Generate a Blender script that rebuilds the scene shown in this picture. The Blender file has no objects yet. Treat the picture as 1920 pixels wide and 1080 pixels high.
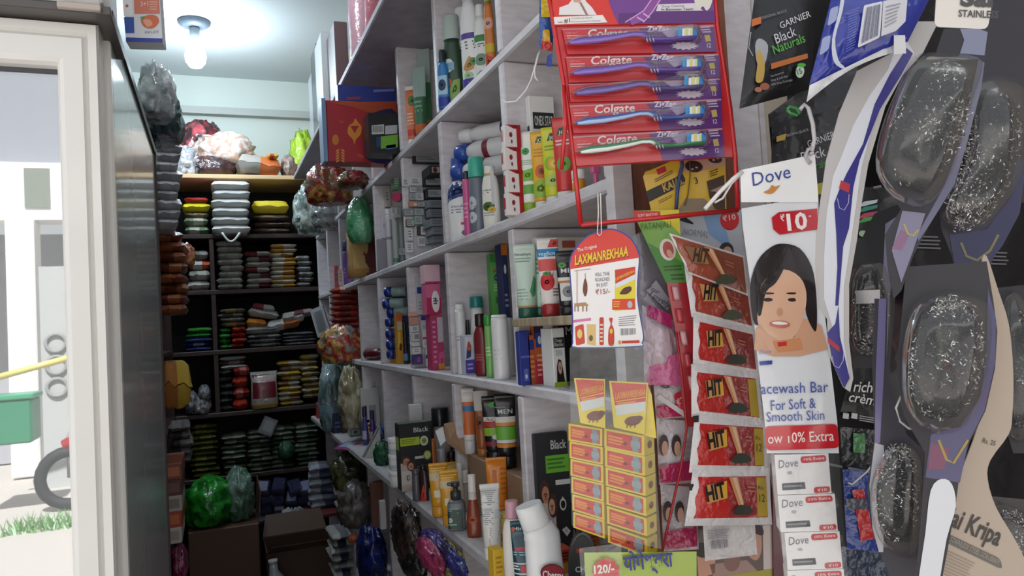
import bpy, math, random
from mathutils import Vector, Matrix, noise

# ------------------------------------------------------------------ camera, sky, lamps, exposure
scene = bpy.context.scene
COL = scene.collection
CAMZ = 1.45
FPX = 1400.0
_y = Vector((402 - 960, 634 - 540, FPX)).normalized()
_d = Vector((1, -math.tan(math.radians(3.3)), 0))
_dn = _y.cross(_d).normalized()
if _dn.y < 0:
    _dn = -_dn
_z = -_dn
_x = _y.cross(_z)
AX = (_x, _y, _z)
CAM = Vector((0, 0, CAMZ))
_right = Vector((_x[0], _y[0], _z[0]))
_down = Vector((_x[1], _y[1], _z[1]))
FWD = Vector((_x[2], _y[2], _z[2]))

cam_data = bpy.data.cameras.new('camera')
cam_data.sensor_width = 36
cam_data.lens = FPX / 1920 * 36
cam_data.clip_start = 0.02
cam_ob = bpy.data.objects.new('camera', cam_data)
COL.objects.link(cam_ob)
mw = Matrix.Identity(4)
for r in range(3):
    mw[r][0] = _right[r]
    mw[r][1] = -_down[r]
    mw[r][2] = -FWD[r]
    mw[r][3] = CAM[r]
cam_ob.matrix_world = mw
scene.camera = cam_ob

world = bpy.data.worlds.new('sky')
scene.world = world
world.use_nodes = True
_bg = world.node_tree.nodes['Background']
_bg.inputs[0].default_value = (0.93, 0.97, 1.0, 1)
_bg.inputs[1].default_value = 2.3

sc_vs = scene.view_settings
sc_vs.view_transform = 'Standard'
sc_vs.look = 'None'
sc_vs.gamma = 1.0
sc_vs.use_curve_mapping = False
sc_vs.exposure = -1.18

BULB = (-0.035, 3.93, 2.86)
FILL_BULB = (0.12, 2.35, 2.86)          # added bulb, unseen above the picture, to brighten the aisle
sun = bpy.data.lights.new('sun', 'SUN')
sun.energy = 24.0
sun.angle = 0.02
suno = bpy.data.objects.new('sun', sun)
COL.objects.link(suno)
suno.rotation_euler = (math.radians(-36), 0, math.radians(8))   # high, from behind the shop: its front lies in shade
bl = bpy.data.lights.new('bulb_light', 'POINT')
bl.energy = 38
bl.color = (0.78, 0.9, 1.0)
bl.shadow_soft_size = 0.035
blo = bpy.data.objects.new('bulb_light', bl)
COL.objects.link(blo)
blo.location = (BULB[0], BULB[1], BULB[2] - 0.09)
bl2 = bpy.data.lights.new('fill_bulb_light', 'POINT')  # fill light of the added bulb
bl2.energy = 20
bl2.color = (0.86, 0.94, 1.0)
bl2.shadow_soft_size = 0.05
blo2 = bpy.data.objects.new('fill_bulb_light', bl2)
COL.objects.link(blo2)
blo2.location = (FILL_BULB[0], FILL_BULB[1], 2.72)

# ------------------------------------------------------------------ picture <-> place
def ray(px, py):
    c = Vector((px - 960, py - 540, FPX))
    return Vector((AX[0].dot(c), AX[1].dot(c), AX[2].dot(c)))

def P(px, py, X=None, Y=None, Z=None):
    d = ray(px, py)
    if X is not None:
        k = X / d.x
    elif Y is not None:
        k = Y / d.y
    else:
        k = (Z - CAMZ) / d.z
    return CAM + d * k

def depth_of(p):
    return (Vector(p) - CAM).dot(FWD)

def proj(p):
    q = Vector(p) - CAM
    z = q.dot(FWD)
    return 960 + FPX * q.dot(_right) / z, 540 + FPX * q.dot(_down) / z

def on_line(px, X, Z):
    """the point at X, Z whose picture column is px"""
    # q = (X, t, Z-CAMZ): FPX*(a + b t) = (px-960)*(c + d t)
    a = X * _right.x + (Z - CAMZ) * _right.z
    c = X * FWD.x + (Z - CAMZ) * FWD.z
    k = (px - 960) / FPX
    t = (k * c - a) / (_right.y - k * FWD.y)
    return Vector((X, t, Z))

# ------------------------------------------------------------------ materials
def lin(h):
    h = h.lstrip('#')
    if len(h) == 3:
        h = ''.join(c * 2 for c in h)
    o = []
    for i in (0, 2, 4):
        c = int(h[i:i + 2], 16) / 255
        o.append(c / 12.92 if c <= 0.04045 else ((c + 0.055) / 1.055) ** 2.4)
    return (*o, 1)

_mats = {}
def M(h, r=0.45, bump=None, metal=0.0, coat=0.0, alpha=None, bs=60.0, bd=0.25):
    key = (h, r, bump, metal, coat, alpha, bs, bd)
    if key in _mats:
        return _mats[key]
    m = bpy.data.materials.new('paint_' + h.lstrip('#'))
    m.use_nodes = True
    nt = m.node_tree
    b = nt.nodes['Principled BSDF']
    b.inputs['Base Color'].default_value = lin(h)
    b.inputs['Roughness'].default_value = r
    b.inputs['Metallic'].default_value = metal
    if coat:
        b.inputs['Coat Weight'].default_value = coat
        b.inputs['Coat Roughness'].default_value = 0.08
    if alpha is not None:
        b.inputs['Alpha'].default_value = alpha
    if bump:
        tc = nt.nodes.new('ShaderNodeTexCoord')
        nz = nt.nodes.new('ShaderNodeTexNoise')
        nz.inputs['Scale'].default_value = bs
        nz.inputs['Detail'].default_value = 3
        nt.links.new(tc.outputs['Object'], nz.inputs['Vector'])
        bp = nt.nodes.new('ShaderNodeBump')
        bp.inputs['Strength'].default_value = bd
        bp.inputs['Distance'].default_value = 0.004
        src = nz.outputs['Fac']
        if bump == 'crinkle':
            rp = nt.nodes.new('ShaderNodeMath')
            rp.operation = 'PINGPONG'
            rp.inputs[1].default_value = 0.12
            nt.links.new(src, rp.inputs[0])
            mu = nt.nodes.new('ShaderNodeMath')
            mu.operation = 'MULTIPLY'
            mu.inputs[1].default_value = 6
            nt.links.new(rp.outputs[0], mu.inputs[0])
            src = mu.outputs[0]
        nt.links.new(src, bp.inputs['Height'])
        nt.links.new(bp.outputs['Normal'], b.inputs['Normal'])
        if coat:
            nt.links.new(bp.outputs['Normal'], b.inputs['Coat Normal'])
        if bump in ('wood', 'worn'):
            cr = nt.nodes.new('ShaderNodeMixRGB')
            mp = nt.nodes.new('ShaderNodeMapping')
            mp.inputs['Scale'].default_value = (6, 6, 1.2) if bump == 'wood' else (2.5, 2.5, 9)
            n2 = nt.nodes.new('ShaderNodeTexNoise')
            n2.inputs['Scale'].default_value = 9
            n2.inputs['Detail'].default_value = 5
            nt.links.new(tc.outputs['Object'], mp.inputs['Vector'])
            nt.links.new(mp.outputs[0], n2.inputs['Vector'])
            c = lin(h)
            k = 0.62 if bump == 'wood' else 0.84
            cr.inputs[1].default_value = (c[0] * k, c[1] * k, c[2] * k, 1)
            cr.inputs[2].default_value = c
            ramp = nt.nodes.new('ShaderNodeValToRGB')
            ramp.color_ramp.elements[0].position = 0.35
            ramp.color_ramp.elements[1].position = 0.62
            nt.links.new(n2.outputs['Fac'], ramp.inputs[0])
            nt.links.new(ramp.outputs[0], cr.inputs[0])
            nt.links.new(cr.outputs[0], b.inputs['Base Color'])
    _mats[key] = m
    return m

def film(tint='#ffffff', gloss=0.14, haze=0.06, crinkle=0.5, bs=45.0, edge=0.55):
    """thin clear plastic: mostly see-through, a shine and a little haze"""
    key = ('film', tint, gloss, haze, crinkle, bs, edge)
    if key in _mats:
        return _mats[key]
    m = bpy.data.materials.new('clear_plastic')
    m.use_nodes = True
    nt = m.node_tree
    nt.nodes.clear()
    out = nt.nodes.new('ShaderNodeOutputMaterial')
    tr = nt.nodes.new('ShaderNodeBsdfTransparent')
    tr.inputs[0].default_value = lin(tint)
    gl = nt.nodes.new('ShaderNodeBsdfGlossy')
    gl.inputs['Roughness'].default_value = 0.12
    df = nt.nodes.new('ShaderNodeBsdfDiffuse')
    df.inputs[0].default_value = lin(tint)
    m1 = nt.nodes.new('ShaderNodeMixShader')
    m1.inputs[0].default_value = haze
    m2 = nt.nodes.new('ShaderNodeMixShader')
    lw = nt.nodes.new('ShaderNodeLayerWeight')
    lw.inputs[0].default_value = 0.25
    ml = nt.nodes.new('ShaderNodeMath')
    ml.operation = 'MULTIPLY_ADD'
    ml.inputs[1].default_value = edge
    ml.inputs[2].default_value = gloss
    tc = nt.nodes.new('ShaderNodeTexCoord')
    nz = nt.nodes.new('ShaderNodeTexNoise')
    nz.inputs['Scale'].default_value = bs
    nz.inputs['Detail'].default_value = 2
    bp = nt.nodes.new('ShaderNodeBump')
    bp.inputs['Strength'].default_value = crinkle
    bp.inputs['Distance'].default_value = 0.006
    L = nt.links.new
    L(tc.outputs['Object'], nz.inputs['Vector'])
    L(nz.outputs['Fac'], bp.inputs['Height'])
    L(bp.outputs[0], gl.inputs['Normal'])
    L(tr.outputs[0], m1.inputs[1]); L(df.outputs[0], m1.inputs[2])
    L(lw.outputs['Fresnel'], ml.inputs[0]); L(ml.outputs[0], m2.inputs[0])
    L(m1.outputs[0], m2.inputs[1]); L(gl.outputs[0], m2.inputs[2])
    L(m2.outputs[0], out.inputs[0])
    _mats[key] = m
    return m

def emit(h, s):
    m = bpy.data.materials.new('lamp_glow')
    m.use_nodes = True
    b = m.node_tree.nodes['Principled BSDF']
    b.inputs['Emission Color'].default_value = lin(h)
    b.inputs['Emission Strength'].default_value = s
    return m

# colours given as strings become the default surface of that place
def mat(c, kind='print'):
    if not isinstance(c, str):
        return c
    if kind == 'print':
        return M(c, 0.38)
    if kind == 'plastic':
        return M(c, 0.3, coat=0.3)
    if kind == 'foil':
        return M(c, 0.25, 'crinkle', 0.0, 0.6, None, 30.0, 0.5)
    if kind == 'card':
        return M(c, 0.55)
    return M(c)

# ------------------------------------------------------------------ things, parts, meshes
def put(o, parent=None):
    COL.objects.link(o)
    if parent is not None:
        o.parent = parent
    return o

def tag(o, label, cat, group=None):
    o['label'] = label
    o['category'] = cat
    if group:
        o['group'] = group
    return o

def thing(name, label, cat, loc=(0, 0, 0), rz=0.0, group=None, tilt=(0.0, 0.0)):
    o = bpy.data.objects.new(name, None)
    o.empty_display_size = 0.02
    put(o)
    o.location = loc
    o.rotation_euler = (tilt[0], tilt[1], rz)
    return tag(o, label, cat, group)

def wloc(o):
    v = Vector((0, 0, 0))
    while o is not None:
        v += o.location
        o = o.parent
    return v

class MB:
    def __init__(s):
        s.v, s.f, s.m, s.mats, s.sm = [], [], [], [], []

    def mi(s, m):
        m = mat(m)
        if m not in s.mats:
            s.mats.append(m)
        return s.mats.index(m)

    def add(s, vs, fs, m, smooth=False):
        b = len(s.v)
        s.v += [tuple(v) for v in vs]
        i = s.mi(m)
        for f in fs:
            s.f.append([b + k for k in f])
            s.m.append(i)
            s.sm.append(smooth)
        return s

    def box(s, c0, c1, m, bv=0.0):
        (x0, y0, z0), (x1, y1, z1) = c0, c1
        x0, x1 = min(x0, x1), max(x0, x1)
        y0, y1 = min(y0, y1), max(y0, y1)
        z0, z1 = min(z0, z1), max(z0, z1)
        if bv <= 0:
            vs = [(x, y, z) for x in (x0, x1) for y in (y0, y1) for z in (z0, z1)]
            fs = [(0, 1, 3, 2), (4, 6, 7, 5), (0, 4, 5, 1), (2, 3, 7, 6), (0, 2, 6, 4), (1, 5, 7, 3)]
            return s.add(vs, fs, m)
        b = min(bv, (x1 - x0) / 3, (y1 - y0) / 3, (z1 - z0) / 3)
        vs, idx = [], {}
        for i, x in enumerate((x0, x1)):
            for j, y in enumerate((y0, y1)):
                for k, z in enumerate((z0, z1)):
                    sx, sy, sz = (b if i == 0 else -b), (b if j == 0 else -b), (b if k == 0 else -b)
                    for a, p in (('x', (x, y + sy, z + sz)), ('y', (x + sx, y, z + sz)), ('z', (x + sx, y + sy, z))):
                        idx[i, j, k, a] = len(vs)
                        vs.append(p)
        I = lambda i, j, k, a: idx[i, j, k, a]
        fs = []
        for i in (0, 1):
            q = [I(i, 0, 0, 'x'), I(i, 0, 1, 'x'), I(i, 1, 1, 'x'), I(i, 1, 0, 'x')]
            fs.append(q if i == 0 else q[::-1])
            q = [I(0, i, 0, 'y'), I(1, i, 0, 'y'), I(1, i, 1, 'y'), I(0, i, 1, 'y')]
            fs.append(q if i == 0 else q[::-1])
            q = [I(0, 0, i, 'z'), I(0, 1, i, 'z'), I(1, 1, i, 'z'), I(1, 0, i, 'z')]
            fs.append(q if i == 0 else q[::-1])
        for i in (0, 1):
            for j in (0, 1):
                fs.append([I(i, j, 0, 'x'), I(i, j, 1, 'x'), I(i, j, 1, 'y'), I(i, j, 0, 'y')])
                fs.append([I(i, 0, j, 'x'), I(i, 1, j, 'x'), I(i, 1, j, 'z'), I(i, 0, j, 'z')])
                fs.append([I(0, i, j, 'y'), I(1, i, j, 'y'), I(1, i, j, 'z'), I(0, i, j, 'z')])
                for k in (0, 1):
                    fs.append([I(i, j, k, 'x'), I(i, j, k, 'y'), I(i, j, k, 'z')])
        return s.add(vs, fs, m)

    def loft(s, rings, m, top=True, bot=True, smooth=True):
        """rings: lists of equally many points; m: one material or one per band"""
        n = len(rings[0])
        b = len(s.v)
        for r in rings:
            s.v += [tuple(p) for p in r]
        for i in range(len(rings) - 1):
            k = s.mi(m[i] if isinstance(m, (list, tuple)) else m)
            for j in range(n):
                a, c = b + i * n, b + (i + 1) * n
                s.f.append([a + j, a + (j + 1) % n, c + (j + 1) % n, c + j])
                s.m.append(k); s.sm.append(smooth)
        ml = m if isinstance(m, (list, tuple)) else [m]
        if bot:
            s.f.append([b + j for j in range(n)][::-1]); s.m.append(s.mi(ml[0])); s.sm.append(False)
        if top:
            e = b + (len(rings) - 1) * n
            s.f.append([e + j for j in range(n)]); s.m.append(s.mi(ml[-1])); s.sm.append(False)
        return s

    def lathe(s, prof, m, n=18, c=(0, 0, 0), **k):
        rings = [[(c[0] + r * math.cos(2 * math.pi * j / n), c[1] + r * math.sin(2 * math.pi * j / n), c[2] + z) for j in range(n)] for r, z in prof]
        return s.loft(rings, m, **k)

    def rod(s, path, r, m, n=8):
        path = [Vector(p) for p in path]
        rings = []
        up = Vector((0.13, 0.2, 0.97))
        for i, p in enumerate(path):
            t = (path[min(i + 1, len(path) - 1)] - path[max(i - 1, 0)]).normalized()
            a = t.cross(up)
            if a.length < 1e-3:
                a = t.cross(Vector((1, 0, 0)))
            a.normalize()
            b = t.cross(a)
            rr = r[i] if isinstance(r, (list, tuple)) else r
            rings.append([p + (a * math.cos(2 * math.pi * j / n) + b * math.sin(2 * math.pi * j / n)) * rr for j in range(n)])
        return s.loft(rings, m)

    def obj(s, name, parent=None, world=False, label=None):
        """link as one object; world=True: the vertices are world positions"""
        off = wloc(parent) if (world and parent is not None) else Vector((0, 0, 0))
        me = bpy.data.meshes.new(name)
        me.from_pydata([tuple(Vector(v) - off) for v in s.v], [], s.f)
        for m in s.mats:
            me.materials.append(m)
        me.polygons.foreach_set('material_index', s.m)
        me.polygons.foreach_set('use_smooth', s.sm)
        me.update()
        o = bpy.data.objects.new(name, me)
        put(o, parent)
        if label:
            o['label'] = label
        return o

def single(mb, name, label, cat, group=None, origin=None):
    """a thing that is one mesh, built in world positions; its origin goes to its base"""
    vs = [Vector(v) for v in mb.v]
    if origin is None:
        origin = Vector((sum(v.x for v in vs) / len(vs), sum(v.y for v in vs) / len(vs), min(v.z for v in vs)))
    mb.v = [tuple(v - Vector(origin)) for v in vs]
    o = mb.obj(name)
    o.location = origin
    return tag(o, label, cat, group)

def struct(mb, name):
    o = mb.obj(name)
    o['kind'] = 'structure'
    return o

# ------------------------------------------------------------------ lettering
_txt = {}
def letters(s, bold=0.0):
    key = (s, bold)
    if key not in _txt:
        cu = bpy.data.curves.new('lettering', 'FONT')
        cu.body = s
        cu.size = 1
        cu.resolution_u = 2
        cu.fill_mode = 'BOTH'
        cu.offset = bold
        ob = bpy.data.objects.new('lettering', cu)
        me = ob.to_mesh()
        vs = [(v.co.x, v.co.y) for v in me.vertices]
        fs = [list(p.vertices) for p in me.polygons]
        ob.to_mesh_clear()
        bpy.data.objects.remove(ob)
        bpy.data.curves.remove(cu)
        x0 = min(v[0] for v in vs); x1 = max(v[0] for v in vs)
        _txt[key] = ([((x - x0) / (x1 - x0), y / 0.69) for x, y in vs], fs)
    return _txt[key]

def smooth_pts(pts, k=4, closed=True):
    """Catmull-Rom through the points"""
    out = []
    n = len(pts)
    for i in range(n if closed else n - 1):
        g = lambda j: pts[j % n] if closed else pts[max(0, min(n - 1, j))]
        a, b, c, d = g(i - 1), g(i), g(i + 1), g(i + 2)
        for q in range(k):
            t = q / k
            out.append(tuple(0.5 * (2 * b[e] + (c[e] - a[e]) * t + (2 * a[e] - 5 * b[e] + 4 * c[e] - d[e]) * t * t + (3 * b[e] - a[e] - 3 * c[e] + d[e]) * t ** 3) for e in range(len(b))))
    if not closed:
        out.append(pts[-1])
    return out

def rrect(q, r=0.15, k=3):
    """corners of a quad rounded; r as a share of its sides"""
    out = []
    for i in range(4):
        p, a, b = q[i], q[i - 1], q[(i + 1) % 4]
        la = math.dist(p, a); lb = math.dist(p, b)
        d = r * min(la, lb)
        p0 = [p[e] + (a[e] - p[e]) * d / la for e in range(2)]
        p1 = [p[e] + (b[e] - p[e]) * d / lb for e in range(2)]
        for j in range(k + 1):
            t = j / k
            out.append(tuple((1 - t) ** 2 * p0[e] + 2 * t * (1 - t) * p[e] + t * t * p1[e] for e in range(2)))
    return out

def ell(cx, cy, rx, ry, n=16, rot=0.0):
    c, s_ = math.cos(rot), math.sin(rot)
    return [(cx + rx * math.cos(a) * c - ry * math.sin(a) * s_, cy + rx * math.cos(a) * s_ + ry * math.sin(a) * c) for a in [2 * math.pi * j / n for j in range(n)]]

def lerp2(a, b, t):
    return (a[0] + (b[0] - a[0]) * t, a[1] + (b[1] - a[1]) * t)

class Sheet:
    """an upright (or tilted) plane in the shop, at a distance from the camera along one sight line;
    az: how far it faces towards -X (0 faces the street), lean: top tipped towards the viewer"""
    def __init__(s, px, py, dist, az=15.0, lean=0.0, bulge=None):
        d = ray(px, py)
        s.p0 = CAM + d * (dist / d.dot(FWD))
        a, l = math.radians(az), math.radians(lean)
        s.n = Vector((-math.sin(a) * math.cos(l), -math.cos(a) * math.cos(l), -math.sin(l)))
        s.bulge = bulge
        s.k = 0
        s.mpp = dist / FPX

    def at(s, px, py, off=0.0):
        d = ray(px, py)
        if s.bulge:
            off += s.bulge(px, py)
        t = ((s.p0 - CAM).dot(s.n) + off) / d.dot(s.n)
        return CAM + d * t

    def poly(s, mb, pts, m, off=0.0005):
        return mb.add([s.at(x, y, off) for x, y in pts], [list(range(len(pts)))], m)

    def strip(s, mb, pts, w, m, off=0.0005):
        """a drawn line w pixels wide"""
        L, R_ = [], []
        for i, p in enumerate(pts):
            a, b = pts[max(0, i - 1)], pts[min(len(pts) - 1, i + 1)]
            dx, dy = b[0] - a[0], b[1] - a[1]
            l = math.hypot(dx, dy) or 1
            L.append((p[0] - dy / l * w / 2, p[1] + dx / l * w / 2))
            R_.append((p[0] + dy / l * w / 2, p[1] - dx / l * w / 2))
        n = len(pts)
        return mb.add([s.at(*p, off) for p in L + R_], [[i, i + 1, n + i + 1, n + i] for i in range(n - 1)], m)

    def slab(s, mb, pts, th, m, mb_back=None):
        n = len(pts)
        vs = [s.at(x, y, 0.0) for x, y in pts] + [s.at(x, y, 0.0) - s.n * th for x, y in pts]
        mb.add(vs, [list(range(n))], m)
        b = mb_back or m
        return mb.add(vs, [list(range(n, 2 * n))[::-1]] + [[i, (i + 1) % n, n + (i + 1) % n, n + i] for i in range(n)], b)

    def text(s, mb, t, a, b, h, m, off=0.0008, shear=0.0, bold=0.01):
        vs, fs = letters(t, bold)
        dx, dy = b[0] - a[0], b[1] - a[1]
        l = math.hypot(dx, dy)
        ux, uy = dy / l, -dx / l
        out = []
        for x, y in vs:
            q = x + shear * y * h / l
            out.append(s.at(a[0] + dx * q + ux * h * y, a[1] + dy * q + uy * h * y, off))
        return mb.add(out, fs, m)

    def lines(s, mb, q, n, m, off=0.0006, fill=0.5, seed=0):
        """n lines of print too small to read, inside a quad"""
        rg = random.Random(seed)
        for i in range(n):
            t0, t1 = (i + 0.2) / n, (i + 0.2 + fill) / n
            e = rg.uniform(0.75, 1.0)
            a0, b0 = lerp2(q[0], q[3], t0), lerp2(q[1], q[2], t0)
            a1, b1 = lerp2(q[0], q[3], t1), lerp2(q[1], q[2], t1)
            s.poly(mb, [a0, lerp2(a0, b0, e), lerp2(a1, b1, e), a1], m, off)

    def bars(s, mb, q, n, m, off=0.0007, seed=1):
        rg = random.Random(seed)
        for i in range(n):
            t0 = (i + 0.1) / n
            t1 = t0 + rg.uniform(0.25, 0.7) / n
            s.poly(mb, [lerp2(q[0], q[1], t0), lerp2(q[0], q[1], t1), lerp2(q[3], q[2], t1), lerp2(q[3], q[2], t0)], m, off)

    def grid(s, mb, q, nx, ny, m, fn=lambda u, v: 0.0, smooth=True, edge=None):
        """a sheet over the quad q (clockwise from top left); fn(u, v): distance in front of the plane"""
        vs = []
        for j in range(ny + 1):
            for i in range(nx + 1):
                u, v = i / nx, j / ny
                p = lerp2(lerp2(q[0], q[1], u), lerp2(q[3], q[2], u), v)
                if edge:
                    p = (p[0] + edge(u, v)[0], p[1] + edge(u, v)[1])
                vs.append(s.at(p[0], p[1], fn(u, v)))
        W = nx + 1
        return mb.add(vs, [[j * W + i, j * W + i + 1, (j + 1) * W + i + 1, (j + 1) * W + i] for j in range(ny) for i in range(nx)], m, smooth)

    def dome(s, mb, pts, hgt, m, k=5, off=0.001, flat=0.5):
        """a raised blister over an outline"""
        cx = sum(p[0] for p in pts) / len(pts); cy = sum(p[1] for p in pts) / len(pts)
        rings = []
        for j in range(k + 1):
            t = j / k
            sc = 1 - t * (1 - flat) if j else 1
            if j:
                sc = math.cos(t * math.pi / 2) * (1 - flat) + flat
            z = off + hgt * math.sin(t * math.pi / 2)
            rings.append([s.at(cx + (x - cx) * sc, cy + (y - cy) * sc, z) for x, y in pts])
        n = len(pts)
        b = [p for r in rings for p in r]
        fs = [[j * n + i, j * n + (i + 1) % n, (j + 1) * n + (i + 1) % n, (j + 1) * n + i] for j in range(k) for i in range(n)]
        mb.add(b + [s.at(cx, cy, off + hgt * 1.02)], fs + [[k * n + i, k * n + (i + 1) % n, (k + 1) * n] for i in range(n)], m, True)
        return mb

    def rod(s, mb, pts, r, m, off=0.0, n=6):
        return mb.rod([s.at(p[0], p[1], off + (p[2] if len(p) > 2 else 0)) for p in pts], r, m, n)

# ------------------------------------------------------------------ printed marks on boxes and bottles
def decals(mb, mp, spec):
    """spec entries in 0..1 face positions: r rectangle, t text, d disc, p polygon, l lines of print, b bars"""
    k = 0.0003
    for e in spec:
        k += 0.00012
        if e[0] == 'r':
            u0, v0, u1, v1, c = e[1:6]
            n = 16
            w = 3
            vs = [mp(u0 + (u1 - u0) * i / n, v0 + (v1 - v0) * j / w, k) for j in range(w + 1) for i in range(n + 1)]
            mb.add(vs, [[j * (n + 1) + i, j * (n + 1) + i + 1, (j + 1) * (n + 1) + i + 1, (j + 1) * (n + 1) + i] for j in range(w) for i in range(n)], c, True)
        elif e[0] == 't':
            t, u0, v0, u1, h, c = e[1:7]
            vs, fs = letters(t, 0.012)
            rot = e[7] if len(e) > 7 else 0
            if rot:      # reads upwards
                mb.add([mp(u0 - y * h, v0 + x * (u1), k) for x, y in vs], fs, c)
            else:
                mb.add([mp(u0 + x * (u1 - u0), v0 + y * h, k) for x, y in vs], fs, c)
        elif e[0] in 'dp':
            pts, c = (ell(e[1], e[2], e[3], e[4], 16), e[5]) if e[0] == 'd' else (e[1], e[2])
            if e[0] == 'p':
                pts = [lerp2(pts[i], pts[(i + 1) % len(pts)], t / 4) for i in range(len(pts)) for t in range(4)]
            cu, cv = sum(p[0] for p in pts) / len(pts), sum(p[1] for p in pts) / len(pts)
            n = len(pts)
            vs = [mp(cu + (p[0] - cu) * q / 4, cv + (p[1] - cv) * q / 4, k) for q in (1, 2, 3, 4) for p in pts] + [mp(cu, cv, k)]
            mb.add(vs, [[q * n + i, q * n + (i + 1) % n, (q + 1) * n + (i + 1) % n, (q + 1) * n + i] for q in range(3) for i in range(n)] + [[i, (i + 1) % n, 4 * n] for i in range(n)], c, True)
        elif e[0] == 'l':
            u0, v0, u1, v1, n, c = e[1:7]
            rg = random.Random(int(u0 * 97 + v0 * 31 + n))
            for i in range(n):
                a = v1 - (v1 - v0) * (i + 0.15) / n
                b = v1 - (v1 - v0) * (i + 0.6) / n
                x = u0 + (u1 - u0) * rg.uniform(0.7, 1)
                mb.add([mp(u0, a, k), mp((u0 + x) / 2, a, k), mp(x, a, k), mp(x, b, k), mp((u0 + x) / 2, b, k), mp(u0, b, k)], [[0, 1, 4, 5], [1, 2, 3, 4]], c)
        elif e[0] == 'b':
            u0, v0, u1, v1, n, c = e[1:7]
            rg = random.Random(n)
            for i in range(n):
                a = u0 + (u1 - u0) * (i + 0.1) / n
                b = a + (u1 - u0) * rg.uniform(0.25, 0.7) / n
                mb.add([mp(a, v0, k), mp(b, v0, k), mp(b, v1, k), mp(a, v1, k)], [[0, 1, 2, 3]], c)

def sgnpow(a, e):
    return math.copysign(abs(a) ** e, a)

class Vessel:
    """upright body; rings (z, rx, ry, squareness)"""
    def __init__(s, rings):
        s.r = rings

    def pt(s, th, z, off=0.0):
        r = s.r
        i = 0
        while i < len(r) - 2 and z > r[i + 1][0]:
            i += 1
        a, b = r[i], r[i + 1]
        t = 0 if b[0] == a[0] else max(0, min(1, (z - a[0]) / (b[0] - a[0])))
        rx, ry, e = [a[q] + (b[q] - a[q]) * t for q in (1, 2, 3)]
        return s._p(rx + off, ry + off, e, th, z)

    @staticmethod
    def _p(rx, ry, e, th, z):
        return (rx * sgnpow(math.sin(th), 2 / e), -ry * sgnpow(math.cos(th), 2 / e), z)

    def rings(s, n=20):
        return [[s._p(rx, ry, e, 2 * math.pi * j / n, z) for j in range(n)] for z, rx, ry, e in s.r]

    def mp(s, span=0.9, z0=0.0, z1=None):
        z1 = s.r[-1][0] if z1 is None else z1
        return lambda u, v, k: s.pt((u - 0.5) * math.pi * span, z0 + (z1 - z0) * v, k)

POST = [0.966, 1.367, 1.81, 2.222, 2.665, 3.055, 3.47, 3.88, 4.27]      # dividers of the shelving
def fit_x(px, X, Z, r=.018):
    """the depth X on a board, kept on the near side of the divider that closes the pigeonhole seen there"""
    yf = on_line(px, 0.55, Z).y
    far = next((p for p in POST if p > yf - .012), 4.27) - .0145 - r
    if on_line(px, X, Z).y <= far:
        return X
    lo, hi = 0.50, X
    for _ in range(30):
        m_ = (lo + hi) / 2
        if on_line(px, m_, Z).y > far:
            hi = m_
        else:
            lo = m_
    return max(lo, 0.545)

def fit(px, X, Z, r=.018):
    return on_line(px, fit_x(px, X, Z, r), Z)

def PF(px, py, X, r=.02):
    z = P(px, py, X=X).z
    return P(px, py, X=fit_x(px, X, z, r))

def stand(px, X, Z, ytop):
    """a spot on a board at X, Z in picture column px; its height up to picture row ytop; metres per pixel there"""
    b = fit(px, X, Z) if X > .551 else on_line(px, X, Z)
    lo, hi = 0.0, 1.2
    for _ in range(40):
        m_ = (lo + hi) / 2
        if proj(b + Vector((0, 0, m_)))[1] > ytop:
            lo = m_
        else:
            hi = m_
    return b, hi, depth_of(b) / FPX

def put_at(px, py, Z, ytop):
    """the same from the base point itself, for boards seen from above"""
    b = P(px, py, Z=Z)
    return stand(px, b.x, Z, ytop)

# ------------------------------------------------------------------ packaging
def tube(label, spot, wpx, body, cap, D=(), rz=-35, name='squeeze_tube', group=None, bands=(), capf=0.14, tilt=(0, 0), flat=1.0, invert=False):
    """squeeze tube standing on its cap, the crimped end up"""
    b, h, sc = spot
    w = wpx * sc
    t = thing(name, label, 'tube', b, math.radians(rz), group, tilt)
    hc = h * capf
    rc = w * 0.42
    cv = Vessel([(0, rc * .94, rc * .8, 2), (0.003, rc, rc * .86, 2), (hc - .002, rc, rc * .86, 2), (hc, rc * .95, rc * .8, 2)])
    c = MB().loft(cv.rings(), mat(cap, 'plastic'))
    c.obj('cap', t)
    rows = [(hc, w * .40, w * .34, 2), (hc + h * .02, w * .43, w * .37, 2)]
    for i in range(1, 7):
        q = i / 6
        rows.append((hc + h * .02 + (h * .93 - hc - h * .02) * q, w * (.43 + .07 * q * flat), w * (.37 * (1 - q ** 1.5) + .004), 2))
    rows.append((h * .935, w * .5, .0012, 2))
    rows.append((h, w * .5, .0010, 2))
    v = Vessel(rows)
    m = mat(body, 'plastic')
    mm = [m] * (len(rows) - 1)
    bd = MB().loft(v.rings(), mm)
    sp = [('r', -.05, a, 1.05, z, c_) for a, z, c_ in bands] + list(D)
    decals(bd, v.mp(0.98, hc, h), sp)
    bd.obj('tube_body', t)
    return t

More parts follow.
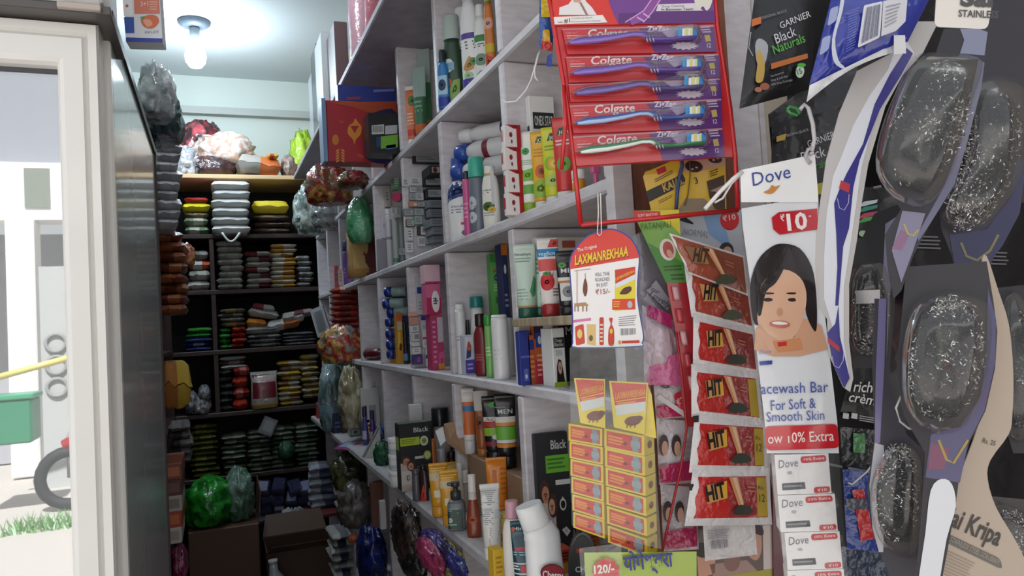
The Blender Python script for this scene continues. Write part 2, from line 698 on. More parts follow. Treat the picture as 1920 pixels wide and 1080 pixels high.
def bottle(label, spot, wpx, body, cap, shape='oval', D=(), rz=-40, name='bottle', group=None, cat='bottle', capf=0.2, capw=0.6, tilt=(0, 0), bands=(), e=2.2, dep=0.6, pump=False, base=None):
    b, h, sc = spot
    w = wpx * sc / 2
    d = w * dep
    t = thing(name, label, cat, b, math.radians(rz), group, tilt)
    hb = h * (1 - capf)
    if shape == 'can':
        rows = [(0, w * .93, d * .93, 2), (.004, w, d, 2), (hb - .008, w, d, 2), (hb, w * .9, d * .9, 2)]
    elif shape == 'box':
        rows = [(0, w * .95, d * .95, 5), (.004, w, d, 5), (hb * .85, w, d, 5), (hb * .95, w * .8, d * .8, 3), (hb, w * capw * .8, w * capw * .8, 2)]
    elif shape == 'slim':
        rows = [(0, w * .92, d * .92, e), (.004, w, d, e), (hb * .5, w * .97, d * .97, e), (hb * .96, w * .9, d * .9, e), (hb, w * .85, d * .85, e)]
    elif shape == 'wedge':       # wider at the foot, narrow neck
        rows = [(0, w * .95, d * .95, e), (.006, w, d, e), (hb * .3, w, d, e), (hb * .62, w * .8, d * .85, e), (hb * .86, w * .52, d * .62, e), (hb, w * capw * .9, w * capw * .8, 2)]
    elif shape == 'round':
        rows = [(0, w * .9, d * .9, 2), (.004, w, d, 2), (hb * .6, w, d, 2), (hb * .85, w * .75, d * .75, 2), (hb, w * capw * .8, w * capw * .8, 2)]
    else:
        rows = [(0, w * .9, d * .85, e), (.005, w * .97, d, e), (hb * .45, w, d, e), (hb * .8, w * .95, d * .95, e), (hb * .93, w * .78, d * .8, e), (hb, w * capw * .9, min(d, w * capw) * .9, 2)]
    v = Vessel(rows)
    bd = MB().loft(v.rings(), mat(body, 'plastic'))
    decals(bd, v.mp(0.98), [('r', -.05, a, 1.05, z, c_) for a, z, c_ in bands] + list(D))
    bd.obj('bottle_body' if cat == 'bottle' else 'body', t)
    cw = w * capw
    cd = min(cw, d * max(1, capw)) if shape != 'can' else cw
    if shape in ('can', 'slim'):
        cd = d * capw
    if capf > 0.01:
        if pump:
            c = MB().lathe([(cw, hb), (cw, hb + h * capf * .45), (cw * .4, hb + h * capf * .5), (cw * .4, hb + h * capf * .7), (cw * .8, hb + h * capf * .72), (cw * .8, h)], mat(cap, 'plastic'), 14)
            c.box((-cw * 1.5, -cw * .35, h - h * capf * .22), (0, cw * .35, h - .001), mat(cap, 'plastic'), .002)
            c.obj('pump_head', t)
        else:
            cv = Vessel([(hb, cw, cd, 2), (hb + .002, cw, cd, 2), (h - .003, cw * .97, cd * .97, 2), (h, cw * .88, cd * .88, 2)])
            MB().loft(cv.rings(), mat(cap, 'plastic')).obj('cap', t)
    return t

def carton(label, spot, wpx, dep, col, DF=(), DL=(), DT=(), DR=(), rz=0.0, name='carton', cat='box', group=None, w=None, h=None, tilt=(0, 0), cen=False):
    """printed card box; front faces local -Y; DL is the side facing the aisle"""
    b, hh, sc = spot
    h = h or hh
    w = w or wpx * sc
    d = dep
    b = Vector(b)
    if b.x > .52:
        for p in POST:
            if b.y < p - .014 < b.y + d:
                d = max(.012, p - .0145 - b.y)
    mb = MB()
    y0 = -d / 2 if cen else 0.0
    mb.box((-w / 2, y0, 0), (w / 2, y0 + d, h), mat(col, 'card'), 0.0012)
    decals(mb, lambda u, v, k: (-w / 2 + u * w, y0 - k, v * h), DF)
    decals(mb, lambda u, v, k: (-w / 2 - k, y0 + d - u * d, v * h), DL)
    decals(mb, lambda u, v, k: (w / 2 + k, y0 + u * d, v * h), DR)
    decals(mb, lambda u, v, k: (-w / 2 + u * w, y0 + v * d, h + k), DT)
    o = mb.obj(name)
    o.location = b
    o.rotation_euler = (tilt[0], tilt[1], math.radians(rz))
    return tag(o, label, cat, group)

# soft packs ---------------------------------------------------------------
def nz3(x, y, z=0.0):
    return noise.noise(Vector((x, y, z)))

_pouch = {}
def pouch_mesh(kind, seed):
    """a filled plastic pack lying flat, 1 x 1 x 1; slot 0 the plastic, slot 1 its printed field"""
    key = (kind, seed)
    if key in _pouch:
        return _pouch[key]
    n = 10
    vs, fs, mi = [], [], []
    o1, o2 = seed * 3.1, seed * 1.7
    for side in (1, -1):
        for j in range(n + 1):
            for i in range(n + 1):
                u, v = i / n * 2 - 1, j / n * 2 - 1
                body = max(0.0, (1 - abs(u) ** 6)) ** .5 * max(0.0, 1 - min(1, abs(v) / .97) ** 8) ** .5
                w1 = nz3(u * 2.2 + o1, v * 2.2 + o2, side) * .22 + nz3(u * 6 + o2, v * 6, o1) * .10
                z = .5 + side * (.5 * body * (0.97 + w1 * .8) + .012)
                x = u * .5 * (1 + .05 * nz3(v * 3 + o1, o2) - .05 * (1 - body))
                y = v * .5 * (1 + .03 * nz3(u * 3 + o2, o1))
                if abs(v) > .9:
                    z += .18 * nz3(u * 2.5 + o1, v + o2)
                vs.append((x, y, min(1.0, max(0.0, z))))
        b = 0 if side == 1 else (n + 1) ** 2
        for j in range(n):
            for i in range(n):
                q = [b + j * (n + 1) + i, b + j * (n + 1) + i + 1, b + (j + 1) * (n + 1) + i + 1, b + (j + 1) * (n + 1) + i]
                fs.append(q if side == 1 else q[::-1])
                if kind == 'end':
                    k = 1 if (2 <= i <= 5) else 0
                elif kind == 'half':
                    k = 1 if i >= n // 2 else 0
                else:
                    k = 1 if (2 <= i <= 7 and 1 < j < 8) else 0
                mi.append(k)
    me = bpy.data.meshes.new('pouch')
    me.from_pydata(vs, [], fs)
    me.materials.append(None); me.materials.append(None)
    me.polygons.foreach_set('material_index', mi)
    me.polygons.foreach_set('use_smooth', [True] * len(fs))
    me.update()
    _pouch[key] = me
    return me

def pouch(name, label, loc, size, cols, kind='end', seed=0, rz=0.0, tilt=(0, 0), group=None, cat='packet', mk='foil'):
    o = bpy.data.objects.new(name, pouch_mesh(kind, seed % 6))
    put(o)
    o.location = loc
    o.scale = size
    o.rotation_euler = (tilt[0], tilt[1], rz)
    for i, c in enumerate(cols[:2]):
        s_ = o.material_slots[i]
        s_.link = 'OBJECT'
        s_.material = mat(c, mk)
    return tag(o, label, cat, group)

RG = random.Random(11)
def stack(label, group, px0, px1, ytop, ybot, Y, n, cols, dep=0.2, name='packet', kind='end', jit=0.006, cat='packet', lean=0.0, Z=None):
    """n packs on top of one another; the front of the stack stands at distance Y"""
    ym = (ytop + ybot) / 2
    a, b = P(px0, ybot, Y=Y), P(px1, ybot, Y=Y)
    top = P((px0 + px1) / 2, ytop, Y=Y)
    z0 = (a.z + b.z) / 2 if Z is None else Z + .001
    w = b.x - a.x
    th = (top.z - z0) / n
    for i in range(n):
        c = cols[i % len(cols)] if not callable(cols) else cols(i)
        s_ = RG.randrange(6)
        pouch(name, label, ((a.x + b.x) / 2 + RG.uniform(-jit, jit) + lean * i, Y + dep / 2 + RG.uniform(-jit, jit), z0 + i * th), (w * RG.uniform(.96, 1.04), dep, th * 1.0), c, kind, s_, RG.uniform(-.07, .07) + (math.pi if RG.random() < .5 else 0), group=group, cat=cat)

def bag_mat(cols, sc, seed):
    """crinkled plastic with patches of several printed colours"""
    m = bpy.data.materials.new('bag_plastic')
    m.use_nodes = True
    nt = m.node_tree
    b = nt.nodes['Principled BSDF']
    b.inputs['Roughness'].default_value = 0.25
    b.inputs['Coat Weight'].default_value = 0.5
    b.inputs['Coat Roughness'].default_value = 0.1
    tc = nt.nodes.new('ShaderNodeTexCoord')
    mp = nt.nodes.new('ShaderNodeMapping')
    mp.inputs['Location'].default_value = (seed * 1.7, seed * .6, seed * 2.3)
    nz = nt.nodes.new('ShaderNodeTexNoise')
    nz.inputs['Scale'].default_value = sc
    nz.inputs['Detail'].default_value = 2.5
    rp = nt.nodes.new('ShaderNodeValToRGB')
    n = len(cols)
    e = rp.color_ramp.elements
    while len(e) < n:
        e.new(.5)
    for i, c in enumerate(cols):
        e[i].position = .30 + .36 * i / max(1, n - 1)
        e[i].color = lin(c)
    rp.color_ramp.interpolation = 'B_SPLINE' if n < 3 else 'EASE'
    n2 = nt.nodes.new('ShaderNodeTexNoise')
    n2.inputs['Scale'].default_value = sc * 5
    n2.inputs['Detail'].default_value = 2
    n2.inputs['Distortion'].default_value = 1.2
    bp = nt.nodes.new('ShaderNodeBump')
    bp.inputs['Strength'].default_value = 0.6
    bp.inputs['Distance'].default_value = 0.007
    L = nt.links.new
    L(tc.outputs['Object'], mp.inputs[0]); L(mp.outputs[0], nz.inputs['Vector']); L(mp.outputs[0], n2.inputs['Vector'])
    L(nz.outputs['Fac'], rp.inputs[0]); L(rp.outputs[0], b.inputs['Base Color'])
    L(n2.outputs['Fac'], bp.inputs['Height']); L(bp.outputs[0], b.inputs['Normal']); L(bp.outputs[0], b.inputs['Coat Normal'])
    return m

def lump(name, label, c, size, cols, seed=0, rough=0.35, group=None, cat='bag', rz=0.0, freq=2.2, m=None, sub=44, flat_base=True, parts=None):
    """a crumpled plastic bag: a creased closed skin, pinched towards its top"""
    vs, fs, mi = [], [], []
    N, K = sub, sub // 2
    for j in range(K + 1):
        ph = math.pi * j / K
        for i in range(N):
            th = 2 * math.pi * i / N
            d = Vector((math.sin(ph) * math.cos(th), math.sin(ph) * math.sin(th), math.cos(ph)))
            q = d * freq + Vector((seed * 5.3, seed * 2.1, seed))
            r = 1 + rough * (1 - abs(noise.noise(q)) * 3.2) * .6 + rough * .45 * (0.5 - abs(noise.noise(q * 2.6)) * 2) + rough * .08 * (0.4 - abs(noise.noise(q * 6.1)) * 2)
            p = d * r
            z = p.z
            if flat_base and z < -.72:
                z = -.72 + (z + .72) * .15
            vs.append((p.x * size[0] / 2, p.y * size[1] / 2, (z + .74) * size[2] / 1.74))
    for j in range(K):
        for i in range(N):
            fs.append([j * N + i, (j + 1) * N + i, (j + 1) * N + (i + 1) % N, j * N + (i + 1) % N])
            mi.append(0)
    me = bpy.data.meshes.new(name)
    me.from_pydata(vs, [], fs)
    me.materials.append(bag_mat(cols, 2.2 / max(size), seed))
    me.polygons.foreach_set('material_index', mi)
    me.polygons.foreach_set('use_smooth', [True] * len(fs))
    me.update()
    o = bpy.data.objects.new(name, me)
    put(o)
    o.location = c
    o.rotation_euler = (0, 0, rz)
    return tag(o, label, cat, group)

def lump_px(name, label, x0, y0, x1, y1, Y, cols, dep=0.16, Z=None, **k):
    """the bag filling a picture box at distance Y"""
    a, b = P(x0, y1, Y=Y), P(x1, y0, Y=Y)
    z0 = min(a.z, P(x1, y1, Y=Y).z) if Z is None else Z
    return lump(name, label, ((a.x + b.x) / 2, Y + dep * .3, z0), (abs(b.x - a.x), dep, b.z - z0), cols, **k)

# ================================================================== the setting
WX = 0.55                                   # front of the shelving along the aisle
PAINT = M('#dad5da', 0.5, 'worn', bs=90.0, bd=0.12)
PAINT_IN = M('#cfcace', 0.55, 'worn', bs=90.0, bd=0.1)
WALL = M('#c9d2cc', 0.7, 'noise', bs=140.0, bd=0.06)
DARKWOOD = M('#3a2624', 0.5, 'wood', bs=80.0, bd=0.1)
BROWN = M('#8a5540', 0.5, 'wood', bs=60.0, bd=0.1)

EPX = P(1374, 200, Y=.935).x
mb = MB(); mb.box((-1.2, -0.5, -0.1), (1.6, 5.0, 0.0), M('#6b5d55', 0.6, 'noise', bs=30.0)); struct(mb, 'floor')
mb = MB(); mb.box((-1.1, -0.2, 3.02), (1.7, 4.9, 3.12), M('#c4cdcf', 0.75, 'noise', bs=120.0, bd=0.05)); struct(mb, 'ceiling')
mb = MB(); mb.box((-1.1, 4.76, 0), (1.7, 4.9, 3.02), WALL); struct(mb, 'wall_back')
mb = MB(); mb.box((-1.1, 1.2, 0), (-0.95, 4.76, 3.02), WALL); struct(mb, 'wall_left')
mb = MB(); mb.box((1.55, 0.97, 0), (1.7, 4.76, 3.02), WALL); mb.box((1.34, -.75, 0), (1.55, .96, 3.02), M('#7a726a', .7, 'noise', bs=40.0)); struct(mb, 'wall_right_and_shade_wall')  # near stretch added to shade the hanging packs from the open side
mb = MB(); mb.box((EPX, 0.955, 0), (1.55, 4.76, 3.02), M('#b8ad9e', 0.6, 'noise', bs=70.0, bd=0.06)); struct(mb, 'wall_side')
za = P(480, 217, Y=4.70).z; zb = P(480, 207, Y=4.70).z
mb = MB(); mb.box((-0.95, 4.70, za), (0.87, 4.76, zb + .01), M('#a9aeaa', 0.7)); struct(mb, 'trim_1')

# the street outside, seen only in the glass of the fridge door
mb = MB(); mb.box((-16, -16, -0.3), (14, -0.5, -0.12), M('#b8b1aa', 0.8, 'noise', bs=3.0, bd=0.3)); struct(mb, 'street')
def vx(px, py, Yr):          # mirrored in the door glass (its face stands at Y = GY)
    q = P(px, py, Y=2 * 1.083 - Yr)
    return Vector((q.x, Yr, q.z))
YB = -8.6
fac = MB()
a = vx(-260, 500, YB); b = vx(260, 500, YB)
zt = [vx(80, y, YB).z for y in (100, 305, 412, 500, 640, 860)]
WH = M('#f6f4f0', 0.8)
fac.box((-9, YB - .6, zt[1] + 0), (6, YB - .4, 9), M('#8d9098', 0.8))  # upper wall greyed: its shade is put into the colour
fac.box((-9, YB - .45, zt[2]), (6, YB, zt[1]), WH)
w0, w1 = vx(45, 330, YB), vx(95, 390, YB)
fac.box((w0.x, YB - .1, w1.z), (w1.x, YB + .02, w0.z + .1), M('#7d8378', 0.6))
fac.box((-9, YB - 1.6, -0.1), (6, YB - 1.4, zt[2]), M('#a3a3a8', 0.8))
struct(fac, 'trim_2')
for i, (x0, x1) in enumerate(((13, 68),)):
    p0, p1 = vx(x0, 600, YB + .1), vx(x1, 600, YB + .1)
    mb = MB(); mb.box((p0.x, YB - .3, -.1), (p1.x, YB + .1, zt[2]), WH, .02); struct(mb, 'pillar_1')
# ring-pattern block wall
Yw = -7.6
p0, p1 = vx(72, 500, Yw), vx(190, 730, Yw)
mb = MB(); mb.box((p0.x, Yw - .15, -.12), (p1.x + 1, Yw, p0.z), M('#aeb0ae', 0.8))
rx = p0.x + .15
while rx < p1.x + .8:
    for rzz in (0.5, 0.75, 1.0):
        ring = [[(rx + (.1 + .02 * math.cos(q)) * math.cos(t), Yw + .02 + .02 * math.sin(q), rzz + .5 + (.1 + .02 * math.cos(q)) * math.sin(t)) for q in [2 * math.pi * e / 6 for e in range(6)]] for t in [2 * math.pi * g / 14 for g in range(15)]]
        mb.loft(ring, M('#8f9190', 0.8), top=False, bot=False)
    rx += .25
struct(mb, 'wall_street')
# things across the street
p0, p1 = vx(-20, 712, -6.8), vx(140, 668, -6.8)
mb = MB(); mb.rod([p0, p1], .035, '#d9c878', 6); single(mb, 'yellow_pole', 'yellow pole lying across the street in front of grey wall', 'pole')
t = thing('plastic_crate', 'green plastic crate mirrored in the glass fridge door', 'crate', vx(20, 830, -6.4))
mb = MB(); mb.box((-.3, -.2, 0), (.22, .2, .42), '#2f7d5c', .02); mb.obj('crate_body', t)
mb = MB(); mb.box((-.32, -.22, .42), (.24, .22, .47), '#3c926d', .01); mb.obj('rim', t)
c = vx(128, 792, -6.2)
t = thing('motorbike', 'dark motorbike wheel end mirrored in the glass fridge door', 'motorbike', (c.x, c.y, -.12))
for nm, dx in (('wheel', 0.0), ('wheel', 1.2)):
    ring = [[(dx + (.25 + .055 * math.cos(q)) * math.cos(g), .055 * math.sin(q), .31 + (.25 + .055 * math.cos(q)) * math.sin(g)) for q in [2 * math.pi * e / 8 for e in range(8)]] for g in [2 * math.pi * g / 20 for g in range(21)]]
    MB().loft(ring, M('#1d1d20', .7), top=False, bot=False).obj('wheel', t)
mb = MB(); mb.rod([(-.05, 0, .62), (.3, 0, .75), (.7, 0, .72), (1.2, 0, .62)], [.05, .13, .12, .05], '#b3282c', 10); mb.obj('body', t)
mb = MB(); mb.rod([(.5, 0, .84), (.8, 0, .85), (1.15, 0, .9)], [.05, .09, .06], '#1a1a1c', 8); mb.obj('seat', t)
mb = MB(); mb.rod([(0, 0, .31), (-.0, 0, .7), (.12, 0, 1.0)], .025, '#99999c', 6); mb.rod([(.12, -.32, 1.02), (.1, 0, 1.0), (.12, .32, 1.02)], .018, '#55555a', 6); mb.obj('handlebar', t)
mb = MB()
rg = random.Random(3)
for i in range(160):
    q = vx(rg.uniform(30, 160), 838, -6.0)
    x, y, z = q.x, -5.5 + rg.uniform(-.15, .15), -.12
    a = rg.uniform(0, 6.28); l = rg.uniform(.06, .16)
    mb.add([(x, y, z), (x + .02, y, z), (x + math.cos(a) * .06, y + math.sin(a) * .06, z + l)], [[0, 1, 2]], '#5c8a4a')
o = mb.obj('weeds'); o['kind'] = 'stuff'; o['label'] = 'green weeds growing along the far street edge'; o['category'] = 'weeds'
k0 = vx(-40, 1062, -1.7); 
mb = MB(); mb.box((-4, -1.9, -.12), (3, -1.7, -.06), WH, .01); struct(mb, 'kerb')

# ------------------------------------------------------------------ display fridge, near the left edge
FXR = -0.117
t = thing('display_fridge', 'white framed glass door display fridge standing beside the aisle', 'fridge', (-0.5, 1.5, 0))
FY = 1.115
SIDE = M('#b4b9bb', 0.22, 'noise', 0.0, 0.4, None, 16.0, 0.08)
FW = M('#e9e7e2', 0.28, coat=0.4)
FTOP = CAMZ + .455
mb = MB(); mb.box((FXR - .006, FY + .03, .12), (FXR, 1.94, FTOP), SIDE); mb.obj('side_panel', t, True)
mb = MB(); mb.box((FXR - .004, FY + .02, FTOP - .012), (FXR + .004, 1.945, FTOP + .004), M('#26262c', .4)); mb.box((FXR - .006, 1.935, .12), (FXR + .004, 1.95, FTOP), M('#3a2c2b', .5)); mb.obj('edge_trim', t, True)
mb = MB()
mb.box((-.80, 1.90, .12), (FXR - .006, 1.94, FTOP), M('#e8eaea', .5))
mb.box((-.80, FY + .03, .12), (-.77, 1.94, FTOP), M('#e8eaea', .5))
mb.box((-.80, FY + .03, FTOP - .04), (FXR - .006, 1.94, FTOP), M('#e8eaea', .5))
mb.box((-.80, FY + .03, .05), (FXR - .006, 1.94, .16), M('#55585c', .5))
mb.box((FXR - .03, FY + .012, .12), (FXR, FY + .03, FTOP), FW, .003)
mb.box((FXR - .04, FY + .03, .12), (FXR - .006, 1.9, FTOP), M('#d9dcdc', .5))
mb.obj('cabinet', t, True)
for zz in (.55, .9, 1.25, 1.6):
    mb = MB()
    for k in range(12):
        x = -.74 + k * .05
        mb.rod([(x, FY + .08, zz), (x, 1.86, zz)], .003, '#d8dadb', 5)
    mb.rod([(-.76, FY + .08, zz), (FXR - .05, FY + .08, zz)], .004, '#d8dadb', 5)
    mb.obj('wire_rack', t, True)
# door: frame bars with a rounded stepped profile round the pane
xi = P(113, 400, Y=1.07).x; xo = P(196, 400, Y=1.07).x
zi = P(60, 129, Y=1.08).z; zo = P(60, 36, Y=1.07).z
xl0, xl1 = -.81, -.735
def bar_prof(a, b, y0=1.062, y1=FY):     # from the glass side (a) to the outer side (b)
    w = b - a
    return [(a, y0 + .026), (a + w * .04, y0 + .008), (a + w * .1, y0 + .003), (a + w * .2, y0), (a + w * .62, y0), (a + w * .68, y0 + .004), (a + w * .72, y0 + .007), (a + w * .76, y0 + .003), (a + w * .95, y0 + .003), (b, y0 + .010), (b, y1), (a, y1)]
df = thing  # alias kept local
mb = MB()
pr = bar_prof(xi, xo)
pt_ = bar_prof(zi, zo)
pb_ = bar_prof(.26, .18)
pl_ = bar_prof(xl1, xl0)
n = len(pr)
def loop_at(i):
    return [(pl_[i][0], pl_[i][1], pt_[i][0]), (pr[i][0], pr[i][1], pt_[i][0]), (pr[i][0], pr[i][1], pb_[i][0]), (pl_[i][0], pl_[i][1], pb_[i][0])]
loops = [loop_at(i) for i in range(n)]
vs = [p for l in loops for p in l]
mb.add(vs, [[i * 4 + c, i * 4 + (c + 1) % 4, ((i + 1) % n) * 4 + (c + 1) % 4, ((i + 1) % n) * 4 + c] for i in range(n) for c in range(4)], FW)
frame = mb.obj('door_frame', t, True)
gm = bpy.data.materials.new('door_glass'); gm.use_nodes = True
nt = gm.node_tree; nt.nodes.clear()
o_ = nt.nodes.new('ShaderNodeOutputMaterial'); tr_ = nt.nodes.new('ShaderNodeBsdfTransparent'); gl_ = nt.nodes.new('ShaderNodeBsdfGlossy'); mx_ = nt.nodes.new('ShaderNodeMixShader')
gl_.inputs['Roughness'].default_value = 0.012; tr_.inputs[0].default_value = (.75, .8, .8, 1); mx_.inputs[0].default_value = 0.62
nt.links.new(tr_.outputs[0], mx_.inputs[1]); nt.links.new(gl_.outputs[0], mx_.inputs[2]); df_ = nt.nodes.new('ShaderNodeBsdfDiffuse'); df_.inputs[0].default_value = (.85, .87, .88, 1); m3_ = nt.nodes.new('ShaderNodeMixShader'); m3_.inputs[0].default_value = .14  # white diffuse veil mixed in, a haze that washes out the reflection
nt.links.new(mx_.outputs[0], m3_.inputs[1]); nt.links.new(df_.outputs[0], m3_.inputs[2]); nt.links.new(m3_.outputs[0], o_.inputs[0])
mb = MB(); mb.box((xl1 - .01, 1.083, .25), (xi + .012, 1.089, zi + .012), gm); mb.obj('glass_pane', frame, True)
mb = MB(); mb.box((xl1 - .002, 1.080, zi - .004), (xi + .003, 1.083, zi + .003), M('#4a4c50', .6)); mb.obj('gasket', frame, True)
mb = MB(); mb.box((-.82, 1.03, zo + .012), (P(196, 20, Y=1.05).x, 1.2, CAMZ + .62), M('#d7d8d9', .35), .004); mb.obj('header_panel', t, True)
mb = MB(); mb.box((-.82, 1.035, zo + .0005), (P(203, 20, Y=1.05).x + .004, 1.2, zo + .011), M('#5b5654', .4), .001)
mb.box((P(108, 30, Y=1.03).x, 1.026, zo + .001), (P(190, 30, Y=1.03).x, 1.034, zo + .009), M('#b9aca3', .4), .001); mb.obj('hinge_strip', t, True)

# ------------------------------------------------------------------ shelving along the aisle
LEV = [CAMZ - .46, CAMZ - .125, CAMZ + .205, CAMZ + .54, CAMZ + .885]     # top faces of the boards
SX1 = 0.84
t = thing('wall_shelving', 'lavender white wooden pigeonhole shelving along the aisle', 'shelf', (0.7, 2.6, 0))
for z in LEV[1:4]:
    MB().box((WX, .952, z - .022), (SX1, 4.285, z), PAINT, .004).obj('shelf_board', t, True)
MB().box((.445, .952, LEV[4] - .024), (SX1, 4.285, LEV[4]), M('#a8a2ac', .55, 'worn', bs=90.0, bd=.1), .004).obj('top_board', t, True)
MB().box((.478, .952, LEV[0] - .026), (SX1, 4.285, LEV[0]), M('#cfcbcd', 0.4, 'worn', bs=90.0, bd=0.1), .005).obj('counter_ledge', t, True)
for i, y in enumerate(POST):
    for k in range(4):
        MB().box((WX + .001, y - .013, LEV[k]), (SX1 - .01, y + .013, LEV[k + 1] - .024), PAINT, .003).obj('divider', t, True)
    MB().box((WX + .001, y - .013, .05), (SX1 - .01, y + .013, LEV[0] - .027), PAINT, .003).obj('lower_divider', t, True)
for k in range(4):
    MB().box((SX1 - .01, .953, LEV[k] + .001), (SX1, 4.284, LEV[k + 1] - .025), PAINT_IN).obj('back_panel', t, True)
MB().box((SX1 - .01, .953, .05), (SX1, 4.284, LEV[0] - .027), PAINT_IN).obj('back_panel', t, True)
for z in (.08, .56):
    MB().box((WX + .002, .98, z - .02), (SX1 - .01, 4.25, z), PAINT, .003).obj('lower_board', t, True)
MB().box((.575, .935, .0), (EPX - .003, .951, 2.9), BROWN).obj('end_panel', t, True)
MB().box((.538, .932, .0), (.574, .951, 2.9), PAINT, .003).obj('end_post', t, True)
# rough plank wedged across the nearest pigeonhole
a = on_line(948, WX - .012, CAMZ + .012); b = on_line(1085, WX - .012, CAMZ - .004)
mb = MB(); mb.box((WX - .012, .985, CAMZ - .012), (SX1 - .015, 1.352, CAMZ + .004), M('#b5a489', .7, 'wood', bs=70.0, bd=.2), .002)
single(mb, 'wooden_plank', 'rough unpainted plank wedged as an extra shelf under two green tubes', 'plank')

# ------------------------------------------------------------------ dark rack across the end of the aisle
BY = 4.30
RACKZ = [CAMZ + .885, CAMZ + .558, CAMZ + .257, CAMZ - .066, CAMZ - .398, CAMZ - .735]
t = thing('end_rack', 'dark brown wooden rack across the end of the aisle', 'rack', (0.1, 4.5, 0))
BX0, BX1 = -.45, .62
for i, z in enumerate(RACKZ):
    MB().box((BX0, BY + .0, z - .024), (BX1, 4.74, z), M('#d8b98e', .5) if i == 0 else DARKWOOD, .003).obj('shelf_board', t, True)
px_ = P(404, 650, Y=BY).x
MB().box((px_ - .012, BY + .004, RACKZ[4]), (px_ + .012, 4.70, RACKZ[1] - .025), DARKWOOD, .002).obj('upright', t, True)
MB().box((BX1 - .02, BY + .004, 0), (BX1, 4.70, RACKZ[0] - .025), DARKWOOD, .002).obj('side_board', t, True)
MB().box((BX0, BY + .004, 0), (BX0 + .02, 4.70, RACKZ[0] - .025), DARKWOOD, .002).obj('side_board', t, True)
MB().box((BX0, 4.70, 0), (BX1, 4.74, RACKZ[0] - .025), M('#17151a', .7)).obj('back_panel', t, True)

# dark rack behind the fridge, its packs facing the aisle
t = thing('side_rack', 'dark brown wooden rack behind the fridge', 'rack', (-.4, 3.0, 0))
LL = [.35, .72, 1.06, 1.40, 1.76, 2.06]
LX = -.20
for z in LL:
    MB().box((-.62, 2.0, z - .022), (LX, 4.27, z), DARKWOOD, .003).obj('shelf_board', t, True)
for y in (2.01, 3.3, 4.25):
    MB().box((-.62, y - .012, 0), (LX - .004, y + .012, 2.04), DARKWOOD, .002).obj('upright', t, True)
MB().box((-.66, 2.0, 0), (-.62, 4.27, 2.05), M('#1d191b', .7)).obj('back_panel', t, True)

# ------------------------------------------------------------------ lit bulb on the ceiling
t = thing('ceiling_bulb', 'glowing white bulb in a dark round holder on the ceiling', 'lamp', (BULB[0], BULB[1], 3.02))
MB().lathe([(.0, .0), (.075, 0), (.075, -.012), (.05, -.03), (.0, -.03)], M('#6c7a86', .5), 20, top=False, bot=False).obj('ceiling_rose', t)
MB().lathe([(.018, -.03), (.024, -.035), (.024, -.09), (.016, -.095)], M('#9ba7b0', .4), 16).obj('lamp_holder', t)
MB().lathe([(.012, -.095), (.03, -.115), (.045, -.145), (.05, -.175), (.045, -.205), (.028, -.228), (.004, -.235)], emit('#e4f2ff', 140.0), 20).obj('bulb', t)
blo.location = (BULB[0], BULB[1], 2.73)

t = thing('fill_bulb', 'added unseen fill bulb over the aisle, nearer the street', 'lamp', (FILL_BULB[0], FILL_BULB[1], 3.02))  # added for fill, out of view
MB().lathe([(.0, .0), (.075, 0), (.075, -.012), (.05, -.03), (.0, -.03)], M('#6c7a86', .5), 20, top=False, bot=False).obj('ceiling_rose', t)
MB().lathe([(.018, -.03), (.024, -.035), (.024, -.09), (.016, -.095)], M('#9ba7b0', .4), 16).obj('lamp_holder', t)
MB().lathe([(.012, -.095), (.03, -.115), (.045, -.145), (.05, -.175), (.045, -.205), (.028, -.228), (.004, -.235)], emit('#e4f2ff', 12.0), 20).obj('bulb', t)
# board added to blacken the gaps between the hanging packs
a = P(1490, 300, Y=.948); 
mb = MB(); mb.box((a.x, .944, 0), (1.335, .954, 2.95), M('#1b1a1e', .6)); o = single(mb, 'gap_darkening_board', 'added black board darkening the gaps between the hanging black packs', 'board')

# ================================================================== packs hanging at the shop front
def hang(name, label, cat, S, px, py, group=None):
    return thing(name, label, cat, S.at(px, py), 0, group)

def print_face(S, mb, cx, cy, rx, ry, skin, hair, off, shade='#a8745c', look=0.0):
    """a small printed portrait: hair, face, eyes, mouth"""
    S.poly(mb, ell(cx, cy - ry * .12, rx * 1.28, ry * 1.2, 20), hair, off)
    S.poly(mb, ell(cx, cy + ry * .05, rx, ry, 20), skin, off + .0002)
    for sx in (-1, 1):
        S.poly(mb, ell(cx + sx * rx * .4 + look * rx, cy - ry * .05, rx * .19, ry * .06, 10), '#3a2a26', off + .0004)
        S.poly(mb, ell(cx + sx * rx * .4 + look * rx, cy - ry * .22, rx * .26, ry * .04, 10), hair, off + .0004)
    S.poly(mb, ell(cx + look * rx, cy + ry * .2, rx * .12, ry * .14, 10), shade, off + .0003)
    S.poly(mb, ell(cx + look * rx, cy + ry * .5, rx * .4, ry * .09, 12), '#b5544f', off + .0004)

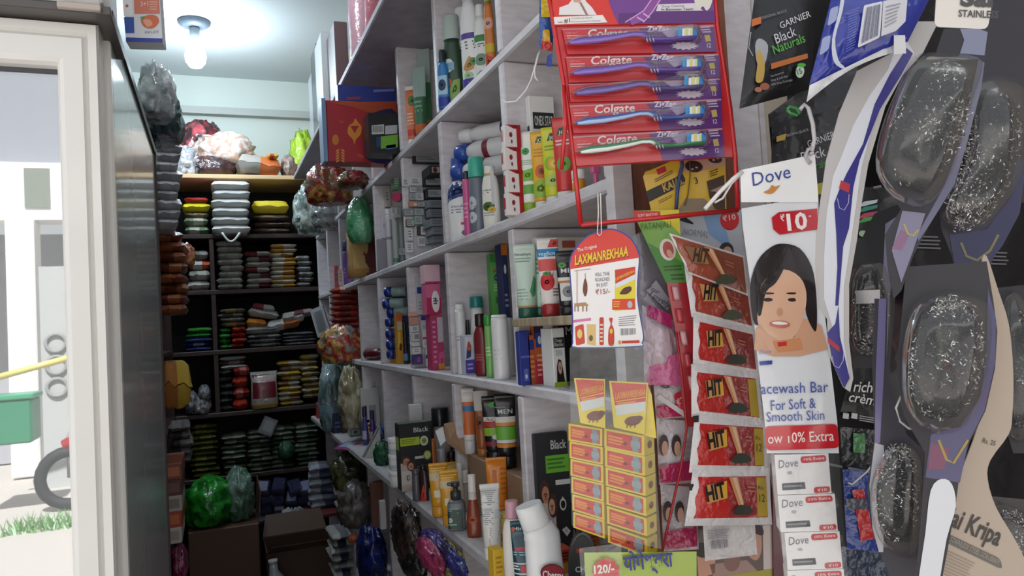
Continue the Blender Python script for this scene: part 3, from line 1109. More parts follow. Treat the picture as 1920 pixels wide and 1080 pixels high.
# ---- red toothbrush display
S = Sheet(1200, 250, .92, az=14)
t = hang('toothbrush_display', 'red wire display rack with header card holding five toothbrush packs', 'display rack', S, 1230, 410)
mb = MB()
rr_ = .0030
S.rod(mb, [(1020, -60), (1039, 53), (1063, 195), (1077, 310), (1089, 422)], rr_, M('#c81f24', .3, coat=.4))
S.rod(mb, [(1089, 422), (1240, 408), (1384, 394)], rr_, M('#c81f24', .3, coat=.4))
S.rod(mb, [(1384, 394), (1378, 290), (1369, 204), (1345, 50), (1336, -60)], rr_, M('#c81f24', .3, coat=.4))
S.rod(mb, [(1056, 160), (1060, 230), (1053, 318)], .0026, M('#c81f24', .3, coat=.4), .004)
mb.obj('wire_frame', t, True)
mb = MB()
S.slab(mb, [(1022, -60), (1334, -60), (1345, 50), (1369, 204), (1374, 294), (1082, 314), (1063, 195), (1039, 53)], .003, M('#c4262a', .35, coat=.4))
mb.obj('backing_sheet', t, True)
mb = MB()
S.slab(mb, [(1030, -60), (1333, -60), (1341, 43), (1039, 48)], .001, M('#d83a2e', .35, coat=.3))
o = .002
for s_ in ([(1030, -60), (1333, -60), (1341, 43), (1039, 48)],):
    S.poly(mb, s_, '#d8382d', o)
S.poly(mb, [(1137, -60), (1333, -60), (1341, 42), (1160, 45), (1150, 25), (1142, 5)], '#74408f', o + .0003)
S.poly(mb, [(1160, 25), (1338, 20), (1341, 42), (1160, 45)], '#5f2f77', o + .0004)
S.poly(mb, [(1048, 28), (1049, 14), (1066, 8), (1072, 0), (1072, -14), (1098, -14), (1098, 2), (1110, 14), (1119, 28)], '#e9e4e2', o + .0004)
S.poly(mb, [(1070, -14), (1096, -14), (1088, 5), (1076, 4)], '#d2a48e', o + .0006)
S.poly(mb, [(1086, 5), (1090, 4), (1103, 28), (1099, 29)], '#9b7b76', o + .0007)
S.poly(mb, [(1038, 32), (1130, 28), (1139, 42), (1040, 46)], '#ece8e6', o + .0006)
S.text(mb, '#1', (1058, 43), (1069, 42), 8, '#43302e', o + .0009)
S.text(mb, "India's", (1046, 43), (1056, 42.5), 3, '#8a7a78', o + .0009)
S.text(mb, 'Toothbrush Brand', (1071, 36), (1110, 34), 3, '#8a7a78', o + .0009, bold=0)
S.text(mb, 'Recommended by Dentists', (1071, 42), (1126, 40), 3, '#8a7a78', o + .0009, bold=0)
S.strip(mb, [(1250, -30), (1218, 18), (1200, 34), (1182, 41)], 14, '#8d4f9c', o + .0007)
S.strip(mb, [(1244, -34), (1207, 20), (1172, 42)], 2, '#d9a3d9', o + .0009)
S.strip(mb, [(1260, -34), (1222, 24), (1206, 42)], 2, '#d9a3d9', o + .0009)
for q in (0, 1):
    S.strip(mb, [(1194 + q * 12, 32 - q * 7), (1208 + q * 10, 40 - q * 7)], 3, '#d9a3d9', o + .001)
S.poly(mb, [(1234, 8), (1304, 6), (1318, 20), (1230, 21)], '#ddd6dc', o + .0009)
S.text(mb, 'Deep Cleaning', (1241, 14), (1283, 12.5), 4, '#8a7f8a', o + .0012, bold=0)
S.text(mb, 'In-Between Teeth', (1240, 20), (1300, 19), 4.5, '#4b3a55', o + .0012)
S.poly(mb, smooth_pts([(1302, -10), (1334, -10), (1333, 10), (1325, 20), (1318, 12), (1308, 18)]), '#e2ddd0', o + .0010)
mb.obj('header_card', t, True)

def brush_pack(q, hy, cols, label, txt=True, off=.0035):
    """q: pack corners; hy: picture row of the neck"""
    t = hang('toothbrush_pack', label, 'toothbrush', S, (q[2][0] + q[3][0]) / 2, q[3][1], 'blister packed toothbrushes on the red display')
    mb = MB()
    TL, TR, BR, BL = q
    A = lambda u, v: lerp2(lerp2(TL, TR, u), lerp2(BL, BR, u), v)
    mb.add([S.at(*p, off) for p in q] + [S.at(*p, off - .002) for p in q], [[0, 1, 2, 3], [0, 4, 5, 1], [1, 5, 6, 2], [2, 6, 7, 3], [3, 7, 4, 0]], M('#c4252b', .3, coat=.5))
    m1 = off + .0003
    S.poly(mb, [A(.50, 0), A(1, 0), A(1, 1), A(.585, 1), A(.57, .7), A(.54, .35)], M('#5b2a73', .3, coat=.5), m1)
    S.poly(mb, [A(0, 0), A(.35, 0), A(.5, 0), A(1, 0), A(1, .06), A(0, .05)], M('#b9838d', .3, coat=.5), m1 + .0002)
    S.poly(mb, [A(.62, .0), A(.86, 0), A(.80, .35), A(.70, .5)], M('#a99bb5', .4), m1 + .0001)
    x0, y0 = A(0, 0)
    if txt:
        a, b = A(.155, .31), A(.425, .31)
        if txt == 2:
            a, b = A(.155, .36), A(.425, .36)
        S.text(mb, 'Colgate', a, b, 15, M('#e6d3d4', .4), m1 + .0004, .12, .02)
        a, b = A(.555, .185), A(.70, .19)
        S.text(mb, 'ZigZag', a, b, 10, M('#d5cde2', .4), m1 + .0004, .05, .03)
        S.text(mb, "India's no.1", A(.02, .2), A(.09, .2), 4, M('#d59a9c', .4), m1 + .0004, 0, 0)
        S.lines(mb, [A(.02, .24), A(.12, .24), A(.12, .42), A(.02, .42)], 2, M('#d59a9c', .4), m1 + .0004, .5, 2)
    # splash and price
    c = A(.79, .80)
    S.poly(mb, [(c[0] + (28 if k % 2 else 20) * math.cos(k * .2416), c[1] + (8 if k % 2 else 5.5) * math.sin(k * .2416) - 2) for k in range(26)], M('#c9bccb', .5), m1 + .0003)
    S.poly(mb, [A(.93, .38), A(.965, .36), A(.97, .6), A(.935, .62)], M('#b3a259', .5), m1 + .0004)
    S.text(mb, '12', A(.94, .84), A(.965, .83), 8, M('#cfc3d8', .4), m1 + .0004)
    S.lines(mb, [A(.90, .04), A(.99, .02), A(.99, .30), A(.92, .3)], 3, M('#b9aebc', .5), m1 + .0004, .5, 4)
    mb.obj('backing_card', t, True)
    # the brush
    xa = x0 + 11
    hy += 0 if txt == 2 else 3
    w = (TR[0] - x0) / 287
    sl = (TR[1] - TL[1]) / (TR[0] - TL[0])
    Q = lambda dx, dy: (xa + dx * w, hy + dy + dx * w * sl)
    path = [Q(0, 4.5), Q(4, 3.5), Q(24, 1), Q(55, -.5), Q(90, -4.5), Q(122, -9.5), Q(138, -9), Q(147, -5), Q(154, -.5), Q(164, 1.5), Q(178, 2), Q(200, 2), Q(208, 0), Q(240, -.5), Q(243, -.5)]
    wid = [1, 4, 7, 6.8, 5.6, 4.6, 4.6, 5.4, 5.4, 5, 3.6, 3.2, 4.6, 4.6, 2]
    br = MB().rod([S.at(*p, off + .0075) for p in path], [k * S.mpp for k in wid], mat(cols[0], 'plastic'), 10)
    br.rod([S.at(p[0], p[1] + .30 * k, off + .0075 + k * S.mpp * .5) for p, k in zip(path[1:8], wid[1:8])], [k * S.mpp * .66 for k in wid[1:8]], mat(cols[1], 'plastic'), 8)
    for k in (148, 154, 160):
        br.rod([S.at(*Q(k, -6), off + .011), S.at(*Q(k + 1, 1), off + .014), S.at(*Q(k + 3, 6), off + .011)], .0009, mat('#d9d2e4', 'plastic'), 5)
    b_ = br.obj('toothbrush', t, True)
    for k, (c0, wd, hh) in enumerate((('#2f93cf', 7, 17), ('#e3e9ee', 5, 14), ('#d8d58f', 7, 15), ('#e3e9ee', 3, 14), ('#d8d58f', 5, 15), ('#2f7fc4', 9, 16))):
        xx = 208 + (0, 8, 13, 20, 23, 28)[k]
        bb = MB()
        p = [Q(xx, -3), Q(xx + wd, -3), Q(xx + wd + .5, -3 - hh), Q(xx + .5, -3 - hh)]
        bb.add([S.at(*e, off + .010) for e in p] + [S.at(*e, off + .004) for e in p], [[0, 1, 2, 3], [0, 4, 5, 1], [1, 5, 6, 2], [2, 6, 7, 3], [3, 7, 4, 0]], M(c0, .6))
        d_ = bb.obj('bristle', b_, True)
    # clear blister over the brush
    out = [Q(-4, 8), Q(-4, 0), Q(20, -9), Q(90, -16), Q(130, -18), Q(200, -14), Q(206, -24), Q(250, -24), Q(252, 8), Q(200, 9), Q(60, 11)]
    bl_ = MB(); S.dome(bl_, smooth_pts(out, 2), .016, film('#ffffff', .015, .01, .2), 3, off + .0006, .86)
    bl_.obj('blister', t, True)

PU = ('#5d3f9c', '#8a68c4')
brush_pack([(1054, 54), (1338, 47), (1344, 97), (1064, 102)], 76, PU, 'toothbrush pack at the top of the red display, purple handle over the brand name', 2)
brush_pack([(1061, 107), (1347, 101), (1352, 146), (1067, 155)], 130, PU, 'purple toothbrush pack second from the top of the red display', 1)
brush_pack([(1066, 158), (1350, 147), (1354, 185), (1070, 191)], 168, ('#4a3a80', '#7a62b0'), 'purple toothbrush pack with its top covered by the pack above it', False)
brush_pack([(1068, 198), (1352, 185), (1355, 240), (1075, 250)], 224, ('#2f4f9e', '#a9c3e8'), 'toothbrush pack with dark and light blue handle on the red display', 1)
brush_pack([(1074, 256), (1354, 240), (1359, 294), (1081, 311)], 278, ('#2f7d4c', '#e4efe6'), 'toothbrush pack with green and white handle, lowest on the red display', 1)

# ---- kajal card behind the lower part of the display
S = Sheet(1280, 350, .965, az=14)
t = hang('eyeliner_card', 'yellow and black eyeliner card tilted behind the bottom of the red display', 'card', S, 1290, 395)
mb = MB()
S.slab(mb, [(1206, 332), (1210, 322), (1222, 318), (1272, 296), (1360, 286), (1362, 396), (1300, 398), (1222, 398)], .001, M('#d3ac2f', .4, coat=.3))
S.poly(mb, [(1283, 294), (1358, 288), (1360, 310), (1325, 318), (1300, 324), (1283, 322)], '#c79c86', .0004)
S.poly(mb, [(1285, 372), (1320, 372), (1340, 390), (1340, 397), (1270, 397)], '#8f7d66', .0004)
S.poly(mb, ell(1301, 312, 17, 11, 16, .15), '#3a2320', .0006)
S.poly(mb, ell(1341, 299, 13, 7, 16, .1), '#3a2320', .0006)
for x, y in ((1298, 317), (1306, 314), (1338, 300), (1346, 297)):
    S.poly(mb, ell(x, y, 2.6, 1.6, 8), '#b9b0ac', .0008)
S.poly(mb, [(1211, 359), (1268, 332), (1280, 326), (1285, 336), (1284, 345), (1217, 379)], '#2c2620', .0006)
S.text(mb, 'KAJAL', (1245, 360), (1284, 343), 14, '#b99a45', .0009, .1, .03)
S.lines(mb, [(1227, 336), (1262, 317), (1264, 324), (1229, 343)], 2, '#6d5a24', .0009, .5)
S.poly(mb, [(1230, 318), (1247, 311), (1250, 321), (1234, 328)], '#b8283e', .0008)
S.text(mb, '3', (1304, 345), (1310, 343), 12, '#43351a', .0008)
S.lines(mb, [(1330, 321), (1347, 314), (1347, 328), (1332, 333)], 3, '#5c4a20', .0008, .45)
S.lines(mb, [(1234, 376), (1262, 363), (1262, 370), (1236, 383)], 2, '#7a6528', .0008, .4)
S.poly(mb, [(1325, 340), (1358, 328), (1360, 396), (1340, 392), (1330, 370)], '#4a3a30', .0006)
S.poly(mb, [(1331, 358), (1358, 346), (1356, 354), (1345, 360)], '#a98f80', .0008)
mb.obj('printed_card', t, True)
mb = MB(); S.rod(mb, [(1278, 296), (1279, 312), (1273, 335), (1270, 360), (1268, 392)], .0024, M('#33487c', .5), .004)
mb.obj('blue_tie', t, True)
mb = MB(); S.rod(mb, [(1293, 300), (1294, 330), (1290, 365), (1284, 385)], .0008, M('#6b5a30', .5), .003)
mb.obj('string', t, True)

# ---- roach bait card on a string
S = Sheet(1135, 540, .885, az=20)
t = hang('advert_card', 'white advert card with domed red top hanging on white string', 'card', S, 1140, 652)
out = [(1067, 502), (1069, 482), (1082, 460), (1104, 440), (1144, 428), (1176, 440), (1193, 460), (1200, 482), (1198, 509), (1196, 553), (1201, 591), (1208, 631), (1205, 645), (1197, 651), (1082, 653), (1073, 644), (1073, 620), (1072, 576), (1069, 531)]
so = smooth_pts(out, 3)
cx, cy = 1136, 548
mb = MB(); S.slab(mb, so, .0012, M('#3f4695', .4))
inn = [(cx + (x - cx) * .965, cy + (y - cy) * .978) for x, y in so]
S.poly(mb, inn, M('#f3efec', .35, coat=.3), .0003)
red = [p for p in inn if p[1] < 505 - (p[0] - 1067) * 22 / 132] 
li = [i for i, p in enumerate(inn) if p in red]
redo = [inn[i] for i in li]
redo.sort(key=lambda p: math.atan2(p[1] - 500, p[0] - 1135))
redo.sort(key=lambda p: p[0])
S.poly(mb, [(1069, 505)] + redo + [(1199, 483)], M('#d8392a', .35, coat=.3), .0005)
S.text(mb, 'The Original', (1083, 472), (1119, 464), 6, '#f0e6e0', .0009)
S.text(mb, 'LAXMANREKHAA', (1078, 497), (1178, 479), 17, M('#f0c832', .4), .0010, .2, .03)
S.text(mb, 'LAXMANREKHAA', (1079, 498), (1179, 480), 17, M('#8a1f1a', .4), .0008, .2, .05)
for i, s_ in enumerate(('KILL THE', 'ROACHES', 'IN JUST')):
    S.text(mb, s_, (1117 - (i == 1) * .5 + (i == 2) * 2, 518 + i * 10), (1143 - (i == 2) * 3, 516 + i * 10), 6.5, '#7d7a85', .0009)
S.text(mb, '\u20b915/-', (1117, 552), (1144, 550), 9, '#a3504d', .0009)
S.strip(mb, [(1082, 508), (1082, 572)], 2.4, '#cdb6a6', .0008)
S.strip(mb, [(1077, 508), (1108, 504)], 1.6, '#b9a190', .0008)
S.strip(mb, [(1097, 512), (1098, 525)], 1, '#7c6a4c', .0008)
S.poly(mb, smooth_pts([(1097, 522), (1101, 532), (1101, 548), (1097, 556), (1093, 546), (1094, 532)]), '#74432c', .0009)
S.poly(mb, [(1076, 569), (1098, 567), (1104, 573), (1078, 575)], '#b58d63', .0009)
for x in (1078, 1084, 1093, 1100):
    S.strip(mb, [(x, 573), (x, 584)], 2, '#8c6a4c', .0009)
S.poly(mb, [(1153, 506), (1191, 500), (1192, 580), (1153, 583)], '#e6d33b', .0007)
S.poly(mb, [(1153, 506), (1191, 500), (1191, 514), (1154, 532)], '#cf3d28', .0009)
S.text(mb, 'LAXMANREKHAA', (1155, 526), (1190, 510), 5, '#e9c53c', .0011, .2)
S.poly(mb, [(1154, 532), (1191, 514), (1191, 524), (1154, 541)], '#dfe3e6', .0009)
S.poly(mb, smooth_pts([(1162, 550), (1170, 540), (1182, 537), (1184, 544), (1176, 551), (1166, 552)]), '#5b3022', .0010)
S.poly(mb, [(1148, 561), (1190, 560), (1191, 580), (1148, 581)], '#d8452a', .0010)
S.poly(mb, ell(1181, 571, 5, 7, 10), '#b9bcc6', .0012)
S.lines(mb, [(1150, 564), (1163, 564), (1163, 577), (1150, 577)], 3, '#eec23c', .0012, .4)
S.poly(mb, [(1075, 600), (1108, 596), (1108, 601), (1075, 605)], '#d878a8', .0008)
S.poly(mb, rrect([(1078, 612), (1094, 607), (1097, 644), (1080, 648)], .2), '#cc4a3c', .0008)
S.poly(mb, ell(1087, 626, 5, 9, 10), '#e5c76a', .0010)
S.poly(mb, [(1100, 608), (1117, 608), (1117, 648), (1101, 645)], '#e0bd7c', .0008)
S.poly(mb, ell(1108, 634, 4, 6, 8), '#6b5a48', .0010)
S.poly(mb, rrect([(1124, 595), (1132, 595), (1132, 647), (1124, 647)], .3), '#c8402f', .0008)
S.lines(mb, [(1125, 606), (1131, 606), (1131, 644), (1125, 644)], 5, '#e6d9c8', .0010, .4)
S.poly(mb, smooth_pts([(1142, 597), (1149, 597), (1147, 608), (1151, 618), (1151, 646), (1141, 646), (1141, 620), (1145, 608)], 3), '#c8402f', .0008)
S.poly(mb, ell(1146, 621, 3, 5, 8), '#e9c53c', .0010)
S.lines(mb, [(1160, 594), (1195, 590), (1195, 611), (1160, 613)], 5, '#8c8a90', .0008, .35)
S.bars(mb, [(1163, 616), (1192, 615), (1192, 627), (1163, 629)], 16, '#77757c', .0008)
S.poly(mb, ell(1162, 642, 3, 4, 8), '#d3a33a', .0009)
S.poly(mb, [(1166, 639), (1199, 638), (1199, 643), (1166, 644)], '#cf3d28', .0009)
mb.obj('printed_card', t, True)
mb = MB(); S.rod(mb, [(1121, 362), (1122, 400), (1120, 438)], .0007, M('#e8e4df', .6), .006); S.rod(mb, [(1126, 362), (1127, 400), (1128, 438)], .0007, M('#e8e4df', .6), .006)
S.rod(mb, [(1120, 438), (1124, 442), (1128, 438)], .0007, M('#e8e4df', .6), .004)
mb.obj('string', t, True)

# ---- two columns of roach chalk boxes
SA = Sheet(1210, 900, .885, az=62)
mYe = M('#e6c62c', .35, coat=.4)
def chalk_box(q, side, label, group):
    f = [SA.at(*p) for p in q]
    into = Vector((SA.n.y, -SA.n.x, 0)).normalized()
    bk = -SA.n * .024
    mb = MB()
    mb.add(f + [p + bk for p in f], [[0, 1, 2, 3], [7, 6, 5, 4], [0, 4, 5, 1], [1, 5, 6, 2], [2, 6, 7, 3], [3, 7, 4, 0]], mYe)
    A = lambda u, v: lerp2(lerp2(q[0], q[1], u), lerp2(q[3], q[2], u), v)
    SA.poly(mb, [A(.06, .12), A(.93, .12), A(.93, .9), A(.06, .9)], '#d4392c', .0004)
    for k, (v, e) in enumerate(((.34, .36), (.5, .38), (.66, .32))):
        SA.strip(mb, [A(.1, v), A(.1 + e, v + .03)], 4 if k < 2 else 3, '#ee8a34', .0007)
    SA.poly(mb, [A(.45, .55), A(.55, .50), A(.58, .62), A(.5, .7)], '#7b2a20', .0007)
    SA.poly(mb, rrect([A(.70, .12), A(.86, .12), A(.86, .9), A(.70, .9)], .2), '#8f949b', .0008)
    SA.poly(mb, rrect([A(.66, .35), A(.90, .35), A(.90, .7), A(.66, .7)], .2), '#9aa0a6', .0009)
    if side:      # mark on the end facing away
        c = f[1] + bk * .5 + (f[2] - f[1]) * .5
        o1 = (f[1] + f[2]) / 2 - (f[0] + f[3]) / 2
        o1.normalize()
        a, b = bk * .22, (f[2] - f[1]) * .2
        mb.add([c + o1 * .0005 + a * math.cos(k) + b * math.sin(k) for k in [.63 * e for e in range(10)]], [list(range(10))], '#7b3a22')
    return single(mb, 'chalk_box', label, 'box', group, f[3])
for i in range(6):
    L = lambda a, b: a + (b - a) * i / 5
    qa = [(L(1066, 1075), L(794, 960)), (L(1129, 1133), L(804, 976)), (L(1129, 1134), L(837, 1010)), (L(1066, 1075), L(826, 989))]
    qb = [(L(1133, 1139), L(803, 985)), (L(1208, 1213), L(817, 1011)), (L(1208, 1214), L(855, 1043)), (L(1133, 1140), L(839, 1017))]
    chalk_box(qa, False, ('small red and yellow box stacked in the slimmer column under the short header'), 'boxes in the slimmer chalk column')
    chalk_box(qb, True, ('small red and yellow box in the wider column showing its yellow end'), 'boxes in the wider chalk column')
def chalk_header(q, label, flank=None):
    S = Sheet(1210, 800, .885, az=40)
    t = hang('header_card', label, 'card', S, (q[2][0] + q[3][0]) / 2, q[3][1], None)
    A = lambda u, v: lerp2(lerp2(q[0], q[1], u), lerp2(q[3], q[2], u), v)
    mb = MB(); S.slab(mb, q, .002, mYe)
    S.poly(mb, [A(.05, .03), A(.97, .03), A(.97, .36), A(.10, .52)], '#cf4034', .0004)
    S.poly(mb, [A(.10, .52), A(.97, .36), A(.97, .55), A(.12, .74)], '#d6d4cf', .0004)
    S.text(mb, 'LAXMANREKHAA', A(.12, .39), A(.96, .24), 12, '#e8962f', .0008, .2, .03)
    S.strip(mb, [A(.12, .44), A(.96, .28)], 1.5, '#eec23c', .0008)
    S.strip(mb, [A(.16, .48), A(.7, .39)], 4, '#e88a4a', .0008)
    c = A(.62, .78)
    S.poly(mb, ell(c[0], c[1], 16, 9, 14, -.15), '#7b3f33', .0008)
    S.poly(mb, ell(c[0] + 12, c[1] - 5, 7, 5, 10), '#6a3329', .0009)
    for k in (-9, -2, 6):
        S.strip(mb, [(c[0] + k, c[1] + 5), (c[0] + k - 3, c[1] + 13)], 1.4, '#6a3329', .0008)
    if flank:
        S.poly(mb, flank, mYe, -.004)
    mb.obj('printed_card', t, True)
chalk_header([(1076, 709), (1134, 711), (1135, 803), (1088, 793)], 'short yellow and red header card with a beetle, above the slimmer column of boxes')
chalk_header([(1142, 714), (1215, 718), (1208, 815), (1151, 801)], 'yellow and red header card with a beetle, above the wider column of boxes', [(1213, 718), (1222, 740), (1231, 822), (1206, 816)])
S = Sheet(1150, 850, .865, az=30)
t = hang('plastic_sleeve', 'clear plastic sleeve round the two columns of yellow boxes', 'sleeve', S, 1150, 1030)
mb = MB(); S.grid(mb, [(1068, 652), (1214, 640), (1240, 1030), (1072, 985)], 10, 16, film('#f4f8f7', .03, .05, .5, 30), lambda u, v: .004 * nz3(u * 3, v * 5))
mb.obj('film', t, True)

# ---- green toothbrush pack with red brush
S = Sheet(1240, 470, .955, az=25)
t = hang('green_brush_pack', 'green and yellow tapered toothbrush pack with a red brush below', 'toothbrush', S, 1262, 720)
mb = MB()
S.slab(mb, [(1185, 395), (1273, 393), (1276, 440), (1291, 530), (1249, 530), (1225, 480), (1200, 427)], .0012, M('#76a63f', .35, coat=.3))
S.poly(mb, [(1215, 395), (1273, 393), (1276, 440), (1262, 425), (1240, 412)], '#d9c52f', .0004)
S.poly(mb, [(1249, 530), (1225, 480), (1215, 455), (1285, 495), (1291, 530)], '#4c8a3a', .0003)
S.poly(mb, [(1185, 395), (1238, 396), (1239, 411), (1193, 412)], '#cf2d2a', .0006)
S.text(mb, 'SOFT BRISTLES', (1196, 408), (1233, 405), 6, '#e8c9bf', .0009)
S.text(mb, 'PATANJALI', (1202, 431), (1258, 426), 12, '#47682c', .0008, .05, 0)
S.poly(mb, ell(1252, 468, 15, 21, 16, -.25), '#e6dcd0', .0006)
S.poly(mb, ell(1253, 468, 10, 16, 14, -.25), '#b8584c', .0008)
S.poly(mb, ell(1256, 476, 5, 9, 12, -.5), '#e0a59a', .0010)
S.lines(mb, [(1243, 498), (1278, 496), (1282, 508), (1246, 510)], 2, '#35541f', .0008, .4)
S.lines(mb, [(1256, 513), (1282, 512), (1284, 526), (1260, 527)], 2, '#35541f', .0008, .5)
mb.obj('printed_card', t, True)
mb = MB()
S.slab(mb, [(1250, 530), (1291, 530), (1298, 600), (1306, 680), (1304, 800), (1286, 800), (1280, 760), (1270, 640)], .003, M('#b3202c', .3, coat=.5))
for k in range(5):
    y = 548 + k * 42
    x = 1262 + k * 7.5
    S.dome(mb, [(x - 3, y - 12), (x + 9, y - 12), (x + 14, y + 16), (x + 2, y + 16)], .008, mat('#d9a0a4' if k % 2 == 0 else '#c2414b', 'plastic'), 3, .0005, .6)
mb.obj('red_tray', t, True)
S = Sheet(1290, 590, .97, az=20)
t = hang('razor_pack', 'blue and white plastic razor heads behind the red brush tray', 'razor', S, 1292, 680)
mb = MB()
for k, (y, c) in enumerate(((548, '#3f57a0'), (588, '#3a4c92'), (628, '#49609f'))):
    S.dome(mb, [(1276, y - 18), (1304, y - 20), (1310, y + 16), (1282, y + 18)], .014, mat(c, 'plastic'), 4, 0, .6)
mb.obj('razor_head', t, True)
mb = MB()
for y in (560, 604):
    S.poly(mb, [(1286, y - 12), (1302, y - 13), (1304, y + 6), (1290, y + 8)], M('#dfe3ec', .3), .017)
mb.obj('label_print', t, True)

# ---- grey sanitary pack behind
S = Sheet(1330, 430, .985, az=15)
t = hang('grey_pack', 'grey and pale blue pack with red price disc behind the red sachets', 'packet', S, 1330, 490)
mb = MB()
S.slab(mb, [(1270, 397), (1388, 394), (1396, 500), (1290, 500), (1268, 440)], .012, M('#b9bec6', .35, coat=.3))
S.poly(mb, [(1318, 402), (1352, 398), (1372, 470), (1330, 440)], '#86a4cf', .0004)
S.poly(mb, ell(1368, 412, 18, 20, 18), '#c7252d', .0006)
S.text(mb, '\u20b910', (1356, 415), (1380, 411), 10, '#e9d3cf', .0009)
S.text(mb, 'NORMAL', (1280, 440), (1328, 446), 12, '#82868e', .0006, .1, 0)
S.poly(mb, ell(1362, 470, 14, 16, 14), '#2a2527', .0006)
S.poly(mb, ell(1364, 474, 9, 12, 14), '#c79c88', .0008)
S.poly(mb, [(1272, 412), (1283, 405), (1300, 418), (1300, 421), (1282, 416)], '#1c1c1f', .0008)
mb.obj('pack', t, True)

# ---- strip of red cockroach bait sachets
S = Sheet(1360, 720, .93, az=10)
t = hang('sachet_strip', 'hanging strip of red and white insect bait sachets', 'sachets', S, 1370, 1045)
hits = [((1260, 442), (1393, 483), (1400, 550), (1293, 510)), ((1296, 513), (1402, 553), (1410, 611), (1306, 584)), ((1311, 603), (1411, 627), (1418, 693), (1311, 674)),
        ((1308, 698), (1417, 710), (1424, 783), (1309, 770)), ((1314, 794), (1430, 802), (1433, 874), (1307, 872)), ((1311, 894), (1436, 893), (1440, 970), (1301, 972))]
for i, q in enumerate(hits):
    TL, TR, BR, BL = q
    rg = random.Random(i)
    A = lambda u, v: lerp2(lerp2(TL, TR, u), lerp2(BL, BR, u), v)
    mb = MB()
    z = .010 if i == 0 else .003 + .001 * i
    A2 = lambda u, v: A(-.11 + 1.16 * u, -.20 + 1.38 * v) if i else A(-.03 + 1.05 * u, -.06 + 1.12 * v)
    bulge = lambda u, v: z + .006 * (math.sin(math.pi * min(1, max(0, u))) * math.sin(math.pi * min(1, max(0, v)))) ** .6 + .0012 * nz3(u * 4 + i * 3, v * 4)
    wm = M('#d7d3d3', .28, 'crinkle', 0, .5, None, 40.0, .25)
    qq = [A2(0, 0), A2(1, 0), A2(1, 1), A2(0, 1)]
    S.grid(mb, qq, 14, 10, wm, bulge)
    mR = M(['#9c4a34', '#a33c2c', '#b6231f', '#b3241f', '#b9211e', '#bd201d'][i], .28, 'crinkle', 0, .6, None, 40.0, .2)
    mD = M(['#8c4a36', '#8f3a2c', '#8d3330', '#962a2a', '#9a2a2c', '#9c2a2a'][i], .28, 'crinkle', 0, .6, None, 40.0, .2)
    inv = lambda u, v: ((u * 1.0 + .11) / 1.16, (v + .20) / 1.38) if i else ((u + .03) / 1.05, (v + .06) / 1.12)
    def gp(u0, v0, u1, v1, m, e, wav=0.0):
        n = 8
        vs = []
        for j in range(n + 1):
            for k in range(n + 1):
                u, v = u0 + (u1 - u0) * k / n, v0 + (v1 - v0) * j / n
                if k == 0 and wav:
                    u += wav * math.sin(v * 11 + i)
                p = A(u, v)
                vs.append(S.at(p[0], p[1], bulge(*inv(u, v)) + e))
        mb.add(vs, [[j * (n + 1) + k, j * (n + 1) + k + 1, (j + 1) * (n + 1) + k + 1, (j + 1) * (n + 1) + k] for j in range(n) for k in range(n)], m, True)
    gp(0, 0, 1, 1, mR, .0004, .02)
    gp(.46, .02, 1, .98, mD, .0006, .03)
    e = z + .0085
    if i >= 3:
        gp(.86, .03, 1.0, .98, M('#b99a2c', .3, coat=.5), .0009)
        a, b = A(.88, .45), A(.97, .45)
        if i >= 4:
            S.text(mb, 'Rs.', A(.88, .32), A(.97, .32), 7, '#3c2f14', e)
            S.text(mb, '12', A(.89, .62), A(.97, .62), 14, '#2c2412', e)
    mT = M('#c99455' if i else '#8d6a4c', .4)
    S.poly(mb, [A(.13, .20), A(.42, .10), A(.44, .52), A(.16, .66)], mT, e)
    S.poly(mb, [A(.33, .14), A(.42, .11), A(.44, .52), A(.36, .56)], M('#dba436' if i > 1 else '#a58246', .4), e + .0002)
    S.text(mb, 'HIT', A(.16, .60), A(.42, .47), 27 if i else 24, M('#171210' if i else '#4a3328', .4), e + .0005, .12, .04)
    S.poly(mb, [A(.45, .02), A(.58, .02), A(.68, .72), A(.60, .70)], M('#c98d63', .4), e + .0001)
    S.poly(mb, [A(.50, .02), A(.56, .02), A(.67, .7), A(.64, .7)], M('#e0b48c', .4), e + .0003)
    c = A(.66, .80)
    S.poly(mb, smooth_pts([(c[0] - 18, c[1] + 8), (c[0] - 12, c[1] - 5), (c[0], c[1] - 9), (c[0] + 14, c[1] - 4), (c[0] + 19, c[1] + 5), (c[0] + 6, c[1] + 10)], 3), M('#2c3026' if i > 1 else '#4a4a38', .4), e + .0004)
    S.lines(mb, [A(.72, .22), A(.85, .24), A(.85, .42), A(.72, .4)], 2, M('#b56a52', .4), e, .4, i)
    mb.obj('sachet', t, True)
mb = MB()
q = [(1318, 985), (1415, 978), (1420, 1040), (1322, 1052)]
S.grid(mb, q, 8, 6, M('#cfcaca', .3, 'crinkle', 0, .5, None, 40.0, .3), lambda u, v: .004 * nz3(u * 3, v * 3))
S.lines(mb, [(1326, 994), (1370, 990), (1372, 1008), (1328, 1012)], 6, '#8f8a8c', .004, .4)
S.bars(mb, [(1332, 1014), (1366, 1010), (1367, 1026), (1334, 1030)], 14, '#77737a', .004)
mb.obj('sachet_back', t, True, label='white back of a sachet with small print')
for x, y in ((1299, 786), (1291, 914)):
    mb = MB(); S.poly(mb, [(x, y - 6), (x + 11, y - 7), (x + 11, y + 5), (x + 2, y + 6)], '#26221f', .009)
    mb.obj('cut_mark', t, True)

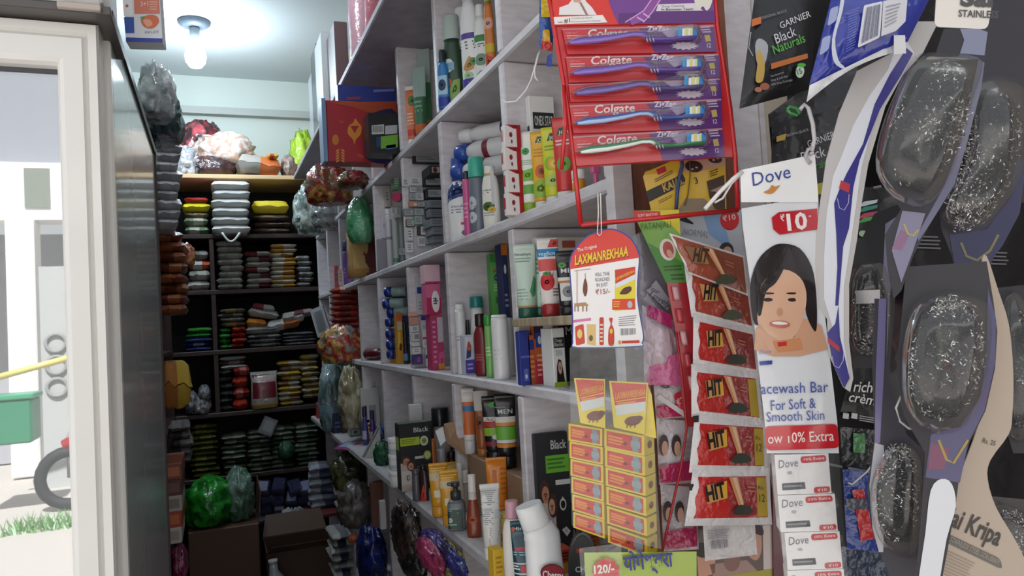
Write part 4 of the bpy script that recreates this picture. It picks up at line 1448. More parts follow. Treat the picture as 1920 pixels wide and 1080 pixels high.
# ---- pink bags and sachets between the chalk boxes and the bait strip
S = Sheet(1235, 560, .995, az=20)
t = hang('grey_bag', 'grey plastic pack with black script lettering beside the domed card', 'packet', S, 1230, 640)
mb = MB(); S.grid(mb, [(1180, 445), (1235, 420), (1262, 650), (1190, 655)], 8, 12, M('#8f8b94', .25, 'crinkle', 0, .5, None, 25.0, .4), lambda u, v: .006 * nz3(u * 2, v * 3) + .01 * math.sin(math.pi * u))
S.poly(mb, [(1212, 545), (1230, 525), (1258, 565), (1252, 583)], '#a9a5ad', .014)
S.text(mb, 'Your', (1213, 540), (1234, 552), 9, '#3a363c', .016, .2, 0)
S.text(mb, 'Lovely', (1217, 553), (1254, 577), 10, '#3a363c', .016, .2, 0)
mb.obj('pack', t, True)
S = Sheet(1235, 640, .962, az=22)
t = hang('pink_bag', 'clear crinkled bag with a magenta seal band holding pale pink packs', 'packet', S, 1235, 715)
mb = MB(); S.grid(mb, [(1204, 572), (1262, 600), (1284, 720), (1208, 722)], 12, 12, M('#cbb6c0', .22, 'crinkle', 0, .7, None, 22.0, .7), lambda u, v: .004 + .02 * math.sin(math.pi * u) * math.sin(math.pi * v) ** .5 + .004 * nz3(u * 4, v * 4))
mb.obj('bag', t, True)
mb = MB(); S.grid(mb, [(1214, 570), (1258, 590), (1262, 617), (1212, 592)], 6, 3, mat('#b02a68', 'foil'), lambda u, v: .014 + .01 * math.sin(math.pi * u))
mb.obj('seal_band', t, True, label='magenta seal band')
mb = MB(); S.grid(mb, [(1218, 682), (1275, 660), (1284, 722), (1212, 722)], 6, 4, mat('#c9628f', 'foil'), lambda u, v: .012 + .01 * math.sin(math.pi * u))
mb.obj('pink_fold', t, True)
S = Sheet(1265, 850, .955, az=14)
t = hang('pink_sachet_strip', 'strip of white and pink sachets with printed portraits behind the red ribbon', 'sachets', S, 1268, 1040)
for i, (y0, y1, x0, x1) in enumerate(((700, 782, 1224, 1296), (784, 905, 1230, 1302), (908, 1030, 1238, 1306))):
    q = [(x0, y0), (x1, y0 + 6), (x1 + 4, y1), (x0 + 6, y1 + 4)]
    A = lambda u, v: lerp2(lerp2(q[0], q[1], u), lerp2(q[3], q[2], u), v)
    mb = MB(); S.grid(mb, q, 8, 8, M('#c9bec3', .25, 'crinkle', 0, .6, None, 35.0, .4), lambda u, v: .002 + .006 * (math.sin(math.pi * u) * math.sin(math.pi * v)) + .001 * nz3(u * 3 + i, v * 3))
    S.poly(mb, [A(.04, .72), A(.96, .62), A(.97, .95), A(.05, .98)], mat('#b5275a', 'foil'), .010)
    if i == 0:
        S.poly(mb, rrect([A(.5, .45), A(.95, .25), A(.95, .85), A(.6, .8)], .25), mat('#c02a3a', 'foil'), .011)
        S.text(mb, '\u20b922', A(.62, .7), A(.9, .55), 10, '#e6c3c6', .012)
        S.strip(mb, [A(.1, .5), A(.85, .98)], 9, '#d9d2d4', .012)
        S.text(mb, 'S', A(.2, .3), A(.42, .32), 16, '#5d5560', .011)
    else:
        for u in (.12, .45):
            c = A(u + .05, .45)
            S.poly(mb, ell(c[0], c[1] - 6, 9, 20, 14), '#3c2c2c', .010)
            S.poly(mb, ell(c[0] + 2, c[1], 6, 14, 14), '#c89a84', .0104)
        S.lines(mb, [A(.70, .3), A(.92, .3), A(.92, .7), A(.70, .7)], 4, '#9a8a92', .010, .4)
    mb.obj('sachet', t, True)
S = Sheet(1265, 850, .93, az=14)
mb = MB(); S.rod(mb, [(1268, 622), (1278, 700), (1288, 800), (1276, 880), (1258, 960), (1245, 1020), (1228, 1095)], .0016, M('#a8202c', .4), .004)
single(mb, 'red_ribbon', 'thin red ribbon hanging between the yellow boxes and the red sachets', 'ribbon')

# ---- soap bars in a long clear sleeve
S = Sheet(1480, 600, .80, az=18)
t = hang('soap_sleeve', 'long clear sleeve of soap bars with a printed woman and white header', 'packet', S, 1500, 850)
wr = lambda x, y: .0012 * nz3(x * .02, y * .010)
S.bulge = wr
ol = [(1388, 319), (1425, 307), (1460, 298), (1528, 289), (1534, 365), (1538, 465), (1545, 576), (1555, 660), (1570, 792), (1573, 850), (1438, 852), (1434, 792), (1419, 660), (1408, 540), (1392, 420), (1390, 391)]
def row_edges(y):
    le = [(319, 1388), (391, 1390), (420, 1392), (540, 1408), (660, 1419), (792, 1434), (852, 1438), (1110, 1478)]
    ri = [(289, 1528), (365, 1534), (465, 1538), (576, 1545), (660, 1555), (792, 1570), (850, 1573), (1110, 1592)]
    f = lambda T: next((a[1] + (b[1] - a[1]) * (y - a[0]) / (b[0] - a[0]) for a, b in zip(T, T[1:]) if y <= b[0]), T[-1][1])
    return f(le), f(ri)
def sheet_grid(mb, y0l, y0r, y1, nx, ny, m, off, u0=0, u1=1):
    vs = []
    for j in range(ny + 1):
        for i in range(nx + 1):
            u = u0 + (u1 - u0) * i / nx
            v = j / ny
            y = (y0l + (y0r - y0l) * u) * (1 - v) + y1 * v
            a, b = row_edges(y)
            vs.append(S.at(a + (b - a) * u, y, off))
    W = nx + 1
    mb.add(vs, [[j * W + i, j * W + i + 1, (j + 1) * W + i + 1, (j + 1) * W + i] for j in range(ny) for i in range(nx)], m, True)
mSl = M('#e2e3e6', .2, 'noise', 0, .9, None, 16.0, .3)
mb = MB(); sheet_grid(mb, 391, 367, 850, 10, 40, mSl, 0)
o = .0013
def P2(pts, c, e):      # prints follow the sleeve's ripples
    vs = []
    S.poly(mb, pts, c if not isinstance(c, str) else M(c, .22, 'noise', 0, .9, None, 16.0, .3), o + e)
P2([(1447, 408), (1460, 398), (1532, 391), (1534, 430), (1462, 440), (1450, 430)], '#c01f2c', .0003)
S.text(mb, '10', (1477, 432), (1515, 428), 30, '#f0e4e2', o + .0007, 0, .03)
S.text(mb, '\u20b9', (1464, 415), (1472, 414), 12, '#f0e4e2', o + .0007)
S.text(mb, '*', (1517, 410), (1522, 409), 6, '#f0e4e2', o + .0007)
P2([(1414, 655), (1418, 615), (1440, 600), (1455, 632), (1490, 632), (1505, 596), (1540, 610), (1552, 655), (1500, 668), (1450, 668)], '#d3a283', .0002)
P2(smooth_pts([(1412, 600), (1406, 540), (1420, 490), (1446, 463), (1470, 457), (1500, 466), (1522, 500), (1530, 545), (1532, 600), (1528, 622), (1512, 590), (1505, 540), (1480, 515), (1450, 520), (1430, 545), (1424, 605)], 3), '#251c1d', .0004)
P2(smooth_pts([(1420, 600), (1424, 545), (1440, 520), (1470, 505), (1500, 520), (1512, 550), (1508, 590), (1496, 622), (1472, 642), (1444, 630), (1428, 612)], 3), '#dcae90', .0006)
P2(smooth_pts([(1420, 585), (1424, 545), (1440, 520), (1470, 500), (1455, 530), (1436, 548), (1427, 590)], 3), '#251c1d', .0010)
for x in (1440, 1486):
    P2(ell(x, 562, 9, 3.6, 12), '#2e2222', .0011)
    P2(ell(x, 550, 12, 2, 12), '#2e2222', .0011)
P2(ell(1462, 585, 6, 8, 12), '#c4916f', .0009)
P2(ell(1462, 608, 20, 7, 14, .05), '#c46c5c', .0011)
P2(ell(1462, 606, 15, 3, 14, .05), '#efe6e0', .0013)
P2([(1448, 640), (1500, 634), (1505, 655), (1460, 660)], '#cf8d62', .0008)
P2([(1458, 642), (1475, 640), (1475, 648), (1459, 650)], '#c42a33', .0012)
P2([(1424, 678), (1448, 676), (1448, 683), (1425, 685)], '#3a4a9a', .0005)
S.text(mb, 'Dove', (1424, 664), (1446, 662), 8, '#8a94c4', o + .0006, .2, 0)
mB_ = M('#4a5aa6', .25, coat=.5)
S.text(mb, 'acewash Bar', (1427, 739), (1553, 735), 20, mB_, o + .0006, 0, 0)
S.text(mb, 'For Soft &', (1446, 770), (1530, 765), 19, mB_, o + .0006, 0, 0)
S.text(mb, 'Smooth Skin', (1438, 791), (1546, 787), 18, mB_, o + .0006, 0, 0)
P2(rrect([(1434, 800), (1570, 795), (1574, 840), (1437, 845)], .2), '#c9252f', .0005)
S.text(mb, 'ow 10% Extra', (1440, 832), (1564, 826), 19, M('#f0dcd8', .25, coat=.5), o + .0009)
mb.obj('sleeve_front', t, True)
mb = MB(); sheet_grid(mb, 319, 289, 379, 10, 6, M('#f1f0ef', .3, coat=.4), .0014)
S.text(mb, 'Dove', (1412, 349), (1483, 333), 25, M('#3d4a92', .3), .0022, .12, 0)
S.poly(mb, smooth_pts([(1432, 360), (1442, 355), (1447, 347), (1454, 350), (1463, 347), (1456, 356), (1448, 363), (1438, 363)], 3), M('#c98a4a', .3), .0022)
mb.obj('header_card', t, True)
mb = MB(); sheet_grid(mb, 852, 850, 1110, 8, 20, film('#ffffff', .03, .03, .5, 40), .010)
mb.obj('sleeve_film', t, True)
mb = MB(); S.rod(mb, [(1520, 306), (1514, 300), (1510, 292), (1515, 280), (1524, 276), (1524, 286), (1518, 290)], .0022, mat('#bdb8bb', 'plastic'), .003)
S.rod(mb, [(1522, 284), (1527, 262), (1524, 232), (1516, 203), (1508, 196), (1500, 206)], .0024, mat('#c9c5c8', 'plastic'), .003)
S.rod(mb, [(1476, 206), (1480, 200), (1492, 202), (1500, 212), (1494, 216), (1482, 212), (1476, 206)], .002, mat('#3f8a44', 'plastic'), .001)
mb.obj('hook', t, True, label='white plastic hook with a green tie')
mb = MB(); S.rod(mb, [(1392, 322), (1375, 335), (1350, 360), (1322, 392)], .0024, mat('#e6e2df', 'plastic'), .003)
S.rod(mb, [(1392, 324), (1372, 344), (1355, 372), (1340, 380)], .0012, mat('#e6e2df', 'plastic'), .002)
mb.obj('tie_string', t, True, label='white plastic tie stretched towards the red display')
S.bulge = None
mSo = M('#e9e7e6', .3, coat=.5)
for i, (x0, y0, x1, y1, lab) in enumerate(((1452, 852, 1553, 925, 'topmost white soap carton directly under the red banner of the sleeve'), (1458, 928, 1565, 995, 'white soap carton second from the top in the clear sleeve'), (1471, 998, 1574, 1066, 'white soap carton third from the top in the clear sleeve'), (1476, 1069, 1582, 1140, 'lowest white soap carton, cut off by the bottom edge'))):
    q = [(x0, y0 + 1), (x1, y0 - 2), (x1 + 6, y1), (x0 + 6, y1 + 3)]
    A = lambda u, v: lerp2(lerp2(q[0], q[1], u), lerp2(q[3], q[2], u), v)
    f = [S.at(*p) for p in q]
    bk = -S.n * .022 + Vector((.006, 0, 0))
    mb = MB(); mb.add(f + [p + bk for p in f], [[0, 1, 2, 3], [7, 6, 5, 4], [0, 4, 5, 1], [1, 5, 6, 2], [2, 6, 7, 3], [3, 7, 4, 0]], mSo)
    sh = 0
    S.text(mb, 'Dove', A(.06, .34), A(.42, .30), 15, '#77777c', .0006, .12, 0)
    S.poly(mb, ell(*A(.26, .46), 5, 3, 8), '#b9b3a8', .0005)
    S.poly(mb, [A(.10, .72), A(.52, .70), A(.53, .87), A(.10, .89)], '#4b4c52', .0005)
    S.lines(mb, [A(.12, .75), A(.48, .74), A(.48, .84), A(.12, .85)], 1, '#8d8e94', .0007, .5)
    S.poly(mb, rrect([A(.48, .06), A(.95, .04), A(.96, .2), A(.48, .23)], .4), '#c8323c', .0005)
    S.text(mb, '10% Extra', A(.54, .17), A(.92, .14), 5, '#f0dcd8', .0007)
    S.poly(mb, rrect([A(.68, .84), A(.98, .82), A(.98, .97), A(.68, .99)], .4), '#c8323c', .0005)
    S.text(mb, '\u20b910', A(.75, .95), A(.92, .93), 5, '#f0dcd8', .0007)
    single(mb, 'soap_carton', lab, 'soap', 'soap cartons in the clear sleeve', f[3])

# ---- black hair colour sachet, upper
S = Sheet(1460, 110, .90, az=18)
t = hang('hair_colour_sachet', 'black hair colour sachet with printed light bottle beside the cream pillar', 'sachet', S, 1455, 205)
q = [(1418, -30), (1536, -30), (1519, 168), (1386, 204)]
A = lambda u, v: lerp2(lerp2(q[0], q[1], u), lerp2(q[3], q[2], u), v)
mBk = M('#111015', .38, 'crinkle', 0, .22, None, 14.0, .18)
mb = MB(); blg = lambda u, v: .010 * (math.sin(math.pi * u) * math.sin(math.pi * v)) ** .6 + .0012 * nz3(u * 3, v * 3)
S.grid(mb, q, 16, 16, mBk, blg)
S.text(mb, 'GARNIER', (1464, 54), (1521, 31), 12, '#d8d8dc', .0125, .1, 0)
S.text(mb, 'Black', (1456, 82), (1494, 66), 18, '#d2d2d8', .0125, .1, 0)
S.text(mb, 'Naturals', (1452, 102), (1511, 78), 17, '#58b83c', .0125, .1, 0)
S.poly(mb, [(1446, 119), (1514, 100), (1515, 109), (1446, 130)], '#c4702e', .0120)
S.poly(mb, [(1410, 36), (1428, 31), (1427, 44), (1409, 50)], '#c96a2a', .009)
S.text(mb, 'ORIGINAL BLACK', (1430, 36), (1476, 22), 5, '#8d8d92', .0105, 0, 0)
for k, s_ in enumerate(('No Ammonia', 'Shiny & Soft Hair', '100% Grey Coverage')):
    S.text(mb, s_, (1446, 145 + k * 8), (1470 + k * 8, 137 + k * 7), 4, '#a9a9ae', .0120, 0, 0)
S.poly(mb, ell(1500, 134, 8, 12, 16, .1), '#cfe0cf', .0120)
S.poly(mb, ell(1503, 122, 8, 4, 10), '#58b83c', .0124)
S.text(mb, '15', (1496, 140), (1505, 137), 10, '#3c6b34', .0126)
S.poly(mb, smooth_pts([(1417, 152), (1420, 122), (1418, 100), (1426, 95), (1434, 122), (1430, 152)], 3), '#c2a054', .0110)
S.poly(mb, smooth_pts([(1420, 120), (1416, 85), (1424, 72), (1440, 85), (1434, 120)], 3), '#a8a8b0', .0108)
S.poly(mb, ell(1434, 162, 9, 7, 12), '#a5624a', .0108)
S.poly(mb, ell(1422, 168, 7, 5, 12), '#b0745a', .0106)
S.strip(mb, [(1408, 60), (1404, 90), (1412, 105)], 1.2, '#b9b9c0', .011)
mb.obj('sachet', t, True)
# ---- strip of the same sachets behind
S = Sheet(1520, 240, .985, az=15)
t = hang('hair_colour_strip', 'black hair colour sachet hanging behind the white hook', 'sachet', S, 1520, 345)
q = [(1440, 200), (1605, 100), (1600, 330), (1450, 350)]
mb = MB(); S.grid(mb, [(1440, 215), (1610, 90), (1604, 200), (1448, 300)], 10, 8, mBk, lambda u, v: .004 * nz3(u * 2, v * 3))
S.grid(mb, [(1447, 232), (1592, 200), (1580, 420), (1445, 420)], 10, 8, mBk, lambda u, v: .005 + .004 * nz3(u * 2, v * 3))
S.poly(mb, [(1456, 256), (1475, 250), (1472, 262), (1456, 266)], '#c0a04a', .011)
S.text(mb, 'BROWN BLACK', (1476, 257), (1517, 245), 5, '#a9a9ae', .011, 0, 0)
S.text(mb, 'GARNIER', (1516, 277), (1566, 258), 13, '#c9c9ce', .011, .1, 0)
S.text(mb, 'Black', (1504, 305), (1549, 292), 19, '#c9c9ce', .011, .1, 0)
S.text(mb, 'Naturals', (1500, 328), (1550, 312), 14, '#3c8a34', .011, .1, 0)
S.poly(mb, [(1530, 345), (1550, 340), (1550, 362), (1532, 365)], '#b5a52e', .011)
mb.obj('sachet', t, True)

# ---- blue pack, top
S = Sheet(1620, 60, .76, az=20)
t = hang('blue_pack', 'blue and white crinkled pack with a barcode hanging upside down', 'packet', S, 1590, 185)
ed = [(1566, -40), (1760, -40), (1716, 42), (1697, 72), (1640, 100), (1570, 132), (1519, 158), (1524, 112)]
mBl = M('#2e3aa0', .22, 'crinkle', 0, .7, None, 16.0, .4)
mb = MB(); S.grid(mb, [(1568, -40), (1762, -40), (1702, 78), (1517, 160)], 16, 14, mBl, lambda u, v: .012 * (math.sin(math.pi * u) * math.sin(math.pi * v)) ** .5 + .003 * nz3(u * 4, v * 4))
S.poly(mb, smooth_pts([(1588, -38), (1580, 20), (1566, 72), (1572, 112), (1584, 126), (1578, 128), (1563, 114), (1560, 75), (1573, 20), (1582, -38)], 3), '#c9cdda', .016)
S.poly(mb, rrect([(1620, 10), (1655, 2), (1650, 70), (1608, 90)], .1), '#d9d9e0', .016)
S.bars(mb, [(1625, 14), (1652, 7), (1647, 66), (1614, 82)], 20, '#5a5c78', .0168)
S.poly(mb, [(1656, 2), (1702, -8), (1698, 40), (1680, 58), (1652, 68)], '#d3d2d8', .0160)
S.lines(mb, [(1662, 10), (1690, 4), (1684, 40), (1658, 55)], 6, '#9a9aa6', .0168, .35)
for x, y in ((1563, 30), (1548, 85)):
    S.poly(mb, rrect([(x - 6, y - 14), (x + 10, y - 20), (x + 6, y + 8), (x - 12, y + 20)], .3), '#9aa4c8', .015)
S.lines(mb, [(1592, 20), (1612, 12), (1604, 90), (1586, 100)], 16, '#6a74b8', .0165, .3)
mb.obj('pack', t, True)
mb = MB(); S.grid(mb, [(1518, 160), (1700, 70), (1677, 98), (1512, 192)], 14, 3, M('#dedddf', .3, 'crinkle', 0, .5, None, 30.0, .4), lambda u, v: .004 + .003 * nz3(u * 5, v * 2), edge=lambda u, v: (0, -14 * math.sin(math.pi * u) * v))
S.grid(mb, [(1676, 66), (1697, 66), (1699, 100), (1676, 102)], 3, 3, M('#e4e3e4', .3), lambda u, v: .010)
mb.obj('end_seal', t, True, label='white crimped end seal')

# ---- scouring pads on cards
def wool(S, mb, pts, hgt, seed, n=150, off=.003):
    """stainless curls packed under a blister outline"""
    rg = random.Random(seed)
    xs = [p[0] for p in pts]; ys = [p[1] for p in pts]
    cx, cy = sum(xs) / len(xs), sum(ys) / len(ys)
    body = [(cx + (x - cx) * .8, cy + (y - cy) * .82) for x, y in pts]
    S.dome(mb, body, hgt * .66, M('#4a494b', .4, 'crinkle', .7, 0, None, 300.0, 1.0), 5, off, .35)
    wx, wy = (max(xs) - min(xs)) / 2, (max(ys) - min(ys)) / 2
    ms = [M('#f2f0ec', .25, metal=.9), M('#b5b3b1', .25, metal=.9)]
    # main axis of the outline
    sxy = sum((x - cx) * (y - cy) for x, y in pts); sxx = sum((x - cx) ** 2 for x in xs); syy = sum((y - cy) ** 2 for y in ys)
    an = .5 * math.atan2(2 * sxy, sxx - syy)
    ca, sa = math.cos(an), math.sin(an)
    la = max(abs((x - cx) * ca + (y - cy) * sa) for x, y in pts) * .8
    lb = max(abs(-(x - cx) * sa + (y - cy) * ca) for x, y in pts) * .8
    for i in range(n * 9):
        r = math.sqrt(rg.random()) * .97; a = rg.uniform(0, 6.283)
        u, v = r * math.cos(a), r * math.sin(a)
        px, py = cx + u * la * ca - v * lb * sa, cy + u * la * sa + v * lb * ca
        z = off + hgt * .7 * math.sqrt(max(0, 1 - r * r)) * .92
        c = S.at(px, py, z)
        ra = rg.uniform(.0006, .0026)
        ax = Vector((rg.uniform(-1, 1), rg.uniform(-1, 1), rg.uniform(-1, 1))).normalized()
        b1 = ax.orthogonal().normalized(); b2 = ax.cross(b1)
        st = rg.uniform(0, 6.28); ln = rg.uniform(2, 5.5); w = rg.uniform(.0002, .0005)
        vs = []
        for k in range(8):
            g = st + ln * k / 7
            p = c + (b1 * math.cos(g) + b2 * math.sin(g)) * ra + ax * (k * .0005)
            vs += [p, p + ax * w * 2 + (b1 * math.cos(g) + b2 * math.sin(g)) * w]
        mb.add(vs, [[2 * k, 2 * k + 1, 2 * k + 3, 2 * k + 2] for k in range(7)], ms[i % 2])

BLI = film('#f4f4f4', .05, .035, .15, 20, .3)
def scrubber(label, S, blis, card, ccol, seed, n=150, hgt=.022, head=None, extra=None, tint=None, clear=False):
    t = hang('scrubber_card', label, 'scrubber', S, sum(p[0] for p in card) / len(card), max(p[1] for p in card), None)
    mb = MB(); S.slab(mb, card, .0012, M(ccol, .5, coat=.08))
    if extra:
        extra(S, mb)
    mb.obj('backing_card', t, True)
    if blis:
        sb = smooth_pts(blis, 3)
        w = MB(); wool(S, w, blis, hgt, seed, n)
        w.obj('steel_wool', t, True)
        bl = MB(); S.dome(bl, sb, hgt, tint or BLI, 6, .0015, .45)
        bl.obj('blister', t, True)
    global _sc
    _sc = t
    return t

# back card seen from behind: white with a purple print
S = Sheet(1580, 430, .80, az=34)
t = hang('scrubber_card', 'white strip card with purple print hanging beside the soap sleeve', 'scrubber', S, 1594, 735)
L1 = [(1700, 40), (1677, 97), (1607, 133), (1573, 213), (1549, 300), (1534, 407), (1528, 492), (1532, 573), (1551, 598), (1553, 662), (1581, 726), (1594, 735)]
R1 = [(1600, 709), (1592, 641), (1592, 534), (1607, 449), (1615, 385), (1628, 308), (1660, 200), (1693, 140), (1730, 100), (1760, 40)]
mb = MB(); S.slab(mb, L1 + R1, .0015, M('#c6c1be', .45))
inner = [(1690, 60), (1665, 130), (1630, 180), (1600, 235), (1575, 300), (1562, 330), (1550, 400), (1545, 480), (1545, 560), (1560, 610), (1560, 650), (1584, 718)]
innR = [(1592, 700), (1582, 640), (1582, 540), (1596, 450), (1606, 380), (1616, 310), (1645, 205), (1680, 140), (1715, 100)]
S.poly(mb, inner + innR, M('#e4e5ec', .4), .0004)
mPu = M('#3a3486', .35, coat=.3)
S.poly(mb, [(1700, 90), (1668, 140), (1640, 195), (1618, 270), (1587, 326), (1575, 352), (1564, 381), (1568, 440), (1570, 500), (1566, 573), (1572, 573), (1581, 462), (1592, 428), (1600, 351), (1612, 300), (1650, 205), (1690, 140), (1712, 100)], mPu, .0008)
S.poly(mb, [(1566, 607), (1551, 624), (1562, 684), (1583, 728), (1593, 709), (1575, 632), (1572, 573)], mPu, .0008)
S.poly(mb, [(1577, 338), (1594, 345), (1592, 362), (1573, 353)], '#b83a48', .0011)
S.poly(mb, [(1552, 632), (1574, 650), (1574, 660), (1553, 643)], '#b83a48', .0011)
for (x, y) in ((1580, 372), (1570, 668)):
    S.strip(mb, [(x - 10, y), (x - 6, y + 18), (x + 3, y + 22), (x + 11, y + 8), (x + 12, y - 8)], 1.3, '#b9bce0', .0011)
mb.obj('printed_card', t, True)

# the large blister near the top edge
S = Sheet(1740, 240, .66, az=32)
blA = [(1715, 106), (1765, 99), (1833, 106), (1842, 132), (1822, 200), (1800, 280), (1775, 345), (1730, 390), (1675, 370), (1643, 320), (1650, 250), (1680, 170)]
def exA(S, mb):
    S.poly(mb, [(1835, 110), (1846, 118), (1840, 165), (1815, 262), (1790, 345), (1745, 418), (1722, 452), (1720, 440), (1770, 350), (1800, 270)], M('#5f5e78', .35, coat=.4), .0004)
    S.poly(mb, [(1692, 395), (1735, 400), (1712, 470), (1690, 530), (1672, 470)], M('#77728c', .35, coat=.4), .0005)
    S.poly(mb, [(1690, 430), (1705, 440), (1690, 470), (1672, 465)], M('#84607c', .35), .0007)
    S.strip(mb, [(1695, 420), (1702, 438), (1712, 442), (1722, 430)], 4, '#a3965c', .0008)
    S.poly(mb, [(1800, 54), (1835, 54), (1852, 60), (1846, 104), (1800, 100), (1808, 75)], M('#787c94', .35, coat=.4), .0004)
t = scrubber('large clear scrubber blister hanging under the white tag near the upper edge', S, blA, [(1770, 54), (1852, 54), (1848, 118), (1840, 165), (1815, 262), (1792, 345), (1745, 418), (1712, 480), (1690, 545), (1676, 560), (1665, 500), (1660, 440), (1690, 392), (1650, 330), (1662, 240), (1715, 120), (1755, 100)], '#26242c', 1, 170, .03, extra=exA)
mb = MB(); S.slab(mb, rrect([(1758, -40), (1868, -40), (1852, 55), (1752, 50)], .12), .0012, M('#dcd6ce', .45))
S.text(mb, 'Sai', (1800, 10), (1862, 12), 32, M('#4a4848', .5), .001, 0, .04)
S.text(mb, 'STAINLESS', (1797, 31), (1872, 34), 13, M('#4a4848', .5), .001, 0, .02)
mb.obj('header_tag', t, True, label='off white header tag with dark lettering')

# second blister, right edge
S = Sheet(1860, 300, .74, az=26)
blB = [(1832, 152), (1905, 146), (1930, 185), (1926, 290), (1900, 365), (1850, 425), (1795, 433), (1768, 410), (1772, 375), (1795, 330), (1818, 260)]
def exB(S, mb):
    S.poly(mb, [(1905, 300), (1925, 300), (1912, 400), (1880, 460), (1850, 500), (1790, 500), (1780, 440), (1850, 430), (1895, 370)], M('#2b2c52', .3, coat=.4), .0004)
    S.strip(mb, [(1802, 455), (1812, 480), (1832, 488), (1856, 470), (1872, 440)], 5, '#77704a', .0008)
scrubber('scrubber blister at the edge beside the topmost large blister', S, blB, [(1845, -40), (1960, -40), (1950, 250), (1922, 330), (1905, 400), (1870, 470), (1850, 510), (1850, 560), (1800, 560), (1785, 480), (1765, 430), (1760, 380), (1800, 250), (1830, 140)], '#2a2730', 2, 150, .028, extra=exB)

# large blister, lower
S = Sheet(1780, 690, .66, az=32)
blC = [(1721, 564), (1775, 543), (1834, 554), (1858, 586), (1858, 661), (1839, 753), (1802, 806), (1740, 812), (1700, 769), (1689, 704), (1697, 618)]
def exC(S, mb):
    S.poly(mb, [(1852, 540), (1868, 600), (1866, 680), (1846, 770), (1815, 830), (1800, 905), (1735, 895), (1745, 815), (1800, 800), (1838, 745), (1850, 660)], M('#4a476e', .3, coat=.4), .0004)
    S.poly(mb, [(1745, 830), (1780, 840), (1770, 880), (1740, 880)], M('#7b4a62', .3), .0006)
    S.strip(mb, [(1760, 825), (1775, 862), (1788, 868), (1815, 825)], 5, '#a38a4a', .0008)
    S.poly(mb, smooth_pts([(1745, 920), (1765, 898), (1785, 908), (1792, 950), (1775, 1010), (1755, 1110), (1722, 1110), (1735, 1000)], 3), M('#d9dade', .45), .0006)
scrubber('large scrubber blister in the lower half with white tail card below', S, blC, [(1700, 500), (1850, 490), (1862, 560), (1870, 620), (1866, 690), (1848, 770), (1818, 830), (1798, 900), (1790, 960), (1762, 1110), (1715, 1110), (1728, 960), (1735, 850), (1695, 780), (1682, 700), (1690, 610)], '#2a282e', 3, 190, .032, extra=exC)
mb = MB(); Sheet(1700, 780, .69, az=28).rod(mb, [(1690, 742), (1680, 765), (1688, 790), (1704, 803), (1722, 806)], .0012, '#d4d4d6', 0); mb.obj('wire_loop', _sc, True, label='white wire loop')

# lower small blister near the soap
S = Sheet(1680, 930, .74, az=36)
blD = [(1657, 849), (1684, 828), (1721, 846), (1732, 900), (1720, 1036), (1668, 1037), (1637, 984), (1632, 908)]
def exD(S, mb):
    S.poly(mb, [(1640, 830), (1657, 835), (1660, 900), (1656, 1035), (1648, 1035), (1636, 990), (1630, 910)], M('#b9b7bd', .35, coat=.4), .0006)
    S.poly(mb, [(1648, 560), (1662, 560), (1658, 690), (1650, 830), (1640, 832), (1642, 700)], M('#77719a', .35, coat=.4), .0004)
scrubber('scrubber blister hanging low between the soap cartons and the large lower blister', S, blD, [(1640, 560), (1664, 560), (1662, 700), (1700, 815), (1740, 850), (1745, 1000), (1720, 1110), (1680, 1110), (1640, 1010), (1626, 920), (1640, 820), (1636, 690)], '#3a3740', 4, 110, .026, extra=exD)

# smaller pad behind the purple and white card
S = Sheet(1630, 560, .86, az=30)
blE = [(1600, 505), (1650, 490), (1672, 540), (1668, 640), (1640, 668), (1600, 660), (1590, 600)]
def exE(S, mb):
    S.poly(mb, [(1660, 420), (1690, 400), (1675, 500), (1668, 560), (1662, 680), (1655, 680), (1655, 520)], M('#8a87a0', .35, coat=.4), .0005)
    S.poly(mb, [(1605, 545), (1650, 543), (1650, 568), (1605, 570)], M('#b5b2b4', .2, metal=.9), .028)
scrubber('dark scrubber pad with a shiny band, half hidden beside the purple printed card', S, blE, [(1640, 400), (1690, 380), (1680, 520), (1676, 600), (1668, 690), (1600, 690), (1582, 600), (1600, 480)], '#26252a', 5, 70, .024, extra=exE)
# two more at the far edge
S = Sheet(1900, 700, .84, az=24)
scrubber('scrubber pad behind the beige back card at the edge', S, [(1880, 565), (1925, 560), (1950, 640), (1950, 780), (1915, 830), (1885, 790)], [(1868, 540), (1960, 530), (1960, 850), (1900, 850), (1872, 760)], '#2c2a2e', 6, 80, .024)
scrubber('scrubber blister at the bottom corner behind the beige back card', Sheet(1905, 1000, .86, az=24), [(1862, 950), (1905, 952), (1945, 990), (1945, 1080), (1900, 1100)], [(1855, 930), (1960, 940), (1960, 1110), (1880, 1110)], '#45413f', 7, 60, .022)
# beige back card
S = Sheet(1840, 900, .68, az=26)
t = hang('scrubber_card', 'beige back of a scrubber card with dark lettering at the bottom corner', 'scrubber', S, 1840, 1080)
mb = MB(); S.slab(mb, smooth_pts([(1850, 480), (1872, 545), (1892, 610), (1900, 700), (1898, 780), (1891, 815), (1857, 863), (1852, 899), (1868, 952), (1904, 1013), (1925, 1060), (1930, 1115), (1745, 1115), (1757, 1080), (1776, 1002), (1782, 938), (1800, 891), (1837, 790), (1862, 680), (1864, 600), (1842, 500)], 3), .0015, M('#b9a897', .5))
S.text(mb, 'Sai Kripa', (1768, 980), (1871, 1024), 36, M('#45413f', .5), .001, 0, .02)
S.poly(mb, rrect([(1776, 1000), (1876, 1048), (1880, 1068), (1776, 1018)], .4), M('#6e6862', .5), .0008)
S.text(mb, 'STAINLESS STEEL SCRUBBER', (1780, 1014), (1872, 1059), 9, M('#a59a8c', .5), .0012)
S.lines(mb, [(1776, 1030), (1830, 1056), (1820, 1100), (1770, 1080)], 8, M('#9a8c7e', .5), .0008, .3)
